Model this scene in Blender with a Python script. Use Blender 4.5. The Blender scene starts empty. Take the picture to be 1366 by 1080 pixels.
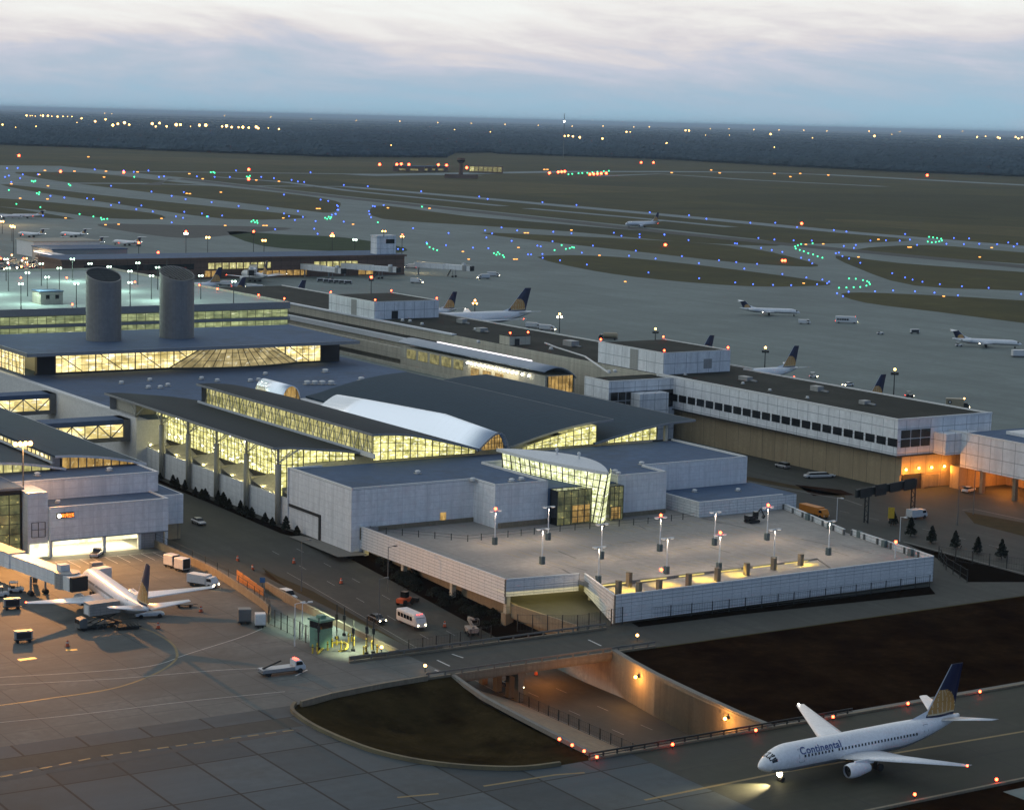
HAZE = 3.2e-5
import bpy, math, random
from mathutils import Vector, Matrix, geometry
RND = random.Random(11)
sc = bpy.context.scene
COL = sc.collection
PI = math.pi
rad = math.radians

# ---------------------------------------------------------------- camera
FPX, CAMH = 2800.0, 89.0
SL = (177 - 143) / 1366
ROLL = math.atan(SL)
PITCH = math.atan(380 * math.cos(ROLL) / FPX)
cF = Vector((0, math.cos(PITCH), -math.sin(PITCH)))
_r0 = Vector((1, 0, 0)); _d0 = Vector((0, -math.sin(PITCH), -math.cos(PITCH)))
cR = _r0 * math.cos(ROLL) - _d0 * math.sin(ROLL)
cD = _r0 * math.sin(ROLL) + _d0 * math.cos(ROLL)
cam = bpy.data.cameras.new('camera'); camo = bpy.data.objects.new('camera', cam); COL.objects.link(camo)
M = Matrix((( cR.x, -cD.x, -cF.x, 0), (cR.y, -cD.y, -cF.y, 0), (cR.z, -cD.z, -cF.z, CAMH), (0, 0, 0, 1)))
camo.matrix_world = M
cam.sensor_fit = 'HORIZONTAL'; cam.sensor_width = 36.0; cam.lens = FPX / 1366 * 36.0
cam.clip_start = 5.0; cam.clip_end = 300000.0
sc.camera = camo

# ---------------------------------------------------------------- frames: u runs along the terminal road towards the viewer, v along the bridge
U = rad(-57.3)
O = Vector((-32.43, 424.23, 0))
uD = Vector((math.cos(U), math.sin(U), 0)); vD = Vector((-math.sin(U), math.cos(U), 0))
def W(u, v, z=0.0):
    return O + uD * u + vD * v + Vector((0, 0, z))
def ray(px, py):
    return cF * FPX + cR * (px - 683) + cD * (py - 540)
def G(px, py, z=0.0):
    d = ray(px, py); t = (z - CAMH) / d.z
    return Vector((0, 0, CAMH)) + d * t
def GUV(px, py, z=0.0):
    p = G(px, py, z) - O
    return (p.dot(uD), p.dot(vD))
def far(px, py, dist):
    d = ray(px, py); t = dist / d.y
    return Vector((0, 0, CAMH)) + d * t

# ---------------------------------------------------------------- mesh builder
BASE = {}
class MB:
    def __init__(s): s.v = []; s.f = []; s.m = []
    def add(s, pts, faces, mi=0):
        n = len(s.v); s.v += [tuple(p) for p in pts]
        for f in faces: s.f.append(tuple(n + i for i in f)); s.m.append(mi)
        return s
    def face(s, *pts, mi=0): return s.add(pts, [tuple(range(len(pts)))], mi)
    def box(s, x0, x1, y0, y1, z0, z1, mi=0):
        p = [(x, y, z) for z in (z0, z1) for x, y in ((x0, y0), (x1, y0), (x1, y1), (x0, y1))]
        return s.add(p, [(0, 3, 2, 1), (4, 5, 6, 7), (0, 1, 5, 4), (1, 2, 6, 5), (2, 3, 7, 6), (3, 0, 4, 7)], mi)
    def bar(s, a, b, w, h=None, mi=0, up=(0, 0, 1)):
        a = Vector(a); b = Vector(b); h = h or w
        d = (b - a)
        if d.length < 1e-6: return s
        d.normalize(); upv = Vector(up)
        if abs(d.dot(upv)) > .98: upv = Vector((1, 0, 0))
        x = d.cross(upv).normalized(); y = x.cross(d).normalized()
        x = x * w / 2; y = y * h / 2
        p = [a - x - y, a + x - y, a + x + y, a - x + y, b - x - y, b + x - y, b + x + y, b - x + y]
        return s.add(p, [(0, 3, 2, 1), (4, 5, 6, 7), (0, 1, 5, 4), (1, 2, 6, 5), (2, 3, 7, 6), (3, 0, 4, 7)][::1], mi)
    def tube(s, a, b, r, n=8, r1=None, mi=0):
        a = Vector(a); b = Vector(b); r1 = r if r1 is None else r1
        d = (b - a).normalized(); upv = Vector((0, 0, 1)) if abs(d.z) < .95 else Vector((1, 0, 0))
        x = d.cross(upv).normalized(); y = x.cross(d)
        p = []
        for c, rr in ((a, r), (b, r1)):
            for k in range(n):
                t = 2 * PI * k / n; p.append(c + x * (rr * math.cos(t)) + y * (rr * math.sin(t)))
        f = [(k, (k + 1) % n, n + (k + 1) % n, n + k) for k in range(n)] + [tuple(range(n))[::-1], tuple(range(n, 2 * n))]
        return s.add(p, f, mi)
    def prism(s, poly, z0, z1, mi=0):
        n = len(poly)
        ar = sum(poly[i][0] * poly[(i + 1) % n][1] - poly[(i + 1) % n][0] * poly[i][1] for i in range(n))
        if ar < 0: poly = poly[::-1]
        p = [(x, y, z0) for x, y in poly] + [(x, y, z1) for x, y in poly]
        f = [(i, (i + 1) % n, n + (i + 1) % n, n + i) for i in range(n)] + [tuple(range(n))[::-1], tuple(range(n, 2 * n))]
        return s.add(p, f, mi)
    def loft(s, rings, mi=0, caps=True, mfun=None):
        n = len(rings[0]); p = [q for r in rings for q in r]; b = len(s.v)
        s.v += [tuple(q) for q in p]
        for i in range(len(rings) - 1):
            for k in range(n):
                f = (i * n + k, i * n + (k + 1) % n, (i + 1) * n + (k + 1) % n, (i + 1) * n + k)
                s.f.append(tuple(b + j for j in f)); s.m.append(mfun(i, k) if mfun else mi)
        if caps:
            s.f.append(tuple(b + j for j in range(n))[::-1]); s.m.append(mi)
            s.f.append(tuple(b + (len(rings) - 1) * n + j for j in range(n))); s.m.append(mi)
        return s
    def slab(s, rows, th, mi=0):
        """closed shell: rows = grid of top points, thickness th downwards"""
        nr, nc = len(rows), len(rows[0]); b = len(s.v)
        for r in rows: s.v += [tuple(q) for q in r]
        for r in rows: s.v += [(q[0], q[1], q[2] - th) for q in r]
        o = nr * nc
        def q(*f): s.f.append(tuple(b + i for i in f)); s.m.append(mi)
        for i in range(nr - 1):
            for j in range(nc - 1):
                a, c, d, e = i * nc + j, i * nc + j + 1, (i + 1) * nc + j + 1, (i + 1) * nc + j
                q(a, c, d, e); q(o + e, o + d, o + c, o + a)
        for j in range(nc - 1):
            q(j + 1, j, o + j, o + j + 1); k = (nr - 1) * nc + j; q(k, k + 1, o + k + 1, o + k)
        for i in range(nr - 1):
            a, e = i * nc, (i + 1) * nc; q(a, e, o + e, o + a); a, e = i * nc + nc - 1, (i + 1) * nc + nc - 1; q(e, a, o + a, o + e)
        return s
    def ball(s, c, r, n=8, m=5, mi=0, sz=1.0):
        rings = []
        for i in range(m + 1):
            t = PI * (i + .02) / (m + .04)
            rings.append([(c[0] + r * math.sin(t) * math.cos(2 * PI * k / n), c[1] + r * math.sin(t) * math.sin(2 * PI * k / n), c[2] - r * sz * math.cos(t)) for k in range(n)])
        return s.loft(rings, mi)
    def build(s, name, mats, parent=None, smooth=False, base=None, rot=None, fix=True):
        me = bpy.data.meshes.new(name)
        bs = Vector(base) if base is not None else (BASE.get(parent.name, Vector((0, 0, 0))) if parent else Vector((0, 0, 0)))
        me.from_pydata([Vector(p) - bs for p in s.v], [], s.f)
        if not isinstance(mats, (list, tuple)): mats = [mats]
        for m in mats: me.materials.append(m)
        if len(mats) > 1: me.polygons.foreach_set('material_index', s.m)
        if smooth: me.polygons.foreach_set('use_smooth', [True] * len(me.polygons))
        if fix:
            import bmesh
            bm = bmesh.new(); bm.from_mesh(me); bmesh.ops.recalc_face_normals(bm, faces=bm.faces); bm.to_mesh(me); bm.free()
        me.update()
        o = bpy.data.objects.new(name, me); COL.objects.link(o)
        if parent is not None:
            o.parent = parent; BASE[o.name] = bs
        elif base is not None:
            o.location = W(*bs); o.rotation_euler.z = U if rot is None else rot
        return o

def tag(o, label=None, cat=None, group=None, kind=None):
    if label: o['label'] = label
    if cat: o['category'] = cat
    if group: o['group'] = group
    if kind: o['kind'] = kind
    return o
def thing(name, label, cat, base=None, loc=(0, 0, 0), rot=0.0, group=None):
    o = bpy.data.objects.new(name, None); COL.objects.link(o); o.empty_display_size = .5
    if base is not None:
        o.location = W(*base); o.rotation_euler.z = U; BASE[o.name] = Vector(base)
    else:
        o.location = loc; o.rotation_euler.z = rot; BASE[o.name] = Vector((0, 0, 0))
    return tag(o, label, cat, group)
def dup(o, loc=None, rot=None, label=None, group=None, parent=None, scale=None):
    c = o.copy(); COL.objects.link(c)
    if parent is not None: c.parent = parent
    for ch in list(o.children): dup(ch, parent=c)
    if loc is not None: c.location = loc
    if rot is not None: c.rotation_euler.z = rot
    if scale is not None: c.scale = (scale,) * 3
    if label: c['label'] = label
    if group: c['group'] = group
    return c
ORD = ['first', 'second', 'third', 'fourth', 'fifth', 'sixth', 'seventh', 'eighth', 'ninth', 'tenth', 'eleventh', 'twelfth', 'thirteenth', 'fourteenth', 'fifteenth', 'sixteenth', 'seventeenth', 'eighteenth', 'nineteenth', 'twentieth']

# ---------------------------------------------------------------- materials
def _new(name):
    m = bpy.data.materials.new(name); m.use_nodes = True
    nt = m.node_tree; b = nt.nodes['Principled BSDF']
    return m, nt, b
def nd(nt, t, **kw):
    n = nt.nodes.new(t)
    for k, v in kw.items():
        if k in n.inputs.keys(): n.inputs[k].default_value = v
        else: setattr(n, k, v)
    return n
def mixc(nt, fac, a, b, blend='MIX'):
    n = nt.nodes.new('ShaderNodeMix'); n.data_type = 'RGBA'; n.blend_type = blend
    for s, v in ((0, fac), (6, a), (7, b)):
        if hasattr(v, 'is_linked') or hasattr(v, 'links'): nt.links.new(v, n.inputs[s])
        elif s == 0: n.inputs[0].default_value = v
        else: n.inputs[s].default_value = (v[0], v[1], v[2], 1)
    return n.outputs[2]
def noise(nt, vec, scale, detail=4, rough=.6, lo=.35, hi=.65):
    n = nd(nt, 'ShaderNodeTexNoise', Scale=scale, Detail=detail, Roughness=rough)
    if vec is not None: nt.links.new(vec, n.inputs['Vector'])
    r = nd(nt, 'ShaderNodeMapRange'); nt.links.new(n.outputs[0], r.inputs[0])
    r.inputs[1].default_value = lo; r.inputs[2].default_value = hi
    return r.outputs[0]
def mapping(nt, vec, scale=(1, 1, 1), rot=(0, 0, 0)):
    n = nd(nt, 'ShaderNodeMapping'); n.inputs['Scale'].default_value = scale; n.inputs['Rotation'].default_value = rot
    nt.links.new(vec, n.inputs['Vector']); return n.outputs[0]
def wallvec(nt, vec):
    sp = nd(nt, 'ShaderNodeSeparateXYZ'); nt.links.new(vec, sp.inputs[0])
    ad = nd(nt, 'ShaderNodeMath', operation='ADD'); nt.links.new(sp.outputs[0], ad.inputs[0]); nt.links.new(sp.outputs[1], ad.inputs[1])
    cb = nd(nt, 'ShaderNodeCombineXYZ'); nt.links.new(ad.outputs[0], cb.inputs[0]); nt.links.new(sp.outputs[2], cb.inputs[1])
    return cb.outputs[0]
def brick(nt, vec, w, h, line, off=0.0):
    n = nd(nt, 'ShaderNodeTexBrick'); n.offset = off; n.squash = 1
    n.inputs['Scale'].default_value = 1; n.inputs['Brick Width'].default_value = w; n.inputs['Row Height'].default_value = h
    n.inputs['Mortar Size'].default_value = line; n.inputs['Mortar Smooth'].default_value = .3; n.inputs['Bias'].default_value = 0
    n.inputs['Color1'].default_value = (0, 0, 0, 1); n.inputs['Color2'].default_value = (1, 1, 1, 1)
    nt.links.new(vec, n.inputs['Vector']); return n
def pm(name, col, rough=.7, metal=0.0, var=.18, vs=.25, panel=None, lines=None, wall=True, stain=None, bump=0.0, spec=.5, cellvar=.0, streak=None):
    """procedural surface: base colour broken by noise, optional panel grid (w,h,line), dirt stains, bump"""
    m, nt, b = _new(name)
    tc = nd(nt, 'ShaderNodeTexCoord'); vec = tc.outputs['Object']
    c2 = tuple(max(0, c * (1 - var)) for c in col); c1 = tuple(c * (1 + var) for c in col)
    c = mixc(nt, noise(nt, vec, vs, 5, .65), c2, c1)
    f = noise(nt, vec, vs * 9, 3, .6)
    c = mixc(nt, f, c, tuple(x * .86 for x in col)) if var > 0 else c
    if streak:
        v2 = mapping(nt, vec, streak); c = mixc(nt, noise(nt, v2, 1.0, 4, .6, .45, .75), c, tuple(x * .72 for x in col))
    if stain:
        c = mixc(nt, noise(nt, vec, stain[0], 6, .7, stain[1], stain[2]), c, stain[3])
    if panel:
        pv = wallvec(nt, vec) if wall else vec
        bk = brick(nt, pv, *panel)
        if cellvar: 
            c = mixc(nt, cellvar, c, bk.outputs['Color'], 'OVERLAY')
        c = mixc(nt, bk.outputs['Fac'], c, lines or tuple(x * .55 for x in col))
    nt.links.new(c, b.inputs['Base Color'])
    b.inputs['Roughness'].default_value = rough; b.inputs['Metallic'].default_value = metal
    b.inputs['Specular IOR Level'].default_value = spec
    if bump:
        bp = nd(nt, 'ShaderNodeBump'); bp.inputs['Strength'].default_value = bump; bp.inputs['Distance'].default_value = .05
        n2 = nd(nt, 'ShaderNodeTexNoise', Scale=vs * 20, Detail=4); nt.links.new(vec, n2.inputs['Vector'])
        nt.links.new(n2.outputs[0], bp.inputs['Height']); nt.links.new(bp.outputs[0], b.inputs['Normal'])
    return m
def em(name, col, strength, sample=False):
    m, nt, b = _new(name)
    b.inputs['Base Color'].default_value = (col[0] * .5, col[1] * .5, col[2] * .5, 1)
    b.inputs['Emission Color'].default_value = (*col, 1); b.inputs['Emission Strength'].default_value = strength
    if not sample:
        try: m.cycles.emission_sampling = 'NONE'
        except Exception: pass
    return m
def litglass(name, c_dark, c_mid, c_hot, strength, sx=.35, sz=.5, hot=(.60, .72), cell=(1.95, 1.45)):
    """a lit interior seen through glass: rooms, people and lamps as broken light and dark"""
    m, nt, b = _new(name)
    tc = nd(nt, 'ShaderNodeTexCoord'); wv = wallvec(nt, tc.outputs['Object'])
    v1 = mapping(nt, wv, (sx, sz, 1)); v2 = mapping(nt, wv, (sx * 3.1, sz * 1.2, 1)); v3 = mapping(nt, wv, (sx * 2.2, sz * 2.6, 1))
    c = mixc(nt, noise(nt, v1, 1.0, 3, .6, .36, .62), c_dark, c_mid)
    c = mixc(nt, noise(nt, v2, 1.6, 2, .5, .52, .66), c, tuple(x * .62 for x in c_mid))
    c = mixc(nt, noise(nt, v3, 1.3, 3, .55, *hot), c, c_hot)
    bk = brick(nt, wv, cell[0], cell[1], .0); bk.inputs['Color1'].default_value = (.55, .55, .52, 1); bk.inputs['Color2'].default_value = (1.12, 1.12, 1.12, 1)
    c = mixc(nt, 1.0, c, bk.outputs['Color'], 'MULTIPLY')
    nt.links.new(c, b.inputs['Emission Color']); b.inputs['Emission Strength'].default_value = strength
    b.inputs['Base Color'].default_value = (.04, .045, .045, 1); b.inputs['Roughness'].default_value = .12
    return m

MAT = {}
def mk(k, *a, **kw): MAT[k] = pm(k.replace('_', ' '), *a, **kw)
mk('white_panel', (.78, .79, .80), .55, panel=(3.0, 1.5, .035), lines=(.50, .51, .54), var=.05, vs=.12, cellvar=.06, streak=(.8, .8, .05))
mk('white_panel_big', (.78, .80, .82), .5, panel=(4.1, 3.1, .09), lines=(.26, .29, .32), var=.05, vs=.1, cellvar=.06, streak=(.5, .5, .05))
mk('white_plain', (.70, .70, .69), .6, var=.06, vs=.2)
mk('white_screen', (.72, .73, .73), .45, panel=(2.3, .62, .04), lines=(.26, .29, .31), var=.08, vs=.2)
mk('white_rail', (.72, .73, .73), .45, var=.03)
mk('cream_wall', (.50, .47, .38), .7, panel=(3.5, 3.2, .05), lines=(.26, .24, .19), var=.1, vs=.2, streak=(.6, .6, .05))
mk('tan_wall', (.36, .28, .17), .8, panel=(5.2, 30, .07), lines=(.09, .075, .05), var=.14, vs=.15, streak=(.7, .7, .06))
mk('tan_concrete', (.225, .185, .125), .85, panel=(4.0, 30, .05), lines=(.16, .13, .09), var=.18, vs=.2, streak=(.9, .9, .08))
mk('brown_wall', (.17, .10, .07), .8, panel=(6, 3, .1), lines=(.03, .025, .02), var=.2, vs=.1)
mk('roof_dark', (.030, .040, .046), .75, spec=.08, panel=(1.7, 300, .24), lines=(.018, .024, .030), wall=False, var=.12, vs=.06, stain=(.035, .5, .8, (.04, .043, .05)))
mk('roof_seam', (.028, .056, .082), .7, 0, spec=.1, panel=(1.6, 300, .24), lines=(.019, .036, .052), wall=False, var=.1, vs=.05)
mk('roof_flat', (.075, .122, .205), .8, spec=.2, var=.14, vs=.05, stain=(.06, .52, .78, (.06, .085, .12)), panel=(9, 3, .03), lines=(.12, .13, .15), wall=False)
mk('roof_tar', (.032, .034, .028), .9, spec=.1, var=.25, vs=.06, stain=(.05, .5, .8, (.06, .06, .05)), panel=(30, 12, .08), lines=(.03, .03, .028), wall=False)
mk('fascia', (.25, .26, .27), .5, var=.08)
mk('fascia_white', (.60, .63, .66), .5, var=.06)
mk('train_roof', (.26, .31, .38), .5, .2, panel=(1.2, 300, .06), lines=(.19, .23, .28), wall=False, var=.06, vs=.1)
mk('column_concrete', (.34, .33, .28), .8, var=.12, vs=.3)
mk('vault_metal', (.80, .88, .97), .27, .85, panel=(2.7, 300, .03), lines=(.66, .74, .84), wall=False, var=0)
mk('drum_metal', (.22, .215, .21), .5, .4, panel=(2.2, 300, .03), lines=(.15, .15, .15), var=.06, vs=.1)
mk('steel', (.16, .165, .16), .5, .3, var=.1)
mk('steel_dark', (.035, .038, .036), .5, .3, var=.1)
mk('mullion', (.10, .10, .075), .5, .2, var=.1)
mk('mullion_white', (.5, .5, .45), .5, var=.05)
mk('dark_glass', (.012, .014, .016), .08, var=.2, vs=.4)
mk('dark_trim', (.02, .02, .02), .6, var=.2)
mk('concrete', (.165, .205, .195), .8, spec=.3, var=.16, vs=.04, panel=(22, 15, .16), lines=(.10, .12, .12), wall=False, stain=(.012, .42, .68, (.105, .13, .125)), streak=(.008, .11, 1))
mk('apron_concrete', (.078, .097, .108), .75, spec=.15, var=.2, vs=.06, panel=(14.5, 9.6, .2), lines=(.026, .026, .024), wall=False, stain=(.03, .42, .72, (.056, .058, .054)), streak=(.22, .012, 1), cellvar=.22)
mk('stand_concrete', (.135, .142, .135), .75, spec=.15, var=.22, vs=.09, panel=(7.5, 7.5, .10), lines=(.075, .078, .075), wall=False, stain=(.05, .45, .75, (.085, .085, .078)), streak=(.16, .02, 1))
mk('taxi_concrete', (.048, .050, .036), .72, spec=.15, var=.2, vs=.06, panel=(15, 15, .14), lines=(.035, .035, .032), wall=False, stain=(.03, .45, .75, (.045, .044, .038)), streak=(.3, .01, 1))
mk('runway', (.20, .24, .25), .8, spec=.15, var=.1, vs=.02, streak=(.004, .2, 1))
mk('asphalt', (.062, .064, .056), .75, spec=.15, var=.18, vs=.08, stain=(.05, .5, .8, (.05, .05, .05)), streak=(.01, .35, 1))
mk('asphalt_dark', (.055, .056, .055), .85, var=.2, vs=.06)
mk('deck_concrete', (.31, .285, .255), .8, var=.14, vs=.08, panel=(19.5, 14, .10), lines=(.2, .19, .18), wall=False, stain=(.07, .5, .78, (.2, .19, .18)))
mk('bay_paint', (.34, .26, .11), .8, var=.3, vs=.5)
mk('lot_soil', (.030, .016, .010), .95, var=.4, vs=.3, spec=0)
mk('deck_stain', (.17, .155, .14), .85, var=.25, vs=.8)
mk('garage_roof', (.30, .36, .35), .8, var=.12, vs=.06, panel=(18, 16, .12), lines=(.2, .24, .23), wall=False, stain=(.05, .45, .75, (.22, .27, .26)))
mk('kerb', (.16, .155, .135), .8, var=.18, vs=.5)
mk('kerb_yellow', (.17, .14, .075), .85, var=.35, vs=.5, stain=(.25, .45, .7, (.07, .06, .045)))
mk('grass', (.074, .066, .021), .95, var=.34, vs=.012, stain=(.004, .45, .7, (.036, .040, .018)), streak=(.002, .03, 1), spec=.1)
mk('grass_dark', (.050, .048, .017), .95, var=.3, vs=.01, spec=.1)
mk('grass_dry', (.095, .080, .030), .95, var=.3, vs=.01, spec=.1, streak=(.003, .03, 1))
mk('grass_green', (.030, .050, .018), .95, var=.25, vs=.05, spec=.1)
mk('paint_worn', (.24, .24, .23), .7, var=.3, vs=.6)
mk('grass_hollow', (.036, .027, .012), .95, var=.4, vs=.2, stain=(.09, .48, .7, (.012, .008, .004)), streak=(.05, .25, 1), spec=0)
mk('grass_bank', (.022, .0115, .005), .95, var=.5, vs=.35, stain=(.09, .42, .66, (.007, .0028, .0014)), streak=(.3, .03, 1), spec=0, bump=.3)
mk('grass_median', (.060, .043, .018), .95, var=.3, vs=.4, spec=.1)
mk('soil', (.008, .005, .003), .95, var=.4, vs=.4, spec=0)
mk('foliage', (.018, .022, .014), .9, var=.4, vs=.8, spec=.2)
mk('foliage_green', (.028, .036, .016), .9, var=.4, vs=.8, spec=.2)
mk('bark', (.05, .04, .03), .9, var=.3)
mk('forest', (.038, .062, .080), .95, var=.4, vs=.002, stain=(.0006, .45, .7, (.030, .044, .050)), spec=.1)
mk('paint_white', (.55, .55, .53), .6, var=.2, vs=.6)
mk('paint_yellow', (.20, .135, .035), .6, var=.25, vs=.5)
mk('paint_faded', (.40, .40, .38), .7, var=.3, vs=.6)
mk('rubber', (.015, .015, .015), .8, var=.2)
mk('car_white', (.62, .63, .64), .3, var=.03)
mk('car_silver', (.36, .37, .39), .3, .4, var=.03)
mk('car_black', (.018, .018, .02), .25, var=.05)
mk('car_blue', (.05, .08, .16), .3, var=.05)
mk('car_red', (.22, .03, .02), .35, var=.05)
mk('car_tan', (.32, .27, .18), .4, var=.08)
mk('truck_orange', (.62, .22, .02), .5, var=.1)
mk('cone_orange', (.55, .10, .03), .6, var=.1)
mk('bollard_yellow', (.60, .45, .05), .5, var=.08)
mk('booth_green', (.16, .30, .22), .5, var=.08)
mk('sign_yellow', (.60, .38, .02), .5, var=.05)
mk('sign_blue', (.06, .16, .34), .5, var=.05)
mk('aircraft_white', (.82, .83, .85), .28, var=.03, vs=.3)
mk('aircraft_grey', (.30, .31, .33), .35, var=.05)
mk('aircraft_navy', (.014, .017, .055), .3, var=.05)
mk('aircraft_gold', (.46, .24, .06), .4, var=.12, vs=.8)
mk('aircraft_line', (.62, .50, .32), .4, var=.03)
mk('engine_dark', (.02, .02, .022), .4, .4, var=.1)
mk('gear_metal', (.30, .30, .30), .5, .5, var=.1)
mk('title_blue', (.05, .08, .24), .4, var=.05)
mk('box_grey', (.34, .34, .33), .5, .2, panel=(1.2, .5, .03), var=.08)
mk('orange_barrier', (.50, .20, .05), .6, panel=(1.6, .5, .04), var=.15)
mk('roof_lower_lit', (.42, .40, .30), .8, var=.12)
MAT['lit_hall'] = litglass('lit hall glass', (.22, .21, .055), (.78, .72, .26), (1.0, .97, .72), 2.1, .35, .5, (.53, .68))
MAT['lit_hall_side'] = litglass('lit hall side glass', (.20, .19, .06), (.62, .56, .23), (1.0, .95, .62), 1.4, .5, .16)
MAT['lit_warm'] = litglass('lit terminal glass', (.42, .32, .10), (.95, .76, .32), (1.0, .97, .78), 2.0, .12, .3, (.53, .68))
MAT['lit_green'] = litglass('lit garage level', (.16, .20, .10), (.46, .52, .24), (.95, .98, .62), 1.0, .13, .5, (.62, .75))
MAT['lit_entry'] = litglass('lit atrium glass', (.40, .44, .16), (.92, .96, .55), (1.0, 1.0, .86), 1.7, .45, .5, (.52, .66))
MAT['lit_dim'] = litglass('dim lit glass', (.045, .055, .025), (.22, .22, .09), (.75, .62, .20), .8, .3, .3, (.62, .70))
MAT['lit_dull'] = litglass('dull lit windows', (.16, .14, .05), (.50, .44, .17), (.85, .78, .42), .75, .8, .5)
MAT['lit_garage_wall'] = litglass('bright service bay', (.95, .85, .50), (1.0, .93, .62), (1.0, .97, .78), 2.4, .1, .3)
MAT['lit_amber'] = litglass('amber lit windows', (.25, .14, .03), (.75, .46, .13), (1.0, .80, .42), .85, .6, .3)
MAT['lamp_blue'] = em('blue taxiway lens', (.06, .14, 1.0), 5)
MAT['lamp_green'] = em('green taxiway lens', (.06, 1.0, .36), 3.5)
MAT['lamp_amber'] = em('amber airfield lens', (1.0, .40, .08), 3.2)
MAT['lamp_red'] = em('red obstruction lens', (1.0, .06, .02), 22)
MAT['lamp_orange'] = em('orange flood lens', (1.0, .46, .10), 16)
MAT['lamp_warm'] = em('warm city lamp', (1.0, .52, .12), 14)
MAT['lamp_white'] = em('white lamp lens', (1.0, .95, .78), 16)
MAT['lamp_whitegreen'] = em('mercury lamp lens', (.70, 1.0, .78), 7)
MAT['glow_strip'] = em('added yellow glow', (1.0, .80, .25), .8)
MAT['lamp_deck'] = em('deck lamp lens', (1.0, .85, .7), 2)
MAT['lamp_head'] = em('headlight lens', (1.0, .86, .52), 22)
MAT['lamp_tail'] = em('tail light lens', (1.0, .05, .03), 9)
MAT['led_orange'] = em('led sign letters', (1.0, .22, .03), 4)
MAT['strip_white'] = em('roof edge strip light', (1.0, .93, .97), 1.7)

# ---------------------------------------------------------------- world: dusk sky with thin cloud
wd = bpy.data.worlds.new('World'); sc.world = wd; wd.use_nodes = True
nt = wd.node_tree; nt.nodes.clear()
out = nd(nt, 'ShaderNodeOutputWorld')
tc = nd(nt, 'ShaderNodeTexCoord'); vec = tc.outputs['Generated']
sp = nd(nt, 'ShaderNodeSeparateXYZ'); nt.links.new(vec, sp.inputs[0])
# streaked cloud noise, tilted so the bands run down to the right
def wmath(op, a, b=None):
    n = nd(nt, 'ShaderNodeMath', operation=op)
    for i, x in enumerate((a, b)):
        if x is None: continue
        if isinstance(x, (int, float)): n.inputs[i].default_value = x
        else: nt.links.new(x, n.inputs[i])
    return n.outputs[0]
sx = wmath('MULTIPLY', sp.outputs[0], 9.0)
sz = wmath('ADD', wmath('MULTIPLY', sp.outputs[2], 50.0), wmath('MULTIPLY', sp.outputs[0], 4.0))
cb = nd(nt, 'ShaderNodeCombineXYZ'); nt.links.new(sx, cb.inputs[0]); nt.links.new(sz, cb.inputs[1]); nt.links.new(sp.outputs[1], cb.inputs[2])
n1 = nd(nt, 'ShaderNodeTexNoise', Scale=.75, Detail=8, Roughness=.56, Distortion=.9); nt.links.new(cb.outputs[0], n1.inputs['Vector'])
n2 = nd(nt, 'ShaderNodeTexNoise', Scale=2.6, Detail=6, Roughness=.6, Distortion=.4); nt.links.new(cb.outputs[0], n2.inputs['Vector'])
cl = wmath('ADD', wmath('MULTIPLY', wmath('SUBTRACT', n1.outputs[0], .5), .058), wmath('MULTIPLY', wmath('SUBTRACT', n2.outputs[0], .5), .026))
e2 = wmath('ADD', wmath('ADD', sp.outputs[2], cl), wmath('MULTIPLY', sp.outputs[0], -.022))
mr = nd(nt, 'ShaderNodeMapRange'); nt.links.new(e2, mr.inputs[0]); mr.inputs[1].default_value = 0; mr.inputs[2].default_value = .10
rp = nd(nt, 'ShaderNodeValToRGB'); nt.links.new(mr.outputs[0], rp.inputs[0])
cr = rp.color_ramp; cr.elements[0].position = 0; cr.elements[0].color = (.34, .53, .67, 1)
cr.elements[1].position = 1; cr.elements[1].color = (.80, .84, .84, 1)
for p, c in ((.12, (.385, .525, .655)), (.22, (.46, .55, .66)), (.31, (.56, .60, .70)), (.40, (.71, .69, .72)), (.50, (.84, .83, .82)), (.62, (.90, .92, .90))):
    e = cr.elements.new(p); e.color = (*c, 1)
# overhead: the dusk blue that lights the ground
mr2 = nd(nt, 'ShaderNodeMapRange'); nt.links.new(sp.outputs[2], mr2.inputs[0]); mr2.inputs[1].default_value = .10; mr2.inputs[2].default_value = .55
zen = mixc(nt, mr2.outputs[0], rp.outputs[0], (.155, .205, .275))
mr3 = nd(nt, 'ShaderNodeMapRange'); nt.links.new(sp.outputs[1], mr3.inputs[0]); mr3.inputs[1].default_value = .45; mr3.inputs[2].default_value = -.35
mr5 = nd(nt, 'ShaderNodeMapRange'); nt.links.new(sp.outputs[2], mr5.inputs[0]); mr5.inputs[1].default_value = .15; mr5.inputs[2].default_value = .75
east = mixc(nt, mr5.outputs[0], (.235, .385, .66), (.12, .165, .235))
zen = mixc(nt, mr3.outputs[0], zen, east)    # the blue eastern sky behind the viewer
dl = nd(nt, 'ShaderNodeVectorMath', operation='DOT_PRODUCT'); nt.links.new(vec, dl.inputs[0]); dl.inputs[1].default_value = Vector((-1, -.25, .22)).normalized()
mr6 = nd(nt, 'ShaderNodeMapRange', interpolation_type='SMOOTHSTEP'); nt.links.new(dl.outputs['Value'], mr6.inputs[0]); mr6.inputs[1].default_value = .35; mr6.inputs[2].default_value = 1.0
zen = mixc(nt, mr6.outputs[0], zen, (.80, .90, .92))    # pale lobe added outside the frame, brightens left-facing walls
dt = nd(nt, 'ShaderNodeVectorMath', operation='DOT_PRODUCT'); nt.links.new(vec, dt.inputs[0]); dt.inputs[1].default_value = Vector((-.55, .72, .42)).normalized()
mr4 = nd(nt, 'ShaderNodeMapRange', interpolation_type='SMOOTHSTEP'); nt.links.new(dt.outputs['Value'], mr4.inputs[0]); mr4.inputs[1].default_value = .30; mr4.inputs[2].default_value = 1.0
lob = wmath('MULTIPLY', mr4.outputs[0], mr2.outputs[0])
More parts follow.
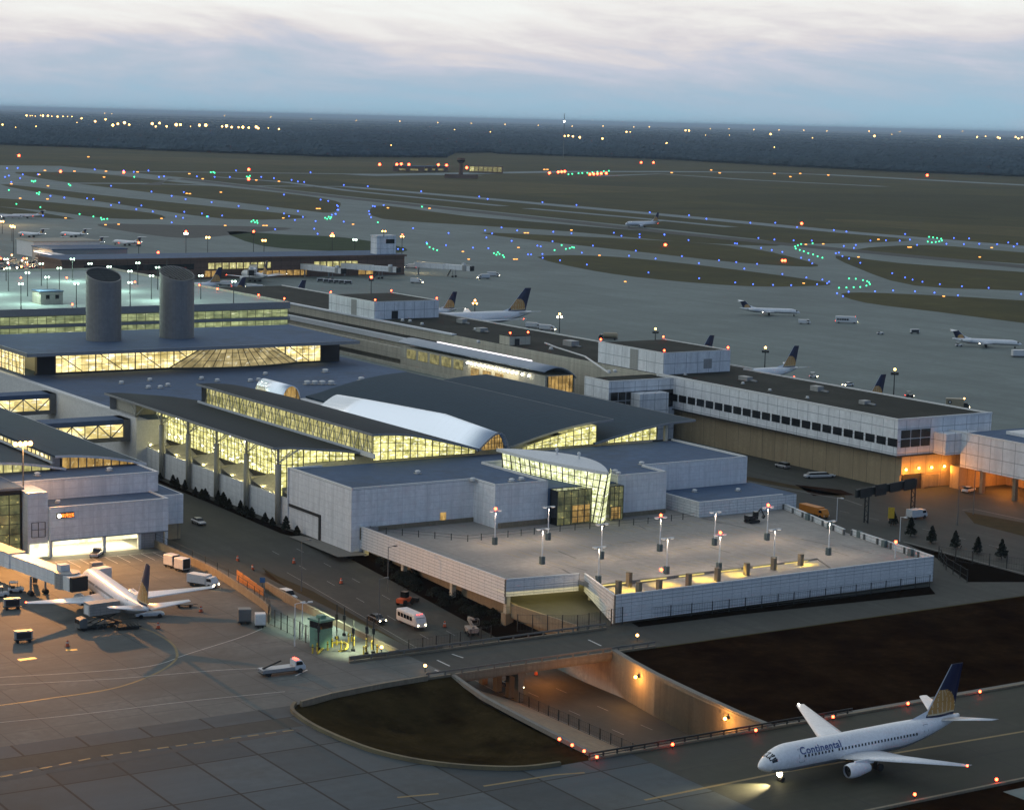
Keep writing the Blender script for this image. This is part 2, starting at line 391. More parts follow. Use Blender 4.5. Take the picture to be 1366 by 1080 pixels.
zen = mixc(nt, lob, zen, (.92, .98, 1.02))      # bright western lobe added above the frame to light vault and walls
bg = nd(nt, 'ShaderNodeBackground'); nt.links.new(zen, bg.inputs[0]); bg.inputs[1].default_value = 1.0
sky = nd(nt, 'ShaderNodeTexSky'); sky.sky_type = 'NISHITA'; sky.sun_disc = False
SUN_EL, SUN_ROT = rad(-3.0), rad(-35)
sky.sun_elevation = SUN_EL; sky.sun_rotation = SUN_ROT; sky.altitude = 100
bg2 = nd(nt, 'ShaderNodeBackground'); nt.links.new(sky.outputs[0], bg2.inputs[0]); bg2.inputs[1].default_value = .05
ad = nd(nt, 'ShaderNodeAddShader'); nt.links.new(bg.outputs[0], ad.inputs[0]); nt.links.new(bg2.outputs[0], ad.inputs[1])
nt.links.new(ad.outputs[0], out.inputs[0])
# the sun has just gone: a weak, very soft lamp from the bright part of the sky
sl = bpy.data.lights.new('sun', 'SUN'); sl.energy = .12; sl.angle = rad(25); sl.color = (1, .86, .74)
so = bpy.data.objects.new('sun', sl); COL.objects.link(so); so.rotation_euler = (rad(82), 0, rad(-145))

def lamp(kind, loc, power, col, size=.3, rot=None, spot=None, blend=.5, sizey=None):
    l = bpy.data.lights.new('light', kind); l.energy = power; l.color = col
    if kind == 'AREA':
        l.shape = 'RECTANGLE'; l.size = size; l.size_y = sizey or size
    else: l.shadow_soft_size = size
    if spot: l.spot_size = spot; l.spot_blend = blend
    o = bpy.data.objects.new('light', l); COL.objects.link(o); o.location = loc
    if rot is not None: o.rotation_euler = rot
    return o
def aim(o, target):
    o.rotation_euler = (Vector(target) - o.location).to_track_quat('-Z', 'Y').to_euler()

sc.view_settings.view_transform = 'Standard'; sc.view_settings.look = 'None'
sc.view_settings.exposure = 0; sc.view_settings.gamma = 1
sc.cycles.use_denoising = True
sc.cycles.max_bounces = 6; sc.cycles.diffuse_bounces = 3; sc.cycles.glossy_bounces = 3; sc.cycles.transmission_bounces = 3; sc.cycles.volume_bounces = 0
sc.cycles.sample_clamp_indirect = 3.0
sc.cycles.caustics_reflective = False; sc.cycles.caustics_refractive = False
# ================================================================ ground and pavements
def inside(p, poly):
    x, y = p; c = False; n = len(poly); j = n - 1
    for i in range(n):
        xi, yi = poly[i]; xj, yj = poly[j]
        if (yi > y) != (yj > y) and x < (xj - xi) * (y - yi) / (yj - yi) + xi: c = not c
        j = i
    return c
def zr(u):
    """road surface height along the underpass ramp"""
    if u < -20: return 0.0
    if u > 86: return -6.3
    t = (u + 20) / 106.0
    return -6.3 * (t * t * (3 - 2 * t) * .35 + t * .65)
FANARC = [(96, -61), (99, -63), (104, -63.8), (110, -63.9), (117, -63.2), (123, -62), (129, -59.4), (133.5, -56), (137, -52), (139.5, -47.4), (140.2, -42)]
HOLE = [(-20, -30.2), (15, -30.6), (78, -31), (92.5, -31), (92.5, -36), (94, -50)] + FANARC + [(140.2, -37), (140.2, -4.8), (133, -4.7), (121, -3.8), (109, -2.6), (92.5, .4), (78, 1.6), (78, 4.6), (56.5, 4.6), (-2, 4.6), (-4, 1.0), (-20, -2.5)]
def ground_mesh(name, outer, hole, extra, mat, z, kind='structure'):
    vs, es = [], []
    def ring(p):
        b = len(vs); vs.extend(Vector(q) for q in p); n = len(p)
        es.extend((b + i, b + (i + 1) % n) for i in range(n))
    ring(outer)
    if hole: ring(hole)
    for q in extra: vs.append(Vector(q))
    r = geometry.delaunay_2d_cdt(vs, es, [], 0, 1e-5)
    mb = MB(); mb.v = [(p.x, p.y, z) for p in r[0]]
    for f in r[2]:
        cx = sum(r[0][i].x for i in f) / len(f); cy = sum(r[0][i].y for i in f) / len(f)
        if hole and inside((cx, cy), hole): continue
        if not inside((cx, cy), outer): continue
        mb.f.append(tuple(f)); mb.m.append(0)
    o = mb.build(name, mat, None, base=(0, 0, 0)); return tag(o, kind=kind)
BIG = 98000
ext = []
for s in (250, 500, 1000, 2000, 4000, 8000, 16000, 32000):
    for i in range(-2, 3):
        for j in (-2, 2): ext += [(i * s / 2, j * s / 2), (j * s / 2, i * s / 2)]
ground_mesh('ground', [(-BIG, -BIG), (BIG, -BIG), (BIG, BIG), (-BIG, BIG)], HOLE, ext, MAT['grass'], 0)

def sheet(name, poly, mat, z):
    mb = MB()
    ar = sum(poly[i][0] * poly[(i + 1) % len(poly)][1] - poly[(i + 1) % len(poly)][0] * poly[i][1] for i in range(len(poly)))
    if ar < 0: poly = poly[::-1]
    vs = [Vector(p) for p in poly]; n = len(vs)
    r = geometry.delaunay_2d_cdt(vs, [(i, (i + 1) % n) for i in range(n)], [], 1, 1e-5)
    mb.v = [(p.x, p.y, z) for p in r[0]]
    for f in r[2]:
        c = (sum(r[0][i].x for i in f) / 3, sum(r[0][i].y for i in f) / 3)
        if inside(c, poly): mb.f.append(tuple(f)); mb.m.append(0)
    return tag(mb.build(name, mat, None, base=(0, 0, 0)), kind='structure')
def psheet(name, px, mat, z): return sheet(name, [GUV(x, y) for x, y in px], mat, z)
def smooth(px, n=4, closed=True):
    """Catmull-Rom through pixel outline"""
    o = []; N = len(px)
    for i in range(N if closed else N - 1):
        g = lambda k: px[(i + k) % N] if closed else px[min(max(i + k, 0), N - 1)]
        a, b, c, d = g(-1), g(0), g(1), g(2)
        for k in range(n):
            t = k / n
            o.append(tuple(.5 * (2 * b[j] + (c[j] - a[j]) * t + (2 * a[j] - 5 * b[j] + 4 * c[j] - d[j]) * t * t + (3 * b[j] - a[j] - 3 * c[j] + d[j]) * t ** 3) for j in (0, 1)))
    if not closed: o.append(px[-1])
    return o

# near aprons
APRON = [(-120, -900), (-120, -31.2), (-20, -30.2), (15, -30.6), (78, -31), (92.5, -31), (92.5, -36), (94, -50), (96, -61)]
sheet('apron', APRON + [(96, -900)], MAT['stand_concrete'], .004)
# (the arc is cut so that the slab field follows the kerb)
sheet('taxi_lane', [(96.0, -900), (96.0, -61)] + FANARC[1:] + [(140.2, -37), (140.2, -30), (178, -30), (178, -900)], MAT['apron_concrete'], .004)
sheet('taxiway', [(140.2, -30), (140.2, 600), (176, 600), (176, -30)], MAT['taxi_concrete'], .004)
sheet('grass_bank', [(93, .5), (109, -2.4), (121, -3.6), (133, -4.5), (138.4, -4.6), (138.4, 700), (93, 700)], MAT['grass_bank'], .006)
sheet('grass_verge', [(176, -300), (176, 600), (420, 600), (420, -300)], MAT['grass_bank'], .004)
sheet('far_roadway', [(178.5, 5), (178.5, 24), (300, 24), (300, 5)], MAT['concrete'], .008)
sheet('service_road', [(78, 1.6), (78, 10), (78, 600), (92.6, 600), (92.6, .4), (92.5, .4)], MAT['asphalt'], .010)
sheet('shoulder', [(138.4, -4.0), (138.4, 600), (140.2, 600), (140.2, -4.0)], MAT['kerb'], .012)
# terminal side: kerbside roads under and round the buildings
sheet('terminal_road', [(-420, -30.3), (-20, -30.2), (-20, -2.5), (-4, 1.0), (-2, 4.6), (78, 4.6), (78, 330), (-120, 330), (-420, 300)], MAT['asphalt'], .008)
# airfield pavement
AP = [(-330, 216), (-150, 219), (80, 221.5), (235, 236), (460, 261.5), (700, 286.5), (900, 307), (1000, 318), (1060, 322), (1200, 318.5), (1366, 328), (1700, 352), (1900, 560), (1500, 620)]
poly = [GUV(x, y) for x, y in AP] + [(-60, 160), (-140, 150), (-420, 150), (-900, 60), (-1300, 60)]
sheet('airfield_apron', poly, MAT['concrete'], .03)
ISL = [
 [(20, 229), (120, 231), (235, 243), (380, 258), (447, 268), (453, 276), (440, 284), (400, 280), (280, 266), (150, 251), (60, 239)],
 [(10, 246), (168, 264), (370, 284), (404, 291), (300, 292), (168, 274), (35, 254)],
 [(-60, 262), (7, 265), (100, 273), (200, 284), (217, 292), (140, 291), (60, 281), (-60, 270)],
 [(-80, 272), (0, 276), (50, 283), (100, 292), (50, 290), (0, 284), (-80, 277)],
 [(494, 279), (520, 275), (620, 288), (760, 300), (900, 312), (1000, 322), (1040, 326), (1020, 328), (900, 322), (760, 309), (620, 300), (510, 292)],
 [(640, 311), (760, 315), (900, 322), (1000, 331), (1082, 350), (1080, 356), (980, 350), (880, 339), (760, 326)],
 [(716, 343), (790, 341), (880, 348), (1000, 362), (1098, 376), (1096, 381), (1000, 382), (880, 373), (790, 361)],
 [(1115, 341), (1200, 351), (1366, 363), (1600, 380), (1600, 402), (1366, 388), (1220, 381), (1145, 358)],
 [(1122, 392), (1180, 391), (1366, 401), (1600, 420), (1600, 460), (1366, 431), (1250, 416), (1155, 404)],
 [(1142, 333), (1240, 327), (1366, 337), (1600, 352), (1600, 368), (1366, 352), (1240, 343)],
 [(900, 300), (1000, 305), (1190, 318), (1202, 322), (1100, 325), (1030, 322)],
]
for p in ISL: psheet('grass_island', smooth(p, 3), MAT['grass'], .05)
psheet('green_island', smooth([(303, 309), (380, 313), (460, 317), (541, 331), (520, 338), (440, 335), (350, 328)], 3), MAT['grass_green'], .05)
psheet('stained_apron', smooth([(130, 299), (230, 300), (330, 302), (390, 305), (330, 311), (250, 318), (170, 309)], 3), MAT['asphalt'], .05)
def pstrip(name, pts, w, mat, z):
    """strip of real width w along a pixel centre line"""
    P = [Vector(GUV(x, y)) for x, y in pts]; L, Rr = [], []
    for i, p in enumerate(P):
        d = (P[min(i + 1, len(P) - 1)] - P[max(i - 1, 0)]).normalized(); n = Vector((-d.y, d.x))
        L.append(tuple(p + n * w / 2)); Rr.append(tuple(p - n * w / 2))
    return sheet(name, L + Rr[::-1], mat, z)
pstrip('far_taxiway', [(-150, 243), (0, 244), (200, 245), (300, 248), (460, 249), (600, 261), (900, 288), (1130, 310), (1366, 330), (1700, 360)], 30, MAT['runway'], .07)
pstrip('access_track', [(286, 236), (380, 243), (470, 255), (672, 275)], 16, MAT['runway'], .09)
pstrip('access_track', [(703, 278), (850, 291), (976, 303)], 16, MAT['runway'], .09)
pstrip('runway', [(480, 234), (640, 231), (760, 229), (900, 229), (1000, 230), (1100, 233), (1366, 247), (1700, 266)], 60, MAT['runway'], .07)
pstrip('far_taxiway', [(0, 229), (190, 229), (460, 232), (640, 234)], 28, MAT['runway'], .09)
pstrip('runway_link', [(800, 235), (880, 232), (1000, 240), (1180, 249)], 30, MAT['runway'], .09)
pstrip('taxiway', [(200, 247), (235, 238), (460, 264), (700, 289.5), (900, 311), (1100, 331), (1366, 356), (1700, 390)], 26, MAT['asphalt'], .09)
for nm, px, mt in (('mown_grass', [(930, 262), (1100, 258), (1366, 262), (1700, 280), (1700, 306), (1366, 291), (1160, 282), (1000, 272)], 'grass_dark'), ('mown_grass', [(440, 240), (600, 240), (860, 250), (900, 255), (700, 258), (560, 252)], 'grass_dry'), ('mown_grass', [(900, 277), (1100, 279), (1300, 290), (1300, 293), (1100, 283), (900, 279)], 'grass_dark'), ('mown_grass', [(100, 208), (330, 212), (560, 218), (600, 222), (400, 221), (150, 213)], 'grass_dry'), ('mown_grass', [(1100, 292), (1300, 300), (1600, 318), (1600, 330), (1366, 316), (1180, 303)], 'grass_dry')):
    psheet(nm, smooth(px, 3), MAT[mt], .035)
# painted lines on the near aprons
def line(name, pts, w, mat, z=.016):
    P = [Vector(p) for p in pts]; L, Rr = [], []
    for i, p in enumerate(P):
        d = (P[min(i + 1, len(P) - 1)] - P[max(i - 1, 0)]).normalized(); n = Vector((-d.y, d.x))
        L.append(p + n * w / 2); Rr.append(p - n * w / 2)
    mb = MB(); k = len(P); mb.v = [(p.x, p.y, z) for p in L + Rr]
    for i in range(k - 1): mb.f.append((i, i + 1, k + i + 1, k + i)); mb.m.append(0)
    return tag(mb.build(name, mat, None, base=(0, 0, 0)), kind='structure')
pl = lambda px: [GUV(*p) for p in smooth(px, 5, False)]
line('taxi_line', pl([(-40, 946), (60, 932), (150, 918), (205, 899), (232, 882), (236, 870), (228, 857), (205, 843), (180, 835)]), .45, MAT['paint_yellow'])
line('lane_line', pl([(-40, 905), (100, 897), (200, 888), (250, 872), (320, 850), (350, 838)]), .22, MAT['paint_faded'])
line('lane_line', pl([(-40, 915), (150, 905), (300, 893), (400, 890)]), .2, MAT['paint_faded'], .018)
line('lane_line', pl([(-40, 967), (100, 953), (250, 935), (380, 922)]), .18, MAT['paint_faded'])
for a, b in (((0, 1036), (130, 1009)), ((135, 1008), (400, 972))):
    A, B = Vector(GUV(*a)), Vector(GUV(*b)); n = int((B - A).length / 2.6)
    for i in range(n): line('boundary_dash', [A + (B - A) * (i / n), A + (B - A) * ((i + .62) / n)], .5, MAT['paint_yellow'], .018)
line('boundary_band', [GUV(-60, 1049), GUV(400, 973)], 1.5, MAT['asphalt_dark'], .013)
line('apron_joint_band', [GUV(-60, 1030), GUV(395, 962)], 5.0, MAT['asphalt'], .010)
line('taxi_line', [GUV(860, 1066.5), GUV(1040, 1030), GUV(1366, 975), GUV(1420, 966)], .55, MAT['paint_yellow'])
line('taxi_line', [GUV(530, 1063), GUV(585, 1058)], .5, MAT['paint_yellow'])
line('taxi_line', [GUV(645, 1048), GUV(740, 1033), GUV(780, 1030)], .5, MAT['paint_yellow'])
line('stop_bar', [GUV(25, 880), GUV(48, 877)], 1.3, MAT['sign_yellow'], .018); line('stop_bar', [GUV(88, 867), GUV(103, 866)], 1.0, MAT['sign_yellow'], .018)
for a, b in (((394, 901), (410, 893)), ((603, 872), (618, 877)), ((583, 880), (600, 888)), ((785, 853), (802, 861)), ((580, 893), (590, 897))):
    line('lane_mark', [GUV(*a), GUV(*b)], .3, MAT['paint_white'], .018)
# parking bay lines before the service bays
for k in range(9): line('bay_line', [(-17.5, -57 + k * 2.6), (-10.5, -57 + k * 2.6)], .14, MAT['paint_white'])
line('bay_line', [(-17.5, -58), (-17.5, -34)], .14, MAT['paint_white'], .018)

psheet('planting_strip', [(1207, 724), (1366, 767), (1450, 790), (1450, 812), (1366, 776), (1292, 776), (1262, 754), (1246, 742)], MAT['soil'], .014)
psheet('planting_strip', [(842, 830), (1000, 809), (1240, 782), (1248, 792), (1000, 818), (852, 836)], MAT['soil'], .018)
psheet('verge', [(985, 633), (1126, 660), (1128, 664), (985, 638)], MAT['grass_median'], .016)
psheet('lot_island', [(1060, 646), (1122, 653), (1140, 660), (1085, 661)], MAT['lot_soil'], .016)
psheet('court_verge', [(1286, 682), (1366, 697), (1450, 712), (1450, 735), (1366, 715), (1300, 698)], MAT['grass_median'], .016)
for px in (((985, 640), (1130, 667), (1150, 674)), ((1205, 722), (1366, 765), (1450, 787)), ((1284, 680), (1300, 679), (1366, 693), (1450, 708))):
    line('kerb_strip', [GUV(*q) for q in px], .5, MAT['kerb'], .03)
for px in (((1010, 655), (1200, 700)), ((1230, 705), (1366, 738))):
    A, B = Vector(GUV(*px[0])), Vector(GUV(*px[1])); n = int((B - A).length / 9)
    for i in range(n): line('lane_dash', [A + (B - A) * (i / n), A + (B - A) * ((i + .33) / n)], .14, MAT['paint_worn'], .02)
# ---------------------------------------------------------------- the sunken road
us = [-20 + i * 4 for i in range(0, 60)]
mb = MB(); rows = [[(u, v, zr(u) + .012) for v in (-31.0, -26, -22.5, -18.5, -12, -6, -.8)] for u in us]
nr, nc = len(rows), 7
mb.v = [p for r in rows for p in r]; mb.f = [(i * nc + j, i * nc + j + 1, (i + 1) * nc + j + 1, (i + 1) * nc + j) for i in range(nr - 1) for j in range(nc - 1)]; mb.m = [0] * len(mb.f)
tag(mb.build('road', MAT['asphalt'], None, base=(0, 0, 0)), kind='structure')
def vline(name, v0, u0, u1, w, mat, step, dash, zf=zr, dz=.03):
    u = u0
    while u < u1:
        e = min(u + dash, u1); mb = MB(); k = max(1, int((e - u) / 4)); 
        for i in range(k):
            a = u + (e - u) * i / k; b = u + (e - u) * (i + 1) / k
            mb.face((a, v0 - w / 2, zf(a) + dz), (b, v0 - w / 2, zf(b) + dz), (b, v0 + w / 2, zf(b) + dz), (a, v0 + w / 2, zf(a) + dz))
        tag(mb.build(name, mat, None, base=(0, 0, 0)), kind='structure'); u += step
for v in (-13.0, -7.4): vline('lane_dash', v, -10, 170, .14, MAT['paint_worn'], 12.2, 3.2)
vline('edge_line', -17.6, 6, 175, .12, MAT['paint_worn'], 181, 181)
# the grass strip between the road and the upper lane, sloping down to the road
mb = MB(); rows = []
for i in range(15):
    u = 4 + i * 5.3; w = min(1, i / 3.0); z0 = zr(u)
    rows.append([(u, -22.2 - 2.6 * w, zr(u) * .30 + .05), (u, -21.8 - .6 * w, zr(u) * .6 + .25), (u, -21.4 + 2.4 * w, z0 + .10), (u, -21.2 + 2.6 * w, z0 - .05)])
nc = 4; mb.v = [p for r in rows for p in r]; mb.f = [(i * nc + j, i * nc + j + 1, (i + 1) * nc + j + 1, (i + 1) * nc + j) for i in range(14) for j in range(3)]; mb.m = [0] * len(mb.f)
tag(mb.build('grass_median', MAT['grass_median'], None, base=(0, 0, 0), smooth=True), kind='structure')
mb = MB(); rows = []
for i in range(20):
    u = -20 + i * 5.16; z = zr(u) * .30 + .02
    w = min(1, max(0, (u - 4) / 16))
    rows.append([(u, -31.0, z), (u, -24.8 if u > 4 else -24, z)])
mb.v = [p for r in rows for p in r]; mb.f = [(i * 2, i * 2 + 1, i * 2 + 3, i * 2 + 2) for i in range(19)]; mb.m = [0] * 19
tag(mb.build('upper_lane', MAT['asphalt'], None, base=(0, 0, 0)), kind='structure')
# soil bed and slope between the road and the parking deck
mb = MB(); rows = []
for i in range(18):
    u = -3 + i * 4.77
    rows.append([(u, -1.0, zr(u) - .05), (u, 1.6, zr(u) * .8 + .15), (u, 4.7, min(-.4, zr(u) * .55))])
mb.v = [p for r in rows for p in r]; mb.f = [(i * 3 + j, i * 3 + j + 1, i * 3 + j + 4, i * 3 + j + 3) for i in range(17) for j in range(2)]; mb.m = [0] * len(mb.f)
tag(mb.build('soil_bank', MAT['soil'], None, base=(0, 0, 0), smooth=True), kind='structure')
sheet('planting_bed', [(-130, -1.4), (-26, -1.4), (-4, .6), (-4, -.8), (-24, -4.2), (-60, -3.2), (-100, -3.0), (-130, -3.0)], MAT['soil'], .05)
sheet('pavement', [(-20, -4.2), (3, -4.6), (4, 2), (-3, 2.2), (-20, -1.4)], MAT['kerb'], .055)
# concave grass hollow inside the curved kerb
def fanz(u, v):
    d = min(math.hypot(u - a, v - b) for a, b in FANARC); d2 = abs(u - 93.2); d3 = abs(v + 34.5)
    m = min(d, d2 * .9); s = min(1, m / 16.0); s = s * s * (3 - 2 * s)
    return -2.2 * s * min(1, .35 + d3 / 14.0) - .02 + .12 * math.sin(u * .7) * math.sin(v * .6 + u * .2) * s
fan = [(92.5, -31), (92.5, -36), (94, -50)] + FANARC + [(140.2, -37), (138, -35.1), (120, -34.3), (106, -33.4)]
vs = [Vector(p) for p in fan]; n = len(vs); es = [(i, (i + 1) % n) for i in range(n)]
for i in range(94, 140, 2):
    for j in range(-63, -32, 2):
        if inside((i, j), fan) and min(math.hypot(i - a, j - b) for a, b in fan) > 1.0: vs.append(Vector((i + RND.uniform(-.5, .5), j + RND.uniform(-.5, .5))))
r = geometry.delaunay_2d_cdt(vs, es, [], 1, 1e-4); mb = MB()
mb.v = [(p.x, p.y, fanz(p.x, p.y)) for p in r[0]]
for f in r[2]:
    c = (sum(r[0][i].x for i in f) / 3, sum(r[0][i].y for i in f) / 3)
    if inside(c, fan): mb.f.append(tuple(f)); mb.m.append(0)
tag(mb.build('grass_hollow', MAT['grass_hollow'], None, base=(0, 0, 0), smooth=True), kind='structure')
# strip sloping from the hollow's coping down to the road fence
mb = MB(); rows = []
for u, v in ((92.5, -31), (99, -32.2), (106, -33.4), (113, -33.9), (120, -34.3), (130, -34.8), (140.2, -35.2)):
    rows.append([(u, v + .45, -.6), (u, v + 6, -3.4), (u, -18.4, zr(u) + .3), (u, -18.2, zr(u) - .1)])
mb.v = [p for r in rows for p in r]; mb.f = [(i * 4 + j, i * 4 + j + 1, i * 4 + j + 5, i * 4 + j + 4) for i in range(6) for j in range(3)]; mb.m = [0] * 18
tag(mb.build('paved_slope', MAT['tan_concrete'], None, base=(0, 0, 0)), kind='structure')
# coarse grass tufts so that the banks do not read as flat sheets
def tufts(name, pts, mat, h):
    mb = MB()
    for (u, v, z) in pts:
        for k in range(5):
            a = RND.uniform(0, 2 * PI); l = RND.uniform(.25, .8); hh = RND.uniform(.4, 1) * h
            du, dv = math.cos(a) * l, math.sin(a) * l
            mb.face((u - dv * .35, v + du * .35, z - .03), (u + dv * .35, v - du * .35, z - .03), (u + du, v + dv, z + hh))
    return tag(mb.build(name, mat, None, base=(0, 0, 0), fix=False), kind='stuff', cat='grass', label='rough dark grass tufts scattered over the banks beside the underpass')
P = []
while len(P) < 1500:
    u, v = RND.uniform(94, 138), RND.uniform(2, 140); P.append((u, v, .01))
k = 0
while k < 500:
    u, v = RND.uniform(94, 139), RND.uniform(-62, -36)
    if inside((u, v), fan): P.append((u, v, fanz(u, v))); k += 1
if False: tufts('grass_tufts', P, MAT['grass_bank'], .35)
# earth faces closing the cut round the sunken road
mb = MB()
for i in range(len(HOLE)):
    a, b = HOLE[i], HOLE[(i + 1) % len(HOLE)]
    if a[0] > 139 and b[0] > 139: continue
    mb.face((a[0], a[1], 0), (b[0], b[1], 0), (b[0], b[1], -9), (a[0], a[1], -9))
tag(mb.build('earth_cut', MAT['tan_concrete'], None, base=(0, 0, 0), fix=False), kind='structure')
# ================================================================ building helpers (all in u, v, z)
def lerp(a, b, t): return a + (b - a) * t
def interp(tab, x):
    if x <= tab[0][0]: return tab[0][1]
    for (a, ya), (b, yb) in zip(tab, tab[1:]):
        if x <= b: return lerp(ya, yb, (x - a) / (b - a))
    return tab[-1][1]
def crv(tab, x):
    """smooth interpolation of a profile table (Catmull-Rom)"""
    n = len(tab)
    for i in range(n - 1):
        if x <= tab[i + 1][0] or i == n - 2:
            p = [tab[max(i - 1, 0)], tab[i], tab[i + 1], tab[min(i + 2, n - 1)]]
            h = p[2][0] - p[1][0]; t = (x - p[1][0]) / h
            m1 = (p[2][1] - p[0][1]) / (p[2][0] - p[0][0]) * h; m2 = (p[3][1] - p[1][1]) / (p[3][0] - p[1][0]) * h
            return (2 * t**3 - 3 * t * t + 1) * p[1][1] + (t**3 - 2 * t * t + t) * m1 + (-2 * t**3 + 3 * t * t) * p[2][1] + (t**3 - t * t) * m2
def glazing(T, cols, mat, n=(0, -1), rows=4, bar=.12, name='glass_wall', frame=None, inset=.25, truss=False, barname='mullion_grid', skip=1):
    """cols: (u, v, zb, zt) stations along the wall; n: outward normal. Panes inset behind real mullions."""
    mb = MB()
    for a, b in zip(cols, cols[1:]):
        q = lambda c, z: (c[0] - n[0] * inset, c[1] - n[1] * inset, z)
        mb.face(q(a, a[2]), q(b, b[2]), q(b, b[3]), q(a, a[3]))
    g = mb.build(name, mat, T, fix=False)
    m2 = MB()
    for i, c in enumerate(cols):
        if i % skip: continue
        m2.bar((c[0], c[1], c[2]), (c[0], c[1], c[3]), bar * 1.25, bar * 1.25)
    for k in range(rows + 1):
        t = k / rows
        for a, b in zip(cols, cols[1:]):
            m2.bar((a[0], a[1], lerp(a[2], a[3], t)), (b[0], b[1], lerp(b[2], b[3], t)), bar * .9, bar * .9)
    m2.build(barname, frame or MAT['mullion'], g)
    if truss:
        m3 = MB(); o = .7
        for i in range(0, len(cols) - truss, truss):
            a, b = cols[i], cols[i + truss]
            P = lambda c, t: (c[0] - n[0] * -o * .0 + n[0] * .18, c[1] + n[1] * .18, lerp(c[2], c[3], t))
            m3.bar(P(a, 0.02), P(b, .98) if (i // truss) % 2 == 0 else P(b, .98), bar * 1.1)
        m3.build('brace', frame or MAT['mullion'], g)
    return g
def span(a, b, n): return [lerp(a, b, i / n) for i in range(n + 1)]
def roofbox(mb, u, v, z, s=1.0):
    mb.box(u - .9 * s, u + .9 * s, v - .7 * s, v + .7 * s, z, z + .8 * s); mb.box(u - .5 * s, u + .5 * s, v - .4 * s, v + .4 * s, z + .8 * s, z + 1.1 * s)
def roof_unit(u, v, z, label, s=1.0, group='roof units on the terminal roofs'):
    t = thing('roof_unit', label, 'roof unit', (u, v, z), group=group)
    MB().box(u - .95 * s, u + .95 * s, v - .75 * s, v + .75 * s, z, z + .18 * s).build('kerb', MAT['box_grey'], t)
    mb = MB(); mb.tube((u, v, z + .15 * s), (u, v, z + .75 * s), .62 * s, 10); mb.tube((u, v, z + .75 * s), (u, v, z + 1.0 * s), .85 * s, 10, .45 * s); mb.build('vent_hood', MAT['white_plain'], t)

# ================================================================ arrivals hall with the wing roofs
H = thing('arrivals_hall', 'large arrivals hall with dark wing roofs, silver barrel vault and tall yellow lit glass', 'terminal', (-34, 0, 0))
R1 = [(-1.6, 17.1), (3, 16.9), (8, 16.3), (17, 15.2), (26.5, 13.5)]
R2 = [(19.4, 19.7), (24, 19.6), (30, 18.9), (40, 16.6), (47.6, 14.6)]
R3 = [(55.5, 13.55), (59.5, 14.3), (65, 15.7), (72.7, 17.3), (80, 18.3), (87.0, 18.75)]
R4 = [(80, 13.8), (86, 15.0), (95, 16.6), (102, 17.4), (109.8, 17.7)]
def wing(nm, u0, uf, tab, th=.45, nu=8, nv=18, mat='roof_seam'):
    rows = []
    vs = span(tab[0][0], tab[-1][0], nv)
    for i in range(nu + 1):
        rows.append([(lerp(u0(v) if callable(u0) else u0, uf(v) if callable(uf) else uf, i / nu), v, crv(tab, v)) for v in vs])
    return MB().slab(rows, th).build(nm, MAT[mat], H, smooth=False)
wing('wing_roof', -131, lambda v: -33.0, R1, mat='roof_dark'); wing('wing_roof', -121, lambda v: -26.6, R2, mat='roof_dark')
wing('wing_roof', -130, lambda v: -30.5, R3, mat='roof_seam'); wing('wing_roof', -125, lambda v: -28.0, R4, mat='roof_seam')
# bright edge trims
for tab, uu0, uu1, v in ((R1, -131, -33, -1.66), (R2, -121, -26.6, 19.34)):
    mb = MB(); z = crv(tab, v); mb.bar((uu0, v, z - .2), (uu1, v, z - .2), .12, .5); mb.build('roof_edge', MAT['fascia'], H)
for tab, uu in ((R1, -32.95), (R2, -26.55), (R3, -30.45), (R4, -27.95)):
    mb = MB(); vs = span(tab[0][0], tab[-1][0], 16)
    for a, b in zip(vs, vs[1:]): mb.bar((uu, a, crv(tab, a) - .2), (uu, b, crv(tab, b) - .2), .1, .5)
    mb.build('roof_edge', MAT['fascia'], H)
for tab, uu0, uu1, v in ((R3, -130, -30.5, 87.05), (R4, -125, -28, 109.85)):
    mb = MB(); z = crv(tab, v); mb.bar((uu0, v, z - .2), (uu1, v, z - .2), .1, .5); mb.build('roof_edge', MAT['fascia'], H)
# body below the roofs
MB().box(-130, -37.5, 6.9, 104, 0, 13.0).build('body', MAT['white_plain'], H)
# columns, low wall, ledge, glass
for i in range(6):
    u = -114 + 16 * i
    mb = MB(); mb.tube((u, 0, 0), (u, 0, 13.2), .62, 10); mb.tube((u, 0, 13.2), (u, 0, 16.6), .30, 8); mb.build('column', MAT['column_concrete'], H, smooth=True)
    mb = MB()
    for k in (-1, 1):
        mb.tube((u, 0, 13.4), (u + k * 5.0, .3, 16.55), .11, 6); mb.tube((u + k * 2.5, .15, 14.97), (u + k * 2.5, 3.5, 16.6), .08, 5)
    mb.tube((u, 0, 13.4), (u, 5.6, 16.4), .11, 6); mb.build('roof_strut', MAT['mullion_white'], H)
MB().box(-132, -28.6, .75, 1.15, 0, 6.1).build('low_wall', MAT['white_panel'], H)
MB().box(-132, -33.2, 1.2, 6.7, 5.3, 5.6).build('ledge', MAT['roof_lower_lit'], H)
for i in range(7):
    u = -131 + 16 * i
    rows = [[(u + 1.2 + 9 * t, v, 5.7 + 1.5 * (1 - t) + 1.3 * (v - 1.2) / 5.2 * (1 - t)) for v in span(1.3, 6.4, 4)] for t in span(0, 1, 5)]
    MB().slab(rows, .12).build('ledge_sail', MAT['cream_wall'], H)
    MB().box(u + .6, u + 1.0, 1.2, 6.6, 5.6, 7.9).build('ledge_fin', MAT['cream_wall'], H)
cols = [(u, 6.4, 7.6, crv(R1, 6.4) - .5) for u in span(-117, -34.6, 42)]
g = glazing(H, cols, MAT['lit_hall'], (0, -1), 5, .10, truss=False)
mb = MB()
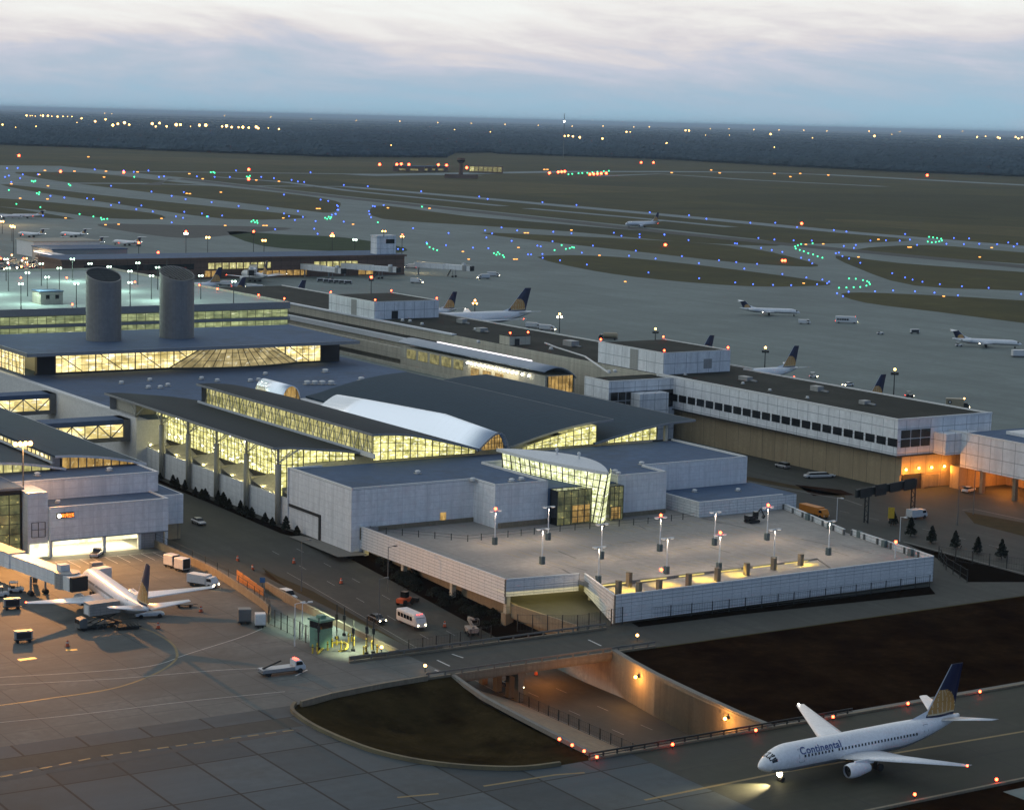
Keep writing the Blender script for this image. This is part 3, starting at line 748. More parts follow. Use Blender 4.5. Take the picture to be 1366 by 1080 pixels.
for i in range(0, 42, 3):   # roof trusses seen through the top of the glass
    u0, u1 = cols[i][0], cols[min(i + 3, 42)][0]; zt = cols[i][3] - .15
    mb.bar((u0, 6.1, zt - 2.0), (u1, 6.1, zt - .1), .13); mb.bar((u0, 6.1, zt - .1), (u1, 6.1, zt - 2.0), .13); mb.bar((u0, 6.1, zt - 2.0), (u1, 6.1, zt - 2.0), .13)
mb.build('roof_truss', MAT['mullion_white'], g)
rh_ = random.Random(9); hl = None
for i in range(46):
    u = rh_.uniform(-115, -36); z = rh_.choice([rh_.uniform(13.2, 15.4), rh_.uniform(8.2, 9.6)])
    if hl is None: mb = MB(); mb.ball((u, 6.5, z), .17, 6, 4); hl = mb.build('ceiling_lamp', MAT['lamp_white'], H); h0 = (u, z)
    else: c = hl.copy(); COL.objects.link(c); c.location = (u - h0[0], 0, z - h0[1])
for i in range(6):
    uu = -128 + 16 * i
    for k in (3.0, 8.0): lamp('POINT', W(uu + k, 1.7, 6.6), 130, (1.0, .86, .36), .15)
MB().box(-132, -117.2, 1.2, 6.8, 5.6, 15.9).build('end_bay', MAT['cream_wall'], H)
mb = MB(); mb.box(-117.2, -34.4, 6.2, 6.9, 5.65, 7.6); mb.build('plinth', MAT['dark_trim'], H)
glazing(H, [(-34.4, v, (5.6 if v < .9 else 13.45) if v > 7 else 5.6, crv(R1, v) - .5) for v in span(.9, 6.4, 4)], MAT['lit_hall'], (1, 0), 6, .13)
glazing(H, [(-34.4, v, 12.9, crv(R1, v) - .5) for v in span(6.4, 19.2, 8)], MAT['lit_hall'], (1, 0), 2, .13)
# clerestory between first and second roofs
cols = [(u, 20.3, 14.3 + .1, crv(R2, 20.3) - .5) for u in span(-117, -28.6, 44)]
g = glazing(H, cols, MAT['lit_hall_side'], (0, -1), 3, .095)
mb = MB()
for i in range(0, 44, 2):
    a, b = cols[i][0], cols[i + 2][0]; m = (a + b) / 2
    mb.bar((a, 20.15, 15.2), (m, 20.15, 18.9), .13); mb.bar((m, 20.15, 18.9), (b, 20.15, 15.2), .13)
mb.build('clerestory_truss', MAT['mullion_white'], g)
MB().box(-121, -26.5, 19.75, 20.0, 14.2, 15.3).build('flashing', MAT['fascia_white'], H)
glazing(H, [(-28.4, v, 13.45, max(13.5, crv(R2, v) - .5)) for v in span(20.5, 47.2, 14)], MAT['lit_hall'], (1, 0), 3, .13, truss=False)
# silver vault
def vz(u): return 17.1 + 2.1 * ((u + 106) / 54.0) ** .9 if u < -52 else 19.2 - 1.3 * (u + 52) / 24.5
def arch(u, n=14, grow=0.0):
    pr = [(47.2, .0), (47.9, .17), (48.8, .38), (49.8, .60), (50.8, .80), (51.7, .94), (52.5, 1.0), (53.2, .97), (53.9, .84), (54.5, .6), (54.9, .3), (55.1, 0)]
    return [(u, v + (v - 51) * grow * .2, 14.2 + (vz(u) + grow - 14.2) * q) for v, q in pr]
MB().slab([arch(u) for u in (-106, -90, -70, -58, -52, -48, -40, -27.2)], .25).build('barrel_vault', MAT['vault_metal'], H, smooth=True)
mb = MB(); P = arch(-27.15, 14, .10)
for a, b in zip(P, P[1:]): mb.bar(a, b, .3, .3)
mb.build('vault_edge', MAT['fascia'], H)
mb = MB(); A = arch(-29.0)
mb.face(*[(p[0], p[1], p[2] - .3) for p in A]); g = mb.build('arch_window', MAT['lit_amber'], H, fix=False)
mb = MB()
for k in range(1, 11, 1): mb.bar((-28.8, A[k][1], 14.2), (-28.8, A[k][1], A[k][2] - .25), .10)
for z in (15.3, 16.6): mb.bar((-28.8, 49.0 if z < 16 else 50.5, z), (-28.8, 54.6, z), .10)
mb.build('mullion_grid', MAT['mullion'], g)
def arch2(u): return [(u, 49.3 + 2.7 * math.cos(PI * (1 - k / 10)), 13.0 + 4.2 * math.sin(PI * k / 10)) for k in range(11)]
MB().slab([arch2(u) for u in (-143, -135, -126)], .2).build('small_vault', MAT['vault_metal'], H, smooth=True)
mb = MB(); A = arch2(-126.6); mb.face(*[(p[0], p[1], p[2] - .2) for p in A]); g = mb.build('arch_window', MAT['lit_amber'], H, fix=False)
mb = MB()
for k in range(1, 10, 2): mb.bar((-126.4, A[k][1], 13), (-126.4, A[k][1], A[k][2] - .2), .12)
mb.build('mullion_grid', MAT['mullion'], g)
glazing(H, [(-28.4, v, 13.45, crv(R3, v) - .5) for v in span(58.8, 80.8, 10)], MAT['lit_hall'], (1, 0), 3, .12)
glazing(H, [(u, 80.9, 13.45, crv(R3, 80.9) - .5) for u in span(-28.4, -60, 10)], MAT['lit_hall_side'], (0, 1), 3, .12)
glazing(H, [(-28.4, v, 13.45, crv(R4, v) - .5) for v in span(84, 98.5, 7)], MAT['lit_hall'], (1, 0), 2, .12)
glazing(H, [(u, 98.6, 13.45, crv(R4, 98.6) - .5) for u in span(-28.4, -60, 10)], MAT['lit_hall_side'], (0, 1), 2, .12)
mb = MB(); mb.tube((-29.5, 102, 0), (-29.5, 102, 17.0), .55, 10); mb.build('column', MAT['cream_wall'], H, smooth=True)
for nm, tab, uu in (('gable_wall', R3, -129.5), ('gable_wall', R4, -124.5), ('gable_wall', R2, -120), ('gable_wall', R1, -130)):
    mb = MB(); vs = span(tab[0][0] + 1, tab[-1][0] - 1, 12)
    for a, b in zip(vs, vs[1:]): mb.face((uu, a, 12.9), (uu, b, 12.9), (uu, b, crv(tab, b) - .4), (uu, a, crv(tab, a) - .4))
    mb.build(nm, MAT['fascia'], H)

# ================================================================ white windowless block with the glazed leaf entrance
B = thing('windowless_block', 'long white windowless block between the parking deck and the dark wing roofs', 'building', (-14, 50, 0))
FP = [(-28.5, .0), (0, 0), (0, 29.3), (8.4, 29.5), (8.9, 42.4), (-17.6, 42.4), (-17.6, 60.1), (9.6, 60.1), (9.7, 73.2), (.6, 73.3), (.6, 103.2), (-28.3, 103.2)]
MB().prism(FP, 0.0, 12.9).build('wall', MAT['white_panel'], B)
MB().prism([(u * .998 - (.3 if u > 0 else 0), v) for u, v in FP], 12.9, 12.95).build('roof', MAT['roof_flat'], B)
mb = MB(); n = len(FP)
for i in range(n):
    a, b = Vector(FP[i]), Vector(FP[(i + 1) % n])
    if i == n - 1: continue
    d = (b - a).normalized(); nn = Vector((d.y, -d.x)) * -.18
    mb.bar((a.x + nn.x - d.x * 0, a.y + nn.y, 13.15), (b.x + nn.x, b.y + nn.y, 13.15), .34, .5)
mb.build('parapet', MAT['white_plain'], B)
MB().box(-17.5, 9.2, 42.5, 60.0, 0, 11.7).build('roof_well', MAT['roof_flat'], B)
MB().box(-28.9, -28.55, -.3, 8, 0, 13.3).build('flank_wall', MAT['white_panel'], B)
MB().box(.05, .35, 2.0, 102.8, 2.5, 5.0).build('plinth', MAT['tan_concrete'], B)
MB().box(8.95, 9.25, 30, 42.2, 2.5, 5.2).build('plinth', MAT['tan_concrete'], B); MB().box(9.72, 10.0, 60.4, 73, 2.5, 5.0).build('plinth', MAT['tan_concrete'], B)
MB().box(-28.2, -14, -.25, -.03, 4.9, 5.5).build('wall_recess_trim', MAT['dark_trim'], B); MB().box(-14.2, -13.4, -.25, -.03, 0, 5.5).build('wall_recess_trim', MAT['dark_trim'], B)
mb = MB(); mb.box(.03, .12, 21.2, 22.6, 4.1, 6.6); g = mb.build('door', MAT['lit_amber'], B)
MB().box(.4, 1.6, 3, 5.5, 4.15, 5.2).build('wall_base_box', MAT['box_grey'], B)
for u, v, z, lb in ((-12, 22.5, 12.95, 'low grey vent on the flat block roof, left of the leaf entrance'), (4.5, 38.5, 12.95, 'left of two small vents at the block roof edge beside the leaf entrance'), (5.2, 35.6, 12.95, 'right of two small vents at the block roof edge beside the leaf entrance'), (5.0, 62.6, 12.95, 'grey hooded vent on the roof right of the leaf entrance'), (7.6, 61.6, 12.95, 'small low vent behind the parapet right of the leaf entrance'), (1.0, 28.5, 12.95, 'small vent by the inner corner of the block parapet'), (-1.5, 74.5, 12.95, 'vent on the stepped roof edge behind the right hand white box')):
    roof_unit(u, v, z, lb, .8)
# leaf roofed atrium
E_ = thing('leaf_entrance', 'glazed atrium with pointed leaf shaped roof and leaning glass wall, brightly lit from inside', 'entrance hall', (8, 51, 4.1))
def lf(t):   # near edge and far edge of the roof
    u = lerp(-19.5, 17.2, t); near = 47.3 + 4.6 * t - 1.6 * math.sin(PI * t); farv = 48.6 + 3.4 * t + 8.6 * math.sin(PI * t ** .85) ** .9
    return u, near, farv
rows = []
for i in range(21):
    u, a, b = lf(i / 20); rows.append([(u, lerp(a, b, k / 6), 15.75 + .7 * math.sin(PI * k / 6) * math.sin(PI * i / 20)) for k in range(7)])
MB().slab(rows, .5).build('leaf_roof', MAT['fascia_white'], E_, smooth=False)
mb = MB()
for i in range(20):
    u, a, b = lf(i / 20); u2, a2, b2 = lf((i + 1) / 20); mb.bar((u, a - .05, 15.5), (u2, a2 - .05, 15.5), .16, .7)
mb.build('roof_edge', MAT['white_rail'], E_)
top = []; bot = []
for i in range(1, 21):
    t = i / 20; u, a, b = lf(t); top.append((u - .3, a + .5, 15.2)); bot.append((lerp(-18.5, 13.6, t), lerp(48.2, 52.4, t) + .4 * math.sin(PI * t), 4.1))
endT = [(17.0, 52.3, 15.2), (15.4, 54.0, 15.2), (13.5, 55.6, 15.2), (10.5, 57.4, 15.2)]; endB = [(13.9, 52.9, 4.1), (12.9, 54.2, 4.1), (11.6, 55.6, 4.1), (9.8, 57.2, 4.1)]
T_ = top + endT; B_ = bot + endB
mb = MB()
for i in range(len(T_) - 1): mb.face(B_[i], B_[i + 1], T_[i + 1], T_[i])
g = mb.build('glass_wall', MAT['lit_entry'], E_, fix=False)
mb = MB()
def off(p): return (p[0] + .12, p[1] - .25, p[2])
for i in range(len(T_)):
    mb.bar(off(B_[i]), off(T_[i]), .2 if i % 2 == 0 else .1)
for k in range(0, 8):
    t = k / 7
    for i in range(len(T_) - 1):
        P = lambda j: off(tuple(lerp(B_[j][q], T_[j][q], t) for q in range(3))); mb.bar(P(i), P(i + 1), .12)
mb.build('mullion_grid', MAT['steel_dark'], g)
for s, (v0, v1) in enumerate(((42.8, 51.6), (56.4, 59.9))):
    mb = MB(); mb.box(9.3, 12.0, v0, v1, 4.1, 11.6); mb.build('side_bay', MAT['dark_glass'], E_)
    cols = [(12.05, v, 4.15, 11.5) for v in span(v0, v1, 5 if s == 0 else 3)]
    glazing(E_, cols, MAT['lit_dim'], (1, 0), 5, .12, inset=-.02, frame=MAT['steel_dark'])
    if s == 0: glazing(E_, [(12.08, v, 4.4, 8.2) for v in span(46.6, 51.2, 3)], MAT['lit_amber'], (1, 0), 3, .1, inset=-.01, frame=MAT['steel_dark'], name='lit_pane')
    else: glazing(E_, [(12.08, v, 4.4, 7.0) for v in span(v0 + .3, v1 - .6, 3)], MAT['lit_amber'], (1, 0), 3, .1, inset=-.01, frame=MAT['steel_dark'], name='lit_pane')
for k, (t, vv) in enumerate(((.42, 53.2), (.6, 54.6))):
    u = lf(t)[0]; mb = MB(); mb.tube((u, vv, 16.3), (u, vv, 17.3), .22, 8); mb.ball((u, vv, 17.4), .42, 8, 5); mb.build('roof_vent', MAT['white_plain'], E_)
# lower annex beside the block, on the deck
Ax = thing('low_annex', 'low flat roofed annex with pale parapet in front of the tall white block', 'annex', (10, 90, 4.1))
MB().box(1.0, 17.5, 76.5, 104, 2.6, 7.2).build('wall', MAT['white_screen'], Ax); MB().box(1.3, 17.2, 76.8, 104, 7.2, 7.26).build('roof', MAT['roof_flat'], Ax)
mb = MB(); mb.box(17.2, 17.6, 76.4, 100, 7.2, 7.55); mb.box(1.0, 17.2, 76.3, 76.65, 7.2, 7.55); mb.build('parapet', MAT['white_plain'], Ax)
for u, v, lb in ((6, 84, 'dark vent on the low annex roof, left one'), (9, 94, 'dark vent on the low annex roof, right one')):
    roof_unit(u, v, 7.26, lb, .7)

# ================================================================ parking deck
D = thing('parking_deck', 'open rooftop parking deck of pale concrete behind white louvred screens', 'parking deck', (40, 50, 0))
DK = [(-2, 2.6), (55.6, 2.6), (57.2, 17.0), (61.5, 17.4), (61.8, 72.5), (66.5, 72.5), (73.6, 24.0), (73.8, 17), (75.4, 13.6), (75.4, 90.0), (46, 93.4), (18, 100.2), (10, 103), (10, 60), (9, 43), (9, 29), (.5, 29)]
HOLE_D = None
mb = MB(); mb.prism([(-2, 2.6), (55.6, 2.6), (57.2, 17.0), (62.6, 17.6), (62.6, 73), (62.6, 91.2), (18, 100.2), (-10, 103), (-10, 30), (-2, 29)], 3.3, 4.1); mb.build('deck_slab', MAT['deck_concrete'], D)
mb = MB(); mb.prism([(62.6, 71.5), (75.4, 66), (75.4, 90), (62.6, 91.2)], 3.3, 4.1); mb.prism([(71.6, 14.6), (75.4, 13.4), (75.4, 66), (67.2, 68.6), (71.9, 33), (72.2, 20)], 3.3, 4.1); mb.build('deck_edge', MAT['deck_concrete'], D)
MB().prism([(57.0, 5), (75, 14), (75, 89), (18, 99), (12, 30), (12, 5)], -.55, -.4).build('lower_floor', MAT['deck_concrete'], D)
MB().box(-2, 55.6, 4.8, 5.2, -3.6, .2).build('base_wall', MAT['tan_concrete'], D)
MB().box(10.2, 10.8, 5.2, 99, -.5, 3.3).build('inner_wall', MAT['cream_wall'], D)
MB().prism([(75.2, 66), (75.4, 66), (75.4, 89.5), (75.2, 89.5)], -.4, 3.3).build('end_wall', MAT['tan_concrete'], D)
def screen(nm, a, b, zb, zt, posts, mat='white_screen'):
    a = Vector((a[0], a[1], 0)); b = Vector((b[0], b[1], 0)); d = (b - a); L = d.length; d.normalize(); n = Vector((d.y, -d.x, 0))
    zf = lambda t: (zb if not callable(zb) else zb(t))
    N = max(2, int(L / 4)); rows = 7
    mb = MB()
    for k in range(rows):       # broad louvres with thin gaps, leaning outwards
        for i in range(N):
            t0, t1 = i / N, (i + 1) / N
            p0, p1 = a + d * L * t0, a + d * L * t1
            z0a, z0b = zf(t0), zf(t1)
            def q(p, zb_, s): z = lerp(zb_, zt, s); return (p.x + n.x * .06 * (1 if s * rows % 1 < .5 else 0), p.y + n.y * .06 * (1 if s * rows % 1 < .5 else 0), z)
            mb.bar((p0.x, p0.y, lerp(z0a, zt, (k + .5) / rows)), (p1.x, p1.y, lerp(z0b, zt, (k + .5) / rows)), .1, (zt - z0a) / rows * .94)
    s = mb.build(nm, MAT[mat], D)
    mb = MB(); mb.bar((a.x, a.y, zt + .06), (b.x, b.y, zt + .06), .3, .14)
    for i in range(rows + 1):
        mb.bar(Vector((a.x, a.y, lerp(zf(0), zt, i / rows))) + n * .09, Vector((b.x, b.y, lerp(zf(1), zt, i / rows))) + n * .09, .06, .07)
    mb.build('screen_rail', MAT['white_rail'], s)
    mb = MB()
    k = max(1, round(L / posts))
    for i in range(k + 1):
        p = a + d * L * i / k - n * .22; mb.box(p.x - .18, p.x + .18, p.y - .18, p.y + .18, zf(i / k) - .1, zt)
    mb.build('screen_post', MAT['steel'], s)
    return s
screen('screen_wall', (-2, 2.2), (55.8, 2.2), .75, 5.25, 8)
screen('screen_wall', (56.0, 2.3), (57.8, 17.2), 2.1, 5.25, 5)
screen('screen_wall', (58.2, 18.3), (75.4, 12.9), lambda t: 2.0 - 2.0 * t, 5.25, 5)
screen('screen_wall', (75.8, 13.0), (75.8, 90.2), .35, 5.25, 5.2)
screen('screen_wall', (75.5, 90.4), (47.5, 94.0), 2.9, 5.25, 5)
screen('screen_wall', (46.5, 92.8), (17.6, 100.4), 2.9, 5.25, 5)
for a in ((50, 95), (40, 95.5), (60, 92.8), (30, 98), (69, 91.6)):
    MB().box(a[0] - .5, a[0] + .5, a[1] - 1.6, a[1] - .8, 4.1, 5.5).build('pilaster', MAT['concrete'], D)
for u in (1, 17, 36, 55.4):
    MB().box(u - .45, u + .45, 2.5, 3.4, zr(u) * .6 - 1.2, 3.3).build('column', MAT['cream_wall'], D)
MB().box(54.6, 56.2, 2.2, 3.9, -4, -1.2).build('column_block', MAT['tan_concrete'], D)
for x, y in ((839, 777), (825, 788), (852, 790), (879, 787), (918.5, 778.5), (957, 771), (996, 764), (1032, 757), (1068, 752)):
    u, v = GUV(x, y, 4.1); mb = MB(); mb.box(u - .5, u + .5, v - .38, v + .38, -.4, 6.1); mb.build('stub_column', MAT['tan_concrete'], D)
for v in span(20, 92, 9):
    for u in (20, 40, 58): MB().box(u - .4, u + .4, v - .4, v + .4, -.4, 3.3).build('column', MAT['cream_wall'], D)
mb = MB()
for r_ in range(4):
    for k in range(22):
        u = 20 + r_ * 11; v = 18 + k * 3.0
        mb.face((u, v, 4.112), (u + 5.0, v, 4.112), (u + 5.0, v + .16, 4.112), (u, v + .16, 4.112))
mb.build('bay_marking', MAT['bay_paint'], D, fix=False)
mb = MB()
rs_ = random.Random(3)
for k in range(26):
    u = rs_.uniform(16, 60); v = rs_.uniform(18, 86); a = rs_.uniform(-.25, .25) + (0 if k % 3 else 1.5); L = rs_.uniform(2.5, 9); w = rs_.uniform(.18, .5)
    c, s = math.cos(a) * L, math.sin(a) * L
    mb.face((u, v, 4.118), (u + c - s * w / L, v + s + c * w / L * 0, 4.118), (u + c, v + s + w, 4.118), (u, v + w, 4.118))
mb.build('tyre_mark', MAT['deck_stain'], D, fix=False)
# railing between the deck and the block
rl = thing('deck_railing', 'thin dark railing along the parking deck in front of the white block', 'railing', (19, 50, 4.1))
pr = [(1.5, 3.6), (18.2, 17), (17.5, 40), (18.5, 62), (17.8, 75)]
mb = MB()
for a, b in zip(pr, pr[1:]):
    mb.bar((*a, 5.3), (*b, 5.3), .05); mb.bar((*a, 4.7), (*b, 4.7), .04)
mb.build('rail', MAT['steel_dark'], rl)
for a, b in zip(pr, pr[1:]):
    L = math.hypot(b[0] - a[0], b[1] - a[1]); k = max(1, int(L / 3.2))
    for i in range(k): MB().bar((lerp(a[0], b[0], i / k), lerp(a[1], b[1], i / k), 4.1), (lerp(a[0], b[0], i / k), lerp(a[1], b[1], i / k), 5.5), .13).build('post', MAT['steel_dark'], rl)
# ramp into the lower parking level
rp_ = thing('garage_ramp', 'tan walled ramp dropping into the lit lower parking level', 'ramp', (68, 10, 0))
MB().slab([[(58, 3.6, -.5), (58, 17.6, -.5)], [(66, 3.6, -.35), (70, 14.0, -.3)], [(78, 4.7, .0), (78, 11.5, .0)]], .3).build('ramp_floor', MAT['asphalt'], rp_)
mb = MB(); mb.bar((56.4, 3.4, -.6), (77.6, 3.7, -.1), .4, 2.6); mb.build('ramp_wall', MAT['tan_concrete'], rp_)
# lamps under the deck, plus spots and glow strips added at the slot
for loc, p in ((W(40, 20, 3.1), 2600), (W(40, 45, 3.1), 2600), (W(40, 68, 3.1), 2600), (W(60, 10, 2.9), 700)):
    lamp('AREA', loc, p, (1.0, .80, .25), 14, (0, 0, U), sizey=16)
MB().slab([[(62.7, 17.5, 3.35), (73.4, 17.5, 3.35)], [(62.7, 72, 3.85), (68, 72, 3.85)]], .3).build('sloped_ramp', MAT['deck_concrete'], D)
for v in (22, 31, 40, 49, 58, 66):
    o = lamp('SPOT', W(66.6 - (v - 22) * .02, v, 6.0), 1500, (1.0, .66, .07), .3, spot=rad(114), blend=.3)  # unseen spot added above the deck slot to yellow the ramp
    MB().box(62.62, 62.8, v - 3, v + 3, 3.7, 3.9).build('added_glow_strip', MAT['glow_strip'], D)  # glowing strip added to brighten the slot's far edge
lamp('POINT', W(4, 8, 2.3), 900, (1.0, .82, .35), .4); lamp('POINT', W(10, 6.5, 2.3), 700, (1.0, .82, .35), .4)

# ================================================================ north block, lit concourse hall, drums, rooftop car park
N_ = thing('terminal_block', 'long white terminal block with wide flat grey roof', 'terminal', (-160, 50, 0))
MB().box(-420, -132.2, -2.0, 111, 0, 12.9).build('wall', MAT['white_plain'], N_)
MB().box(-420, -109, 1.2, 111, 12.9, 12.98).build('roof', MAT['roof_flat'], N_)
MB().box(-420, -109.2, -2.1, -1.6, 12.9, 13.5).build('parapet', MAT['white_plain'], N_)
MB().box(-132.1, -109, -2.0, 6, 0, 12.9).build('corner_wall', MAT['white_plain'], N_)
MB().box(-132, -109, 104, 111, 0, 12.9).build('side_wall', MAT['white_plain'], N_)
k = 0
for u, v in [GUV(x, y, 13) for x, y in ((162, 512), (200, 508), (198, 518), (214, 518), (224, 515), (269, 506), (354, 500), (334, 509), (345, 508), (290, 509))]:
    roof_unit(u, v, 13, 'small grey vent on the flat terminal roof, %s from the left' % ORD[k], .9); k += 1
for x, y in ((410, 513), (420, 513), (430, 513), (442, 513), (434, 497), (482, 508)):
    u, v = GUV(x, y, 13); roof_unit(u, v, 13, 'boxy fan unit on the terminal roof by the wing roofs, %s from the left' % ORD[k - 10], 1.2); k += 1
L_ = thing('lit_concourse_hall', 'flat roofed hall with a long band of bright yellow glass on the terminal roof', 'hall', (-205, 55, 13))
MB().slab([[(-193, .2, 20.4), (-193, 106, 20.4)], [(-242, .2, 20.8), (-242, 106, 20.8)]], .9).build('roof', MAT['roof_flat'], L_)
MB().box(-193.1, -192.8, 0, 106, 19.5, 20.5).build('fascia', MAT['fascia'], L_); MB().box(-242, -193, -.1, .2, 19.5, 20.6).build('fascia', MAT['fascia'], L_)
MB().box(-250, -206, 9, 106, 13, 19.5).build('core', MAT['fascia'], L_)
cols = [(-203.5, v, 13.4, 19.4) for v in span(12, 98, 42)]
g = glazing(L_, cols, MAT['lit_warm'], (1, 0), 3, .11)
mb = MB()
for i in range(0, 42, 6):
    mb.bar((-203.2, cols[i][1], 19.3), (-203.2, cols[min(i + 4, 42)][1], 13.5), .22); mb.bar((-203.2, cols[i][1], 13.4), (-203.2, cols[i][1], 19.4), .3)
mb.build('brace', MAT['mullion'], g)
MB().box(-205, -203.2, 6.5, 11.9, 13, 19.5).build('end_pier', MAT['dark_trim'], L_); MB().box(-206, -203.2, 98.1, 104.5, 13, 19.5).build('end_pier', MAT['dark_trim'], L_)
MB().box(-204.5, -203.0, 6, 104, 13, 13.4).build('sill', MAT['dark_trim'], L_)
glazing(L_, [(u, 3.0, 11.5, 19.4) for u in span(-204.5, -300, 30)], MAT['lit_warm'], (0, -1), 5, .14)
# bulging trapezoid bay in the glass
def bay(t): return 70 - 22 + 44 * t
cols = []
T2, B2 = [], []
for i in range(15):
    t = i / 14; bow = math.sin(PI * t) ** .8
    T2.append((-203.0, lerp(58.5, 80, t), 19.3)); B2.append((-203.2 + 5.2 * bow, lerp(47, 90, t), 13.2))
mb = MB()
for i in range(14): mb.face(B2[i], B2[i + 1], T2[i + 1], T2[i])
g = mb.build('bay_glass', litglass('lit bay glass', (.40, .31, .14), (.72, .58, .28), (1, .95, .7), .85, .2, .3), L_, fix=False)
mb = MB()
for i in range(15):
    mb.bar((B2[i][0] + .15, B2[i][1], B2[i][2]), (T2[i][0] + .15, T2[i][1], T2[i][2]), .3 if i in (0, 14) else .16)
for i in range(14): mb.bar(B2[i], B2[i + 1], .5, .6)
for t in (.33, .66):
    for i in range(14): mb.bar(tuple(lerp(B2[i][q], T2[i][q], t) + (.12 if q == 0 else 0) for q in range(3)), tuple(lerp(B2[i + 1][q], T2[i + 1][q], t) + (.12 if q == 0 else 0) for q in range(3)), .1)
mb.build('bay_mullion', MAT['mullion'], g)
# rooftop car park
K = thing('rooftop_car_park', 'wide rooftop car park with two bands of green lit parking levels below its parapet', 'car park', (-262, 40, 0))
MB().box(-420, -262.5, -140, 116.5, 24.6, 25.5).build('deck', MAT['garage_roof'], K)
MB().box(-262.4, -261.9, -140, 116.6, 24.0, 26.3).build('parapet', MAT['fascia'], K)
MB().box(-420, -262.4, 116.2, 116.7, 24.6, 26.3).build('parapet', MAT['cream_wall'], K)
MB().box(-420.4, -420, -140, 116.7, 24.6, 26.4).build('parapet', MAT['cream_wall'], K)
for z0, z1 in ((21.3, 23.8), (17.6, 20.2)):
    glazing(K, [(-262.2, v, z0, z1) for v in span(-60, 116, 58)], MAT['lit_green'], (1, 0), 2, .10, inset=.5, name='lit_level', frame=MAT['mullion'])
for z0, z1 in ((20.3, 21.2), (12.9, 17.5)): MB().box(-264, -261.9, -140, 116.6, z0, z1).build('floor_band', MAT['fascia'], K)
MB().box(-420, -264.5, -139.8, 116.0, 0, 24.5).build('core', MAT['fascia'], K)
for i, v in enumerate((33, 56.6)):
    dr = thing('round_tower', ('left hand round silver tower with a closed sloping top' if i == 0 else 'right hand round silver tower with an open slatted top'), 'tower', (-219, v, 20.5), group='round towers in front of the car park')
    mb = MB(); n = 28; R_ = 5.25
    sz_ = lambda r_, k, d=0: 40.2 - 1.9 * r_ / R_ * math.cos(2 * PI * k / n) + d
    cp_ = lambda r_, k, z: (-219 + r_ * math.cos(2 * PI * k / n), v + r_ * math.sin(2 * PI * k / n), z)
    mb.loft([[cp_(R_, k, 12.9) for k in range(n)], [cp_(R_, k, sz_(R_, k)) for k in range(n)], [cp_(R_ - .25, k, sz_(R_ - .25, k)) for k in range(n)], [cp_(R_ - .25, k, sz_(R_ - .25, k, -1.6)) for k in range(n)]], caps=False)
    mb.build('shell', MAT['drum_metal'], dr, smooth=False, fix=False)
    dz_ = -.25 if i == 0 else -1.5
    mb = MB(); mb.loft([[cp_(R_ - .26, k, sz_(R_ - .26, k, dz_ - .2)) for k in range(n)], [cp_(R_ - .26, k, sz_(R_ - .26, k, dz_)) for k in range(n)]]); mb.build('cap', MAT['roof_dark'] if i == 0 else MAT['dark_trim'], dr)
    if i == 1:
        mb = MB()
        for k in range(-4, 5):
            w = math.sqrt(max(.1, (R_ - .3) ** 2 - (k * 1.08) ** 2)); mb.bar((-219 - w, v + k * 1.08 - .25 * w, 40.1 + 1.9 * w / R_), (-219 + w, v + k * 1.08 + .25 * w, 40.1 - 1.9 * w / R_), .22, .4)
        mb.build('slat', MAT['steel'], dr)
        MB().tube((-222, v - 2, 39.5), (-222, v - 2, 44), .07, 5).build('aerial', MAT['steel'], dr)
bx = thing('stair_head', 'small white stair house on the rooftop car park', 'stair house', (-300, 25, 25.5))
mb = MB(); u, v = GUV(70, 406, 25.5); mb.box(u - 8, u, v - 4, v + 3.6, 25.5, 29.6); mb.build('wall', MAT['cream_wall'], bx); MB().box(u - 8.2, u + .2, v - 4.2, v + 3.8, 29.6, 29.9).build('roof', MAT['roof_flat'], bx)
for dv in (-2.2, 1.0): MB().box(u - .02, u + .06, v + dv, v + dv + 1.2, 27.3, 28.6).build('window', MAT['dark_glass'], bx)

# ================================================================ lit foot bridges on the left
for i, (uu, zt, v0, v1, nm) in enumerate(((-113, 12.7, -24, -2.1, 'nearer'), (-165, 12.6, -26, -2.1, 'farther'))):
    fb = thing('foot_bridge', nm + ' enclosed foot bridge with bright yellow windows and crossed braces', 'foot bridge', (uu, -12, 8.3), group='lit foot bridges between the terminal wings')
    MB().box(uu - 7, uu + .2, v0, v1, 11.7, 12.8).build('roof', MAT['roof_flat'], fb); MB().box(uu - 7, uu + .2, v0, v1, 7.3, 8.2).build('floor', MAT['steel'], fb)
    MB().box(uu - 6.6, uu - .6, v0 + .2, v1, 8.2, 11.7).build('core', MAT['fascia'], fb)
    g = glazing(fb, [(uu - .1, v, 8.3, 11.6) for v in span(v0, v1 - 1.6, 6)], MAT['lit_warm'], (1, 0), 1, .16, frame=MAT['steel'])
    mb = MB(); vs = span(v0, v1 - 1.6, 6)
    for k in range(0, 6): mb.bar((uu + .12, vs[k], 8.3 if k % 2 else 11.6), (uu + .12, vs[k + 1], 11.6 if k % 2 else 8.3), .24)
    mb.build('brace', MAT['steel'], g)
    MB().box(uu - 7, uu + .25, v1 - 1.7, v1, 7.3, 12.8).build('end_pier', MAT['steel'], fb)

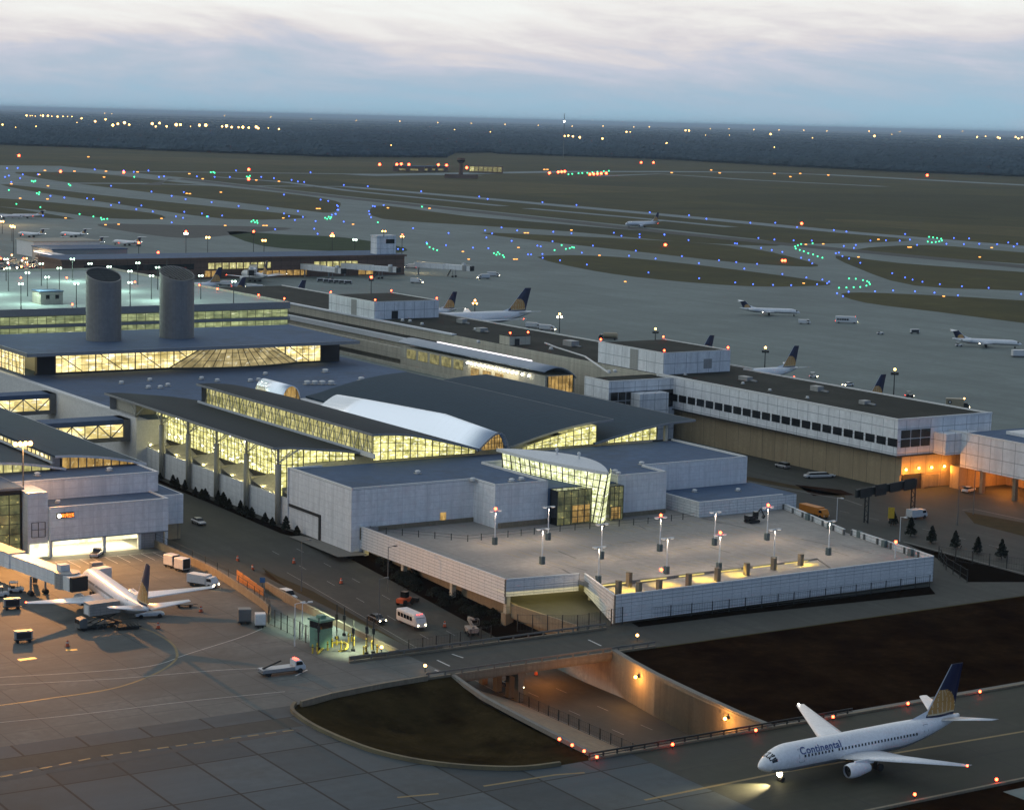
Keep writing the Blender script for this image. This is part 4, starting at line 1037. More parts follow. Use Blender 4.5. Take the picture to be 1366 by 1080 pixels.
# ================================================================ left terminal wing
T = thing('west_wing', 'pale terminal wing with curved dark roofs, stepped walls and bright open service bays below', 'terminal', (-30, -45, 0))
MB().box(-60, -21.5, -56.5, -31.2, 3.3, 9.9).build('lower_wall', MAT['white_panel'], T)
MB().box(-59.5, -22.2, -56.0, -31.6, 9.9, 9.95).build('lower_roof', MAT['roof_flat'], T)
mb = MB(); mb.box(-22, -21.4, -56.5, -31.1, 9.9, 10.2); mb.box(-31, -22, -31.5, -31.1, 9.9, 10.2); mb.build('parapet', MAT['white_plain'], T)
MB().box(-130, -31, -70, -29.4, 9.95, 13.9).build('upper_wall', MAT['white_panel'], T)
MB().box(-130, -31.4, -69, -29.8, 13.9, 13.95).build('upper_roof', MAT['roof_flat'], T)
mb = MB(); mb.box(-31.4, -30.9, -62, -29.3, 13.9, 14.15); mb.box(-60, -31.4, -29.8, -29.3, 13.9, 14.15); mb.build('parapet', MAT['white_plain'], T)
MB().box(-60, -27.5, -31.1, -25.2, 3.4, 9.6).build('rear_wall', MAT['white_panel'], T); MB().box(-59, -28, -31, -25.6, 9.6, 9.66).build('rear_roof', MAT['roof_flat'], T)
MB().box(-130, -60.1, -70, -25.5, 0, 9.9).build('body', MAT['white_plain'], T)
MB().box(-32, -28, -30.0, -25.6, 0, 3.4).build('rear_base', MAT['tan_wall'], T)
# service bays
MB().box(-33, -32.7, -56.5, -31.4, 0, 3.3).build('bay_back_wall', MAT['lit_garage_wall'], T)  # wall glows by its own material, standing in for bay lamplight
MB().box(-32.7, -21.6, -56.4, -37.3, .02, .05).build('bay_floor', MAT['deck_concrete'], T)
MB().box(-32.7, -21.6, -56.4, -37.3, 3.2, 3.28).build('bay_ceiling', MAT['white_plain'], T)
for v in (-56.3, -45.0, -37.4, -31.5): MB().box(-22.2, -21.55, v - .3, v + .3, 0, 3.3).build('pier', MAT['white_plain'], T)
MB().box(-22.3, -22.0, -37.0, -32.0, 0, 3.3).build('closed_door', MAT['box_grey'], T)
MB().box(-21.45, -21.3, -56.4, -31.3, 3.25, 3.45).build('lintel_trim', MAT['fascia'], T)
for v, p in ((-51, 1500), (-41, 1100)): 
    o = lamp('AREA', W(-27, v, 3.1), p * 2.6, (1.0, .84, .50), 6, (0, 0, U), sizey=8)
# left stair bay with dark window and bright base
MB().box(-60, -22.5, -60.8, -56.6, 0, 13.2).build('stair_bay', MAT['white_panel'], T)
glazing(T, [(-22.4, v, 4.2, 7.2) for v in span(-60.0, -57.2, 2)], MAT['dark_glass'], (1, 0), 2, .12, name='window', frame=MAT['steel'])
MB().box(-22.45, -22.3, -60.4, -56.8, .2, 2.8).build('lit_door', MAT['lit_garage_wall'], T)
# dark glazed corner
MB().box(-62, -25.5, -80, -61.0, 0, 13.6).build('dark_corner', MAT['dark_trim'], T)
glazing(T, [(-25.4, v, .6, 12.6) for v in span(-79.5, -61.3, 8)], MAT['lit_dim'], (1, 0), 6, .14, frame=MAT['steel_dark'], inset=.02)
MB().box(-62, -24.6, -80, -60.7, 13.6, 14.1).build('corner_roof', MAT['fascia'], T)
MB().box(-62, -25, -79.5, -61, 14.1, 14.15).build('corner_roof_top', MAT['roof_flat'], T)
# curved roofs
RL1 = [(-48, 17.1), (-44, 16.95), (-38, 16.3), (-32, 15.2), (-27.6, 14.1)]; RL2 = [(-78, 16.2), (-66, 16.6), (-58, 16.4), (-52, 15.6), (-45.8, 14.4)]
for tab, u0, u1 in ((RL1, -136, -41.5), (RL2, -136, -41.0)):
    vs = span(tab[0][0], tab[-1][0], 14)
    MB().slab([[(lerp(u0, u1, i / 6), v, crv(tab, v)) for v in vs] for i in range(7)], .4).build('curved_roof', MAT['roof_seam'], T)
    mb = MB()
    for a, b in zip(vs, vs[1:]): mb.bar((u1 + .05, a, crv(tab, a) - .2), (u1 + .05, b, crv(tab, b) - .2), .1, .5)
    mb.build('roof_edge', MAT['fascia_white'], T)
mb = MB(); mb.bar((-136, -27.55, 13.95), (-41.5, -27.55, 13.95), .12, .4); mb.build('roof_edge', MAT['fascia_white'], T)
mb = MB(); mb.bar((-136, -48.1, 15.5), (-42.5, -48.1, 15.5), .5, .4); mb.build('gutter', MAT['fascia_white'], T)
glazing(T, [(-43, v, 13.95, max(14.1, crv(RL1, v) - .45)) for v in span(-46, -29.5, 9)], MAT['lit_amber'], (1, 0), 1, .16, frame=MAT['steel'])
glazing(T, [(-43, v, 13.95, max(14.1, crv(RL2, v) - .45)) for v in span(-77, -48.5, 14)], MAT['lit_hall_side'], (1, 0), 1, .14, frame=MAT['steel'])
glazing(T, [(u, -48.0, 15.7, 16.65) for u in span(-43, -120, 30)], MAT['lit_warm'], (0, -1), 1, .16, frame=MAT['steel'])
MB().box(-44, -42.5, -48.2, -46.6, 13.9, 16.6).build('roof_post', MAT['fascia'], T)
roof_unit(-37, -53.5, 13.95, 'dark low vent on the west wing upper roof, left one', .8); roof_unit(-36.5, -38, 13.95, 'dark low vent on the west wing upper roof, right one', .8); roof_unit(-26.5, -53, 9.95, 'low vent on the west wing lower roof above the lit sign', .7)
# led sign on the wall
sg = thing('led_sign', 'small dark sign board with glowing orange letters on the pale west wing wall', 'sign', (-21.4, -53.4, 8.3))
MB().box(-21.35, -21.15, -55.3, -51.6, 7.9, 9.0).build('board', MAT['dark_trim'], sg)
mb = MB(); mb.ball((-21.1, -54.75, 8.42), .36, 10, 6); mb.build('emblem', MAT['lamp_white'], sg)
def text_part(txt, size, mat, parent, place, name='lettering', ext=.02, bold=False):
    """lettering as a mesh; place maps (x, y, depth) to local coordinates of the parent"""
    cu = bpy.data.curves.new('lettering', 'FONT'); cu.body = txt; cu.size = size; cu.extrude = ext; cu.space_character = 1.08
    if bold: cu.offset = size * .022
    to = bpy.data.objects.new('tmp_text', cu); COL.objects.link(to)
    dg = bpy.context.evaluated_depsgraph_get(); me = bpy.data.meshes.new_from_object(to.evaluated_get(dg))
    bpy.data.objects.remove(to)
    import bmesh
    bm = bmesh.new(); bm.from_mesh(me)
    for k in range(-3, 10):     # cut into thin bands so that the letters can follow a curved surface
        bmesh.ops.bisect_plane(bm, geom=bm.verts[:] + bm.edges[:] + bm.faces[:], plane_co=(0, k * size * .1, 0), plane_no=(0, 1, 0))
    bm.to_mesh(me); bm.free()
    for v in me.vertices: v.co = Vector(place(v.co.x, v.co.y, v.co.z))
    me.materials.clear(); me.materials.append(mat); me.name = name
    o = bpy.data.objects.new(name, me); COL.objects.link(o); o.parent = parent; BASE[o.name] = BASE[parent.name]
    return o
bs = BASE[sg.name]
mb = MB(); rl_ = random.Random(5)
for r_ in range(6):
    for c in range(22):
        if rl_.random() < (.62 if (c % 6) else .15): mb.box(-21.14, -21.10, -54.25 + c * .116, -54.25 + c * .116 + .09, 8.02 + r_ * .135, 8.02 + r_ * .135 + .105)
mb.build('led_matrix', MAT['led_orange'], sg)

# ================================================================ concourse on the right and its long roof
C_ = thing('east_concourse', 'long concourse with tan lower wall, white panelled upper storey and a ribbon of dark windows', 'concourse', (-7, 172, 0))
MB().box(-107, -7.4, 158.6, 187.5, 0, 8.75).build('base_wall', MAT['tan_wall'], C_)
MB().box(-107, -6.5, 156.3, 188.4, 8.75, 17.6).build('upper_wall', MAT['white_panel_big'], C_)
MB().box(-106.6, -6.9, 156.7, 188.0, 17.6, 17.66).build('roof', MAT['roof_tar'], C_)
mb = MB(); mb.box(-107, -6.4, 156.2, 156.65, 17.6, 18.15); mb.box(-6.9, -6.4, 156.65, 188.5, 17.6, 18.15); mb.box(-107, -6.9, 188.05, 188.5, 17.6, 18.0); mb.build('parapet', MAT['white_plain'], C_)
MB().box(-107, -6.45, 156.25, 156.35, 8.5, 8.9).build('drip_edge', MAT['dark_trim'], C_); MB().box(-6.55, -6.42, 156.3, 188.4, 8.5, 8.9).build('drip_edge', MAT['dark_trim'], C_)
u = -100.0
while u < -9:
    mb = MB(); mb.box(u, u + 3.3, 156.18, 156.32, 11.1, 13.1); mb.build('window', MAT['dark_glass'], C_); u += 4.1
MB().box(-8.3, -6.42, 156.17, 156.31, 11.1, 13.1).build('window', MAT['dark_glass'], C_)
for k in range(3):
    for z0, z1 in ((10.9, 12.9), (13.15, 15.2)):
        v = 157.5 + k * 3.35; MB().box(-6.55, -6.38, v, v + 3.0, z0, z1).build('window', MAT['dark_glass'], C_)
# open loading end with orange lamps
MB().box(-7.4, -7.0, 158.6, 176, 3.9, 8.7).build('end_lintel', MAT['tan_wall'], C_)
MB().box(-7.38, -7.1, 159.2, 165.6, 0, 3.9).build('open_bay', MAT['dark_trim'], C_); MB().box(-7.38, -7.05, 166.6, 171.5, .2, 3.2).build('roller_door', MAT['tan_concrete'], C_)
MB().box(-7.4, -6.6, 165.7, 166.5, 0, 3.9).build('pier', MAT['tan_concrete'], C_)
for x, y in ((1207.5, 626), (1224.5, 624), (1241.5, 623), (1258.5, 621.5)):
    # wall lamps
    d = ray(x, y); t = ((Vector((0, 0, 0)) + O + uD * -6.9 - Vector((0, 0, 0))).dot(uD) - 0) / d.dot(uD)
    p = Vector((0, 0, CAMH)) + d * t; v = (p - O).dot(vD); z = p.z
    wl = thing('wall_lamp', 'orange wall lamp over the loading bays at the concourse end, %s from the left' % ORD[[1207.5, 1224.5, 1241.5, 1258.5].index(x)], 'lamp', (-7, v, z), group='orange lamps on the concourse end')
    MB().box(-7.0, -6.75, v - .25, v + .25, z - .2, z + .3).build('bracket', MAT['dark_trim'], wl)
    mb = MB(); mb.ball((-6.55, v, z), .34, 8, 5); mb.build('lens', MAT['lamp_orange'], wl)
    lamp('POINT', W(-5.2, v, z - .5), 800, (1.0, .36, .05), .4)
for x, lb in ((1013, 'first'), (1098, 'second'), (1030, 'third')):
    pass
# long roof of the concourse further left, stepped pale edges
Q = thing('long_concourse', 'far end of the long concourse with dark flat roof and stepped pale edge bands', 'concourse', (-240, 170, 0))
MB().box(-420, -107.1, 157.2, 192, 0, 17.5).build('wall', MAT['cream_wall'], Q); MB().box(-420, -107.2, 157.6, 191.6, 17.5, 17.56).build('roof', MAT['roof_tar'], Q)
mb = MB(); mb.box(-420, -107.1, 191.6, 192.0, 17.5, 17.95); mb.build('parapet', MAT['white_plain'], Q)
MB().box(-420, -222, 156.6, 158.4, 17.4, 17.9).build('edge_band', MAT['fascia_white'], Q)
MB().box(-420, -222, 149.5, 157.1, 0, 14.4).build('lower_wall', MAT['cream_wall'], Q); MB().box(-420, -222, 150, 157.1, 14.4, 14.45).build('lower_roof', MAT['roof_tar'], Q)
MB().box(-420, -222, 148.6, 150, 13.2, 14.9).build('edge_band', MAT['fascia_white'], Q); MB().box(-420, -222, 146.6, 148.5, 8, 11.8).build('edge_band', MAT['cream_wall'], Q)
mb = MB(); pts = [GUV(x, y, 17.6) for x, y in ((572, 419), (650, 438), (715, 452), (727, 458), (742, 464), (780, 476), (812, 498))]
for a, b in zip(pts[3:], pts[4:]): mb.bar((*a, 17.8), (*b, 17.8), .5, .3)
mb.build('roof_pipe', MAT['white_plain'], Q)
def penthouse(lb, u0, u1, v0, v1, z0, z1, door, vent):
    p = thing('penthouse', lb, 'penthouse', (u1, v0, z0), group='plant penthouses on the concourse roof')
    MB().box(u0, u1, v0, v1, z0, z1).build('wall', MAT['white_panel_big'], p); MB().box(u0 + .3, u1 - .3, v0 + .3, v1 - .3, z1, z1 + .05).build('roof', MAT['roof_tar'], p)
    mb = MB(); mb.box(u1 - .3, u1, v0, v1, z1, z1 + .35); mb.box(u0, u1 - .3, v0, v0 + .3, z1, z1 + .35); mb.box(u0, u1 - .3, v1 - .3, v1, z1, z1 + .3); mb.build('parapet', MAT['white_plain'], p)
    MB().box(u0 + (u1 - u0) * .5, u0 + (u1 - u0) * .62, v0 - .06, v0 + .02, z0 + .1, z1 - .1).build('grey_panel', MAT['box_grey'], p)
    if door: MB().box(u1 - .02, u1 + .06, v0 + 7, v0 + 9.6, z0 + .1, z0 + 2.9).build('door', MAT['dark_trim'], p)
    if vent: MB().box(u1 - .02, u1 + .06, v0 + 14.5, v0 + 17.5, z0 + 1.2, z0 + 4).build('louvre', MAT['box_grey'], p)
    for du, dv in ((.5, .5), (.5, v1 - v0 - .6), (u1 - u0 - .5, .5), (u1 - u0 - .6, v1 - v0 - .6)):
        obstruction(u1 - du, v0 + dv, z1 + .05, lb)
def obstruction(u, v, z, lb, h=.7):
    t = thing('obstruction_light', 'small red warning light on the ' + lb, 'warning light', (u, v, z), group='red warning lights on the ' + lb)
    MB().tube((u, v, z), (u, v, z + h), .06, 5).build('stem', MAT['steel_dark'], t); mb = MB(); mb.ball((u, v, z + h + .2), .3, 8, 5); mb.build('lens', MAT['lamp_red'], t)
penthouse('left white panelled penthouse with dark door', -312, -277.2, 157.5, 184, 17.56, 23.6, True, False)
penthouse('right white panelled penthouse with grey stripe', -138, -105.2, 157.3, 181.6, 17.66, 23.7, False, True)
sb = thing('roof_house', 'small pale plant box with red lights in the middle of the dark concourse roof', 'plant box', GUV(693, 458, 17.6) + (17.56,))
u, v = GUV(690, 460, 17.6)
mb = MB(); mb.box(u - 6, u, v - 3, v + 5, 17.56, 20.4); mb.build('wall', MAT['cream_wall'], sb); MB().box(u - 6.1, u + .1, v - 3.1, v + 5.1, 20.4, 20.6).build('roof', MAT['roof_tar'], sb)
MB().box(u - .02, u + .08, v - 1, v + .8, 17.6, 19.6).build('louvre', MAT['dark_trim'], sb)
obstruction(u - .6, v - 2.4, 20.6, 'small plant box'); obstruction(u - .6, v + 4.4, 20.6, 'small plant box')
for i, (x, y) in enumerate(((537, 428), (547, 429), (563, 433), (634, 440), (638, 457), (735, 466), (812, 497), (820, 496))):
    uu, vv = GUV(x, y, 17.6); roof_unit(uu, vv, 17.56, 'white roof vent along the dark concourse roof, %s from the left' % ORD[i], .8)
for i, (x, y) in enumerate(((991, 512), (1027, 521), (1077, 531), (914, 500))):
    uu, vv = GUV(x, y, 17.7); roof_unit(uu, vv, 17.66, 'tiny white vent on the east concourse roof, %s' % ('second from the left', 'third from the left', 'rightmost', 'leftmost')[i], .6)
for i, (u, v, a, b, h) in enumerate(((-60, 176, 3.2, 2.2, 1.3), (-34, 170, 2.2, 2.2, .9), (-86, 172, 4, 2.0, 1.1), (-180, 176, 5, 3, 1.6), (-228, 172, 3, 3, 1.2), (-256, 181, 4, 2, 1.4))):
    t = thing('air_handler', 'grey air handling unit on the long concourse roof, %s from the right' % ORD[sorted((-60, -34, -86, -180, -228, -256), reverse=True).index(u)], 'roof unit', (u, v, 17.6), group='air handlers on the concourse roofs')
    MB().box(u - a / 2, u + a / 2, v - b / 2, v + b / 2, 17.75, 17.75 + h).build('casing', MAT['box_grey'], t); MB().box(u - a / 2 - .1, u + a / 2 + .1, v - b / 2 - .1, v + b / 2 + .1, 17.56, 17.75).build('frame', MAT['steel'], t)
    mb = MB(); mb.bar((u + a / 2, v, 18.0), (u + a / 2 + 3, v, 18.0), .5, .4); mb.build('duct', MAT['fascia'], t)
# junction block between the wing roofs and the concourse
J = thing('link_block', 'white panelled link block with dark window band joining the wing roofs to the concourse', 'building', (-99, 143, 0))
MB().box(-111, -99, 134, 157, 0, 17.2).build('wall', MAT['white_panel_big'], J); MB().box(-110.6, -99.4, 134.4, 157, 17.2, 17.26).build('roof', MAT['roof_tar'], J)
mb = MB(); mb.box(-99.4, -98.9, 134, 157, 17.2, 17.7); mb.box(-111, -99.4, 134, 134.4, 17.2, 17.7); mb.build('parapet', MAT['white_plain'], J)
MB().box(-99.1, -98.85, 134.3, 156.6, 9.5, 14.4).build('window_band', MAT['dark_glass'], J); MB().box(-98.8, -94.5, 141.5, 151.5, 8, 14.2).build('box_bay', MAT['white_panel_big'], J)
for v in (134.3, 137.0, 139.6): MB().box(-98.9, -98.7, v, v + .25, 9.5, 14.4).build('mullion', MAT['fascia'], J)
MB().box(-98.9, -98.7, 134.3, 141.4, 11.8, 12.1).build('mullion', MAT['fascia'], J)
# long vaulted train hall
V_ = thing('train_hall', 'long low hall with silver curved roof, bright lamps and lit windows along its side', 'station', (-175, 140, 8))
def ar(u, g=0): return [(u, 135.6 + 11.4 * k / 12, 15.0 + 2.8 * math.sin(PI * (.12 + .88 * k / 12)) ** .8 - (.0 if k else .0) - .9 * (k / 12)) for k in range(13)]
MB().slab([ar(u) for u in span(-221, -134, 10)], .35).build('curved_roof', MAT['train_roof'], V_, smooth=True)
MB().box(-220.5, -134.5, 136.2, 146.8, 0, 14.9).build('wall', MAT['cream_wall'], V_)
for k in range(5):
    uu = -216 + k * 7.4; mb = MB(); mb.box(uu, uu + 5.6, 136.0, 136.18, 11.4, 14.3); mb.build('window', MAT['lit_dull'], V_)
for k in range(3):
    uu = -176 + k * 7.0; mb = MB(); mb.box(uu, uu + 4.6, 136.0, 136.18, 9.6, 12.8); mb.build('window', MAT['lit_amber'], V_)
mb = MB(); mb.box(-134.6, -134.4, 137.0, 146.0, 9.8, 14.7); g = mb.build('end_window', MAT['lit_amber'], V_)
mb = MB()
for v in span(137, 146, 7): mb.bar((-134.3, v, 9.8), (-134.3, v, 14.7), .3 if v in (137, 146) else .12)
mb.build('mullion', MAT['mullion'], g)
P = [ar(u) for u in span(-207, -151, 24)]
mb = MB()
for a, b in zip(P, P[1:]): mb.bar((a[7][0], a[7][1], a[7][2] + .2), (b[7][0] - .25, b[7][1], b[7][2] + .2), .5, .35)
mb.build('roof_light_strip', MAT['strip_white'], V_)
for k in range(13):
    uu = -177.5 + k * 2.35; mb = MB(); mb.ball((uu, 135.6, 14.1), .34, 8, 5); mb.build('soffit_lamp', MAT['lamp_white'], V_)
for uu in (-146, -142.5): mb = MB(); mb.ball((uu, 135.6, 14.1), .34, 8, 5); mb.build('soffit_lamp', MAT['lamp_white'], V_)
lamp('AREA', W(-163, 134.5, 13.6), 900, (1, .85, .5), 2, (0, 0, U), sizey=2).data.size = 28
# elevated roadway in front of it
gw = thing('elevated_guideway', 'pale elevated guideway running past the train hall', 'guideway', (-190, 128, 0))
MB().box(-420, -134, 124, 133.5, 7.6, 8.3).build('deck', MAT['concrete'], gw); MB().box(-420, -134, 133.5, 133.9, 7.6, 9.4).build('side_wall', MAT['cream_wall'], gw); MB().box(-420, -134, 123.5, 124, 7.6, 9.6).build('side_wall', MAT['cream_wall'], gw)
for uu in span(-230, -140, 6): MB().box(uu - .8, uu + .8, 127, 130, 0, 7.6).build('pier', MAT['concrete'], gw)
# building at the right edge
Rb = thing('panelled_wing', 'pale panelled wing on piers at the right, its loading court glowing orange underneath', 'building', (10, 180, 0))
MB().box(-2, 95, 173.6, 205, 5.7, 14.2).build('upper_wall', MAT['white_panel_big'], Rb); MB().box(-6.3, -2.05, 168.5, 180, 8.9, 14.2).build('corner_wall', MAT['white_panel_big'], Rb)
MB().box(-2, 94.6, 174, 204.6, 14.2, 14.26).build('roof', MAT['roof_flat'], Rb); MB().box(4, 11, 183, 189, 14.26, 15.0).build('roof_plinth', MAT['white_plain'], Rb)
mb = MB(); mb.box(-6.4, 95, 173.5, 173.9, 14.2, 14.6); mb.build('parapet', MAT['white_plain'], Rb)
MB().box(-2, 95, 190, 204, 0, 5.7).build('back_wall', MAT['tan_wall'], Rb)
MB().box(-5, -1.9, 173.4, 190, 0, 5.7).build('left_wall', MAT['tan_wall'], Rb); MB().box(23, 95, 177, 190, 0, 5.7).build('right_wall', MAT['tan_wall'], Rb)
for uu in (5, 16, 30, 45): MB().box(uu - .5, uu + .5, 174.2, 175.2, 0, 5.7).build('pier', MAT['tan_concrete'], Rb)
lamp('POINT', W(6, 182, 4.6), 3000, (1.0, .30, .04), .6); lamp('POINT', W(16, 178, 4.8), 1200, (1.0, .34, .05), .6)
mb = MB(); u, v = 40, 206; 
far_b = thing('distant_pier', 'low pier building with a lit corner beyond the panelled wing', 'building', (30, 230, 0))
MB().box(5, 110, 222, 240, 0, 6).build('wall', MAT['cream_wall'], far_b); MB().box(4.5, 110, 221.5, 240.5, 6, 6.4).build('roof', MAT['roof_flat'], far_b)

# ================================================================ far concourse across the apron
F_ = thing('brick_concourse', 'long low brown brick concourse across the apron with lit window bands and jet bridges', 'concourse', (-680, 320, 0))
MB().box(-704, -668, 188, 392, 0, 10.4).build('wall', MAT['brown_wall'], F_); MB().box(-705, -667, 187, 393, 10.4, 11.4).build('roof_edge', MAT['brown_wall'], F_); MB().box(-704, -668, 188, 392, 11.4, 11.5).build('roof', MAT['roof_flat'], F_)
for v0, v1, z0, z1 in ((270, 308, 5.2, 8.4), (334, 362, 5.5, 8.2), (268, 276, 1, 4.2), (300, 330, 1, 3.8), (362, 372, .6, 4.6)):
    k = max(2, int((v1 - v0) / 4))
    for i in range(k):
        a = v0 + (v1 - v0) * i / k; mb = MB(); mb.box(-668.05, -667.85, a + .4, a + (v1 - v0) / k - .4, z0, z1); mb.build('window', MAT['lit_amber'] if z0 < 5 else MAT['lit_hall_side'], F_)
MB().box(-668.1, -667.85, 200, 262, 5.2, 8.2).build('dark_window', MAT['dark_glass'], F_)
cab = thing('roof_cab', 'tall pale box with a dark window standing on the roof of the brick concourse', 'tower', (-690, 372, 11.5))
mb = MB(); u0, v0 = -672, 376
MB().box(u0 - 7, u0, v0, v0 + 12.5, 11.4, 21.6).build('wall', MAT['white_panel_big'], cab); MB().box(u0 - 7.3, u0 + .3, v0 - .3, v0 + 12.8, 21.6, 22.1).build('roof', MAT['fascia_white'], cab)
MB().box(u0 - .02, u0 + .1, v0 + 6, v0 + 11.5, 17.5, 20).build('window', MAT['dark_glass'], cab)
text_part('ELREY', 3.0, MAT['led_orange'], F_, lambda x, y, d: (-667.7 - d - BASE[F_.name].x, 372 + x - BASE[F_.name].y, 6.0 + y - BASE[F_.name].z)) if False else None
sf = thing('lit_store_shed', 'pale shed with a glowing open end near the far left apron', 'shed', (-760, 200, 0))
mb = MB(); p0 = GUV(45, 343, 0)
MB().box(p0[0] - 30, p0[0], p0[1], p0[1] + 42, 0, 9).build('wall', MAT['white_plain'], sf); MB().box(p0[0] - 30.5, p0[0] + .5, p0[1] - .5, p0[1] + 42.5, 9, 9.6).build('roof', MAT['cream_wall'], sf)
MB().box(p0[0] - .02, p0[0] + .1, p0[1] + 14, p0[1] + 24, .5, 5.5).build('lit_door', MAT['lit_warm'], sf)
wh = thing('low_warehouse', 'low blue grey flat roofed building beside the lit shed', 'building', (-740, 260, 0))
p0 = GUV(70, 352, 0); MB().box(p0[0] - 34, p0[0], p0[1], p0[1] + 46, 0, 8).build('wall', MAT['box_grey'], wh); MB().box(p0[0] - 34.4, p0[0] + .4, p0[1] - .4, p0[1] + 46.4, 8, 8.5).build('roof', MAT['roof_flat'], wh)
# airfield buildings far out
ct = thing('control_tower', 'slender dark control tower standing alone on the far airfield', 'control tower', loc=G(614.5, 238), rot=0)
hT = (238 - 208) * 0.0 + 27 * G(614.5, 238).y / FPX
mb = MB(); mb.tube((0, 0, 0), (0, 0, hT * .74), 3.6, 10, 2.9); mb.build('shaft', MAT['brown_wall'], ct)
mb = MB(); mb.tube((0, 0, hT * .74), (0, 0, hT * .82), 3.0, 10, 6.2); mb.tube((0, 0, hT * .90), (0, 0, hT), 6.6, 10, 5.6); mb.build('cab_frame', MAT['brown_wall'], ct)
mb = MB(); mb.tube((0, 0, hT * .82), (0, 0, hT * .90), 6.0, 10, 6.4); mb.build('cab_glass', MAT['dark_glass'], ct)
mb = MB(); mb.box(-24, 26, -6, 8, 0, 6.0); mb.build('base_building', MAT['brown_wall'], ct)
lh = thing('lit_hangar', 'long low building with a bright lit front on the far airfield', 'hangar', loc=G(648, 231), rot=rad(-2))
mb = MB(); mb.box(-28, 28, 0, 20, 0, 12); mb.build('wall', MAT['brown_wall'], lh)
for k in range(7): mb = MB(); mb.box(-27 + k * 7.8, -27 + k * 7.8 + (6.4 if k else 7), -.2, -.05, 2.5, 10.5); mb.build('lit_door', MAT['lit_dull'] if k else MAT['lit_hall_side'], lh)
for i, (x, y, w) in enumerate(((545, 228, 26), (563, 228, 16), (583, 228, 18))):
    sh = thing('airfield_shed', 'low dark shed with lit windows by the control tower, %s from the left' % ORD[i], 'shed', loc=G(x, y + 1), rot=0, group='sheds near the control tower')
    mb = MB(); mb.box(-w, w, 0, 18, 0, 8.5); mb.build('wall', MAT['brown_wall'], sh); MB().box(-w - .5, w + .5, -.5, 18.5, 8.5, 9.2).build('roof', MAT['roof_flat'], sh)
    for a in ((-.6, -.2), (.1, .6)): MB().box(w * a[0], w * a[1], -.15, -.03, 2, 5).build('window', MAT['lit_dull'], sh)

# ================================================================ taxiway bridge, service bridge, walls, fences
Bd = thing('service_bridge', 'low concrete road bridge with post and rail barriers over the sunken road', 'bridge', (85, -15, 0))
MB().box(78.2, 92.4, -31, 1.6, -1.3, -.02).build('deck', MAT['tan_concrete'], Bd)
MB().box(78.2, 92.4, -31.0, 1.6, -.018, .006).build('road_surface', MAT['asphalt'], Bd)
for uu in (77.9, 92.6):
    mb = MB(); mb.box(uu - .2, uu + .2, -42 if uu < 80 else -36, 9.5, -.9 if True else 0, .35); mb.build('edge_beam', MAT['tan_concrete'], Bd)
    mb = MB(); mb.bar((uu, -42 if uu < 80 else -36, .95), (uu, 9.5, .95), .12, .3); mb.build('guard_rail', MAT['kerb'], Bd)
    v = -41 if uu < 80 else -35.5
    while v < 9.5: MB().box(uu - .12, uu + .12, v - .12, v + .12, .35, 1.05).build('rail_post', MAT['kerb'], Bd); v += 3.1
for uu in (80, 84.5, 88.5, 91.2): MB().box(uu - .55, uu + .55, -17.8, -16.7, -6.6, -1.3).build('pier', MAT['tan_concrete'], Bd)
MB().box(78.6, 92.0, -18.0, -16.5, -2.2, -1.3).build('cap_beam', MAT['tan_concrete'], Bd)
MB().box(78, 92.5, 1.0, 1.5, -6.6, -1.3).build('abutment', MAT['tan_concrete'], Bd); MB().box(78, 92.5, -31, -30.5, -6.6, -1.3).build('abutment', MAT['tan_concrete'], Bd)
TB = thing('taxiway_bridge', 'wide concrete taxiway bridge carrying the taxiing airliner over the sunken road', 'bridge', (158, -15, 0))
MB().box(140.3, 177.8, -37, -3, -1.7, -.02).build('deck', MAT['tan_concrete'], TB)
MB().box(178, 178.4, -37, -3, -7, -.1).build('far_wall', MAT['dark_trim'], TB); MB().box(140.3, 178, -37.4, -37, -7, -.1).build('abutment', MAT['tan_concrete'], TB); MB().box(140.3, 178, -3, -2.6, -7, -.1).build('abutment', MAT['tan_concrete'], TB)
def kerbline(name, label, pts, w, h, mat, zf=None):
    """continuous kerb or wall along uv points"""
    t = MB()
    P = [Vector((a, b, 0)) for a, b in pts]
    rings = []
    for i, p in enumerate(P):
        d = (P[min(i + 1, len(P) - 1)] - P[max(i - 1, 0)]).normalized(); n = Vector((-d.y, d.x, 0)) * w / 2
        z = zf(p.x) if zf else 0
        hh = h(i / (len(P) - 1)) if callable(h) else h
        rings.append([(p.x - n.x, p.y - n.y, z - .3), (p.x + n.x, p.y + n.y, z - .3), (p.x + n.x, p.y + n.y, z + hh), (p.x - n.x, p.y - n.y, z + hh)])
    t.loft(rings); return tag(t.build(name, mat, None, base=(pts[0][0], pts[0][1], 0)), label, 'wall' if 'wall' in name else 'kerb')
def sm(pts, n=4): return smooth(pts, n, False)
kerbline('curved_kerb', 'low weathered yellow kerb curving round the dark grass hollow', sm(FANARC), .55, .55, MAT['kerb_yellow'])
kerbline('coping_kerb', 'pale coping between the grass hollow and the slope to the sunken road', [(92.5, -31), (99, -32.2), (106, -33.4), (113, -33.9), (120, -34.3), (130, -34.8), (140.2, -35.2)], .7, .35, MAT['kerb'])
kerbline('low_barrier_wall', 'dark low concrete barrier along the apron beside the hollow', [(93, -36), (93.6, -44), (95, -54), (97, -60.5)], .5, .8, MAT['tan_concrete'])
